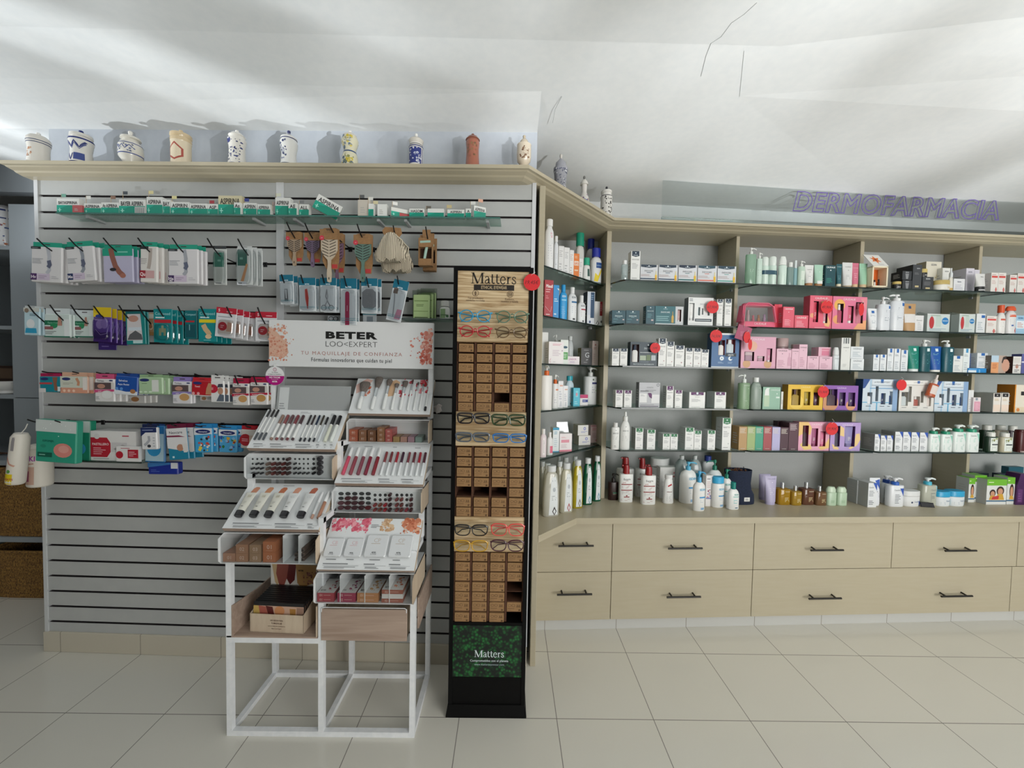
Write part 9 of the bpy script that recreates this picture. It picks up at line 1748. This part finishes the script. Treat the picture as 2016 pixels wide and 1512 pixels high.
compact(.03,.215,.575,'CB','#d6a0a5','small white compact with pink CB letters, leftmost of four');compact(.24,.425,.575,'CB','#d6a0a5','small white compact with pink CB letters, second of four');compact(.45,.68,.65,'CP','#b8a794','large white compact with beige CP letters, third of four');compact(.705,.94,.65,'CP','#b8a794','large white compact with beige CP letters, last of four')
# ---- boxes and sticks in the drawers
def dbox(dr,x0,x1,ya,yb,num,col,lb,dep=.10,top=None,small=False,di=.006,z=None):
 d=dr[0]+di;xm=(x0+x1)/2;s0,s1=FB.hit(x0,(ya+yb)/2,d)[0],FB.hit(x1,(ya+yb)/2,d)[0];W=s1-s0;z0=z if z is not None else dr[1]+.003;H=FB.hit(xm,ya,d)[1]-FB.hit(xm,yb,d)[1];dep=min(dep,dr[3]-d-.004)
 mb=MB();mb.box(-W/2,0,0,W/2,dep,H,M(col,.45));f=Flat((-W/2,0,0),(W,0,0),(0,0,H),(0,-1,0))
 deco(mb,f,W,H,[('t',num,.22 if small else .5,.5,.55 if small else .42,'#e6d3c6',.5,-.005)]+([('l',.38,.4,.9,.62,1,'#d9b8ae')]if small else[('r',.25,.12,.75,.14,'#d9b8a5')])if num else[])
 if top:mb.face([(-W/2,0,H+.0003),(W/2,0,H+.0003),(W/2,dep,H+.0003),(-W/2,dep,H+.0003)],M('#dcd9d6',.45));deco(mb,Flat((-W/2,0,H+.0004),(W,0,0),(0,dep,0),(0,0,1)),W,dep,[('n',.45,.15,.95,.9,16,.09,top,7),('t','BETER',.25,.18,.1,'#4a4c4f',.3)])
 o=mb.build('makeup_box',loc=((s0+s1)/2,FB.o.y+d,z0));tag(o,lb,'box','make-up boxes in the drawers');return z0+H+.0006
z=dbox(dL1,439,463,1088,1104.5,'01','#b3866e','single beige box marked 01, far left in the lower left drawer',.14)
for x0,x1,ya,ym,n,c,nm in((464.5,488,1071.5,1088.5,'02','#b08468','light brown'),(491,513.5,1071.5,1088.5,'03','#a5866a','grey brown'),(517.5,542.5,1066,1086,'01','#b8744f','orange brown')):
 z=dbox(dL1,x0,x1,ym,1105 if n!='01' else 1106,n,c,f'{nm} box marked {n}, lower of its stack of two in the lower left drawer',.14);dbox(dL1,x0,x1,ya,ym,n,c,f'{nm} box marked {n}, upper of its stack of two in the lower left drawer',.14,z=z)
def stick(dr,x,y,r,c,lb,di,ln,name='makeup_stick',grp='sticks in the drawers',cat='make-up stick',hollow=False,out=0.):
 d=dr[0]+di;s,z=FB.hit(x,y,d);R=FB.hit(x+r,y,d)[0]-s;mb=MB();mb.loft([[(a,q,b)for a,b,_ in sring(R*k,R*k,0,2,14)]for q,k in((0,.86),(.0015,1),(ln,1))],M(c,.3),True)
 if hollow:mb.face([(R*.55*cos(2*pi*k/12),-.0003,R*.55*sin(2*pi*k/12))for k in range(12)],'#2c2624')
 tag(mb.build(name,loc=(s,FB.o.y+d,z)),lb,cat,grp)
for k,(x,y)in enumerate(((583.4,1102),(595.4,1102),(583.4,1092.8),(595.4,1092.8),(595.4,1083.4))):stick(dL1,x,y,4.4,'#5f5048',('dark brown round tube end, bottom left of five in the lower left drawer','dark brown round tube end, bottom right of five in the lower left drawer','dark brown round tube end, middle left of five in the lower left drawer','dark brown round tube end, middle right of five in the lower left drawer','dark brown round tube end, topmost of five in the lower left drawer')[k],.02,.1,'concealer',hollow=True,cat='concealer',grp='concealer ends in the lower left drawer')
def holes(dr,pts,rx,ry,col='#3a3b3d'):
 mb=MB();d=dr[0]+.0296
 for x,y in pts:
  s,z=FB.hit(x,y,d);a=FB.hit(x+rx,y,d)[0]-s;b=a*ry/rx;mb.face([(s-ox+a*cos(2*pi*k/14),d,z+b*sin(2*pi*k/14))for k in range(14)],col)
 part(mb,'hole_plate')
ry=[903.7,913,922.3,931.7];tc=[497.5,506.5,515.2];mc=[527.6,538,547.7,558,567.5];lc=[581,589.5,598,606.5]
holes(dL2,[(x,y)for x in tc+lc for y in ry],2.0,2.0);holes(dL2,[(x,y)for x in mc for y in ry]+[(617.6,y)for y in ry],2.8,2.8);holes(dL2,[(629.5,y)for y in ry],4.6,4.0)
for r in range(4):
 for c,x in enumerate(tc):
  if(r==1 and c>0)or r>1:stick(dL2,x-2.5,ry[r]+1,2.0,'#35353a',f'thin black pencil end in upper left drawer, {roww[r]} row, {colw[c]} of its three',.012,.05,'makeup_pencil','pencil ends in the upper left drawer','make-up pencil')
 for c,x in enumerate(mc):
  if r>0 or c==4:stick(dL2,x-2.5,ry[r]+1.5,3.2,['#7d6a60','#74403f','#5a3f3f','#6a3434','#4a3838'][c],f'thick {["taupe", "rosewood", "mauve brown", "wine red", "dark brown"][c]} stick end in the upper left drawer, {roww[r] if r < 3 else "lowest"} row',.008,.05,'makeup_stick','stick ends in the upper left drawer')
 for c,x in enumerate(lc):
  if(r==1 and c<1)or(r==2 and c<2)or r==3:stick(dL2,x-2.5,ry[r]+1,2.0,'#2e3033',f'thin dark liner end in upper left drawer, {roww[r] if r < 3 else "lowest"} row, {colw[c]} of its four',.012,.05,'makeup_pencil','liner ends in the upper left drawer','make-up pencil')
 if r>1:stick(dL2,615.5,ry[r]+1,2.6,'#26262a',f'short black pen end beside the mascara ends, upper left drawer, {"upper" if r == 2 else "lower"} of two',.012,.05,'makeup_pencil',None,'make-up pencil')
 stick(dL2,627.5,ry[r],4.6,'#3c3a3e',f'black mascara end in the upper left drawer, {["top", "second", "third", "lowest"][r]} of four',.008,.06,'mascara','mascara ends in the upper left drawer','mascara')
oy=[972,981,990.4,999.6];oc=[671.5,685,698.5,712,725];c1=[738.4,748.5,758.6,768];c2=[781.6,791,801,810];cy=[974.7,984,995,1004.5]
holes(dR2,[(x,y)for x in oc for y in oy],5.4,3.6);holes(dR2,[(x,y)for x in c1+c2 for y in cy],3.1,3.1)
for r in range(4):
 for c,x in enumerate(oc):
  if(r==1 and c in(1,2))or(r==2 and c<4)or r==3:
   d=dR2[0]+.02;s,z=FB.hit(x-1,oy[r]+.5,d);R=FB.hit(x+5,oy[r],d)[0]-s;mb=MB();mb.loft([[(a,q,b)for a,b,_ in sring(R,R*.62,0,2,14)]for q in(0,.05)],M(['#5a3038','#50282f','#4a2830','#45242c','#601c24'][c],.3),True)
   tag(mb.build('lip_gloss',loc=(s,FB.o.y+d,z)),f'oval {["rose", "dusty", "mauve", "plum", "red"][c]} lip gloss end in the upper right drawer, {["top", "second", "third", "lowest"][r]} row','lip gloss','lip gloss ends in the upper right drawer')
 for gi,cc in enumerate((c1,c2)):
  for c,x in enumerate(cc):
   full=(c==3)or(r>1)if gi==0 else(r==1 and c in(0,1,3))or(r==2 and c!=2)or r==3
   if full:stick(dR2,x-2,cy[r]+1,3.0,[['#8a3a3c','#7a4434','#a02430','#3a1a22'],['#7d3f40','#703430','#8a2434','#4a2026']][gi][c],f'round {[["rose brown", "chestnut", "scarlet", "aubergine"], ["old rose", "burgundy", "cherry", "deep wine"]][gi][c]} lipstick end in the upper right drawer, {["top", "second", "third", "lowest"][r]} row',.008,.05,'lipstick_pen','lipstick ends in the upper right drawer','lipstick')
for x0,x1,ys,n,c,nm in((687.5,704,(843,854.5,866),'80','#b5654c','copper'),(706.5,721,(844,855,866),'81','#94674c','light brown'),(724,739.5,(844.5,855.5,866.5),'82','#7d553c','dark brown'),(742.7,757,(839.5,849,858,867),'83','#9d7050','tan brown'),(758.5,772,(843,851.5,859.5,867.5),'84','#b8605c','rose')):
 z=None;m=len(ys)-1
 for k in range(m):z=dbox(dR3,x0,x1,ys[m-k-1],ys[m-k],n,c,f'{nm} box end marked {n}, {["lowest", "second" if m > 2 else "upper", "topmost"][k]} of its stack, top right drawer',.09,z=z)
for x0,x1,c,nm in((774,786.5,'#a8895c','sand coloured'),(788.5,801,'#b38a7c','dull pink'),(803,815.5,'#a5848f','mauve'),(817.5,830,'#7f918a','grey green')):dbox(dR3,x0,x1,857,867.5,'',c,f'low {nm} box end at the right of the top right drawer',.09)
rd=['#a83a4a','#7d2434','#c9606c']
for x0,x1,ys,n,c,tp,nm in((624.5,657.5,(1165,1173.5,1182),'01','#a8404c',rd,'raspberry red'),(664,700,(1165,1173.5,1182.5),'02','#a03a56',['#a02a5a','#7d2450'],'magenta red'),(703,744.5,(1167,1176,1185),'01','#bb8458',['#c99a62','#b5844a'],'sand brown')):
 z=dbox(dR1,x0,x1,ys[1],ys[2],n,c,f'flat {nm} compact box, lower of two in the lower right drawer',.10,None,True);dbox(dR1,x0,x1,ys[0],ys[1],n,c,f'flat {nm} compact box, upper of two in the lower right drawer',.10,tp,True,z=z)
z=dbox(dR1,751,793,1178,1185.5,'02','#a0604f','flat copper compact box at the bottom of the rightmost bin',.10,None,True);z=dbox(dR1,751.5,793,1169,1178,'','#d6d3cf','flat white compact box in the middle of the rightmost bin',.10,None,True,z=z);dbox(dR1,751.5,793,1161,1169,'02','#a0604f','flat copper compact box on top in the rightmost bin',.10,pea,True,z=z)
# ---- leaflet box in the open tray
s0,s1=FB.hit(490,1225,.02)[0],FB.hit(599,1225,.02)[0];W=s1-s0;zt0=ztr+dz;Hf=FB.hit(545,1205,.02)[1]-FB.hit(545,1241,.02)[1];Hb=FB.hit(560,1111,.15)[1]-zt0
root=empty('leaflet_box','wood print card box holding make-up leaflets, in the open lower tray','leaflet box',((s0+s1)/2,FB.o.y+.02,zt0),radians(-3));a=W/2;D=.13
mb=MB();t=.002
mb.box(-a,0,0,a,t,Hf,m_wood3);mb.box(-a,0,0,a,D,t,m_wood3)
for X in(-a,a-t):mb.prism([(0,0),(D,0),(D,Hb*.5),(D*.55,Hf*1.3),(0,Hf)],X,X+t,m_wood3,'x')
deco(mb,Flat((-a,0,0),(W,0,0),(0,0,Hf),(0,-1,0)),W,Hf,[('t','USO SEGUN PARA',.5,.68,.09,'#5a3f34',.24,.02),('t','TU MAQUILLAJE',.5,.53,.09,'#5a3f34',.2,.02),('t','con tu rutina de movimientos',.5,.38,.08,'#5a3f34',.32,0.),('t','Beter Look Expert',.5,.24,.08,'#5a3f34',.18,0.)]);mb.build('tray',root)
mb=MB();mb.box(-a*1.02,D,0,a*1.12,D+t,Hb,M('#d3d0ca',.5));f=Flat((-a*1.02,D,0),(W*1.07,0,0),(0,0,Hb),(0,-1,0))
deco(mb,f,W*1.07,Hb,[('p',[(.02,1),(.2,1),(.22,.72),(.12,.55),(.08,.62)],'#bfa47c'),('p',[(.12,1),(.36,1),(.3,.7),(.24,.52),(.16,.55),(.1,.8)],'#8a4a40'),('p',[(.34,1),(.48,1),(.45,.68),(.36,.58),(.3,.7)],'#5a1c1c'),('p',[(.47,1),(.86,1),(.84,.64),(.7,.58),(.58,.52),(.5,.62)],'#a8804f'),('p',[(.86,1),(1,1),(1,.5),(.9,.6)],'#6a4430'),('n',.62,.6,.85,.85,26,.03,['#6a3a34','#8a5a50'],5),('t','BETER',.57,.88,.028,'#2a1a14',.16,.05)]);mb.build('back_card',root)
for k in range(9):
 y=.010+k*.0125;h=Hf*1.50+k*.0012;mb=MB();w=a-.006-.0
 for_=[(-w,0,.004),(w,0,.004),(w,.009,.004),(-w,.009,.004)]
 mb.loft([[(p[0],p[1],p[2])for p in for_],[(p[0],p[1]+.004,h)for p in for_]],M('#1d1c1e',.35));f=Flat((-w,-.0002,.004),(2*w,0,0),(0,.004,h-.004),(0,-1,0))
 if k==0:deco(mb,f,2*w,h,[('r',0,0,1,.88,'#c9a58f'),('p',[(0,.88),(.1,.88),(.16,.3),(0,.2)],'#c2a35a'),('p',[(.1,.88),(.24,.85),(.34,.3),(.16,.3)],'#a85a4c'),('p',[(.24,.88),(.38,.85),(.45,.3),(.34,.3)],'#5a1f1c'),('o',.52,.7,.1,'#c98a5c'),('p',[(.72,.8),(.84,.8),(.84,.4),(.74,.4)],'#a8783a'),('r',.86,.2,1,.85,'#9a7a68'),('t','BETER',.5,.45,.06,'#5a3f34',.14,.04)])
 else:deco(mb,f,2*w,h,[('r',0,0,1,.86,'#8a6a58')])
 tag(mb.build('leaflet',loc=root.matrix_basis@Vector((0,y,0)),rz=radians(-3))if False else mb.build('leaflet',mtx=Matrix.Translation(Vector(root.location))@Matrix.Rotation(radians(-3),4,'Z')@Matrix.Translation((0,y,.002))),'front make-up leaflet with colour swatches and black top edge' if k==0 else f'black topped make-up leaflet, {["", "second", "third", "fourth", "fifth", "sixth", "seventh", "eighth", "last"][k]} in the row behind the swatch leaflet','leaflet','make-up leaflets in the card box')
# crumpled tissue stuck beside the stand
s,z=FB.hit(862,805,bk+.06);mb=MB();rnd=random.Random(2)
mb.loft([[(x*(1+.3*sin(5*i+k)),y,q+.004*sin(7*i))for i,(x,y,q)in enumerate(sring(r,.008,zz,2,12))]for k,(r,zz)in enumerate(((.006,-.02),(.016,-.008),(.012,.006),(.018,.014),(.006,.02)))],M('#d9d2cf',.8))
tag(mb.build('tissue',loc=(s,FB.o.y+bk+.06,z)),'crumpled pale tissue stuck between make-up stand and eyewear stand','tissue')
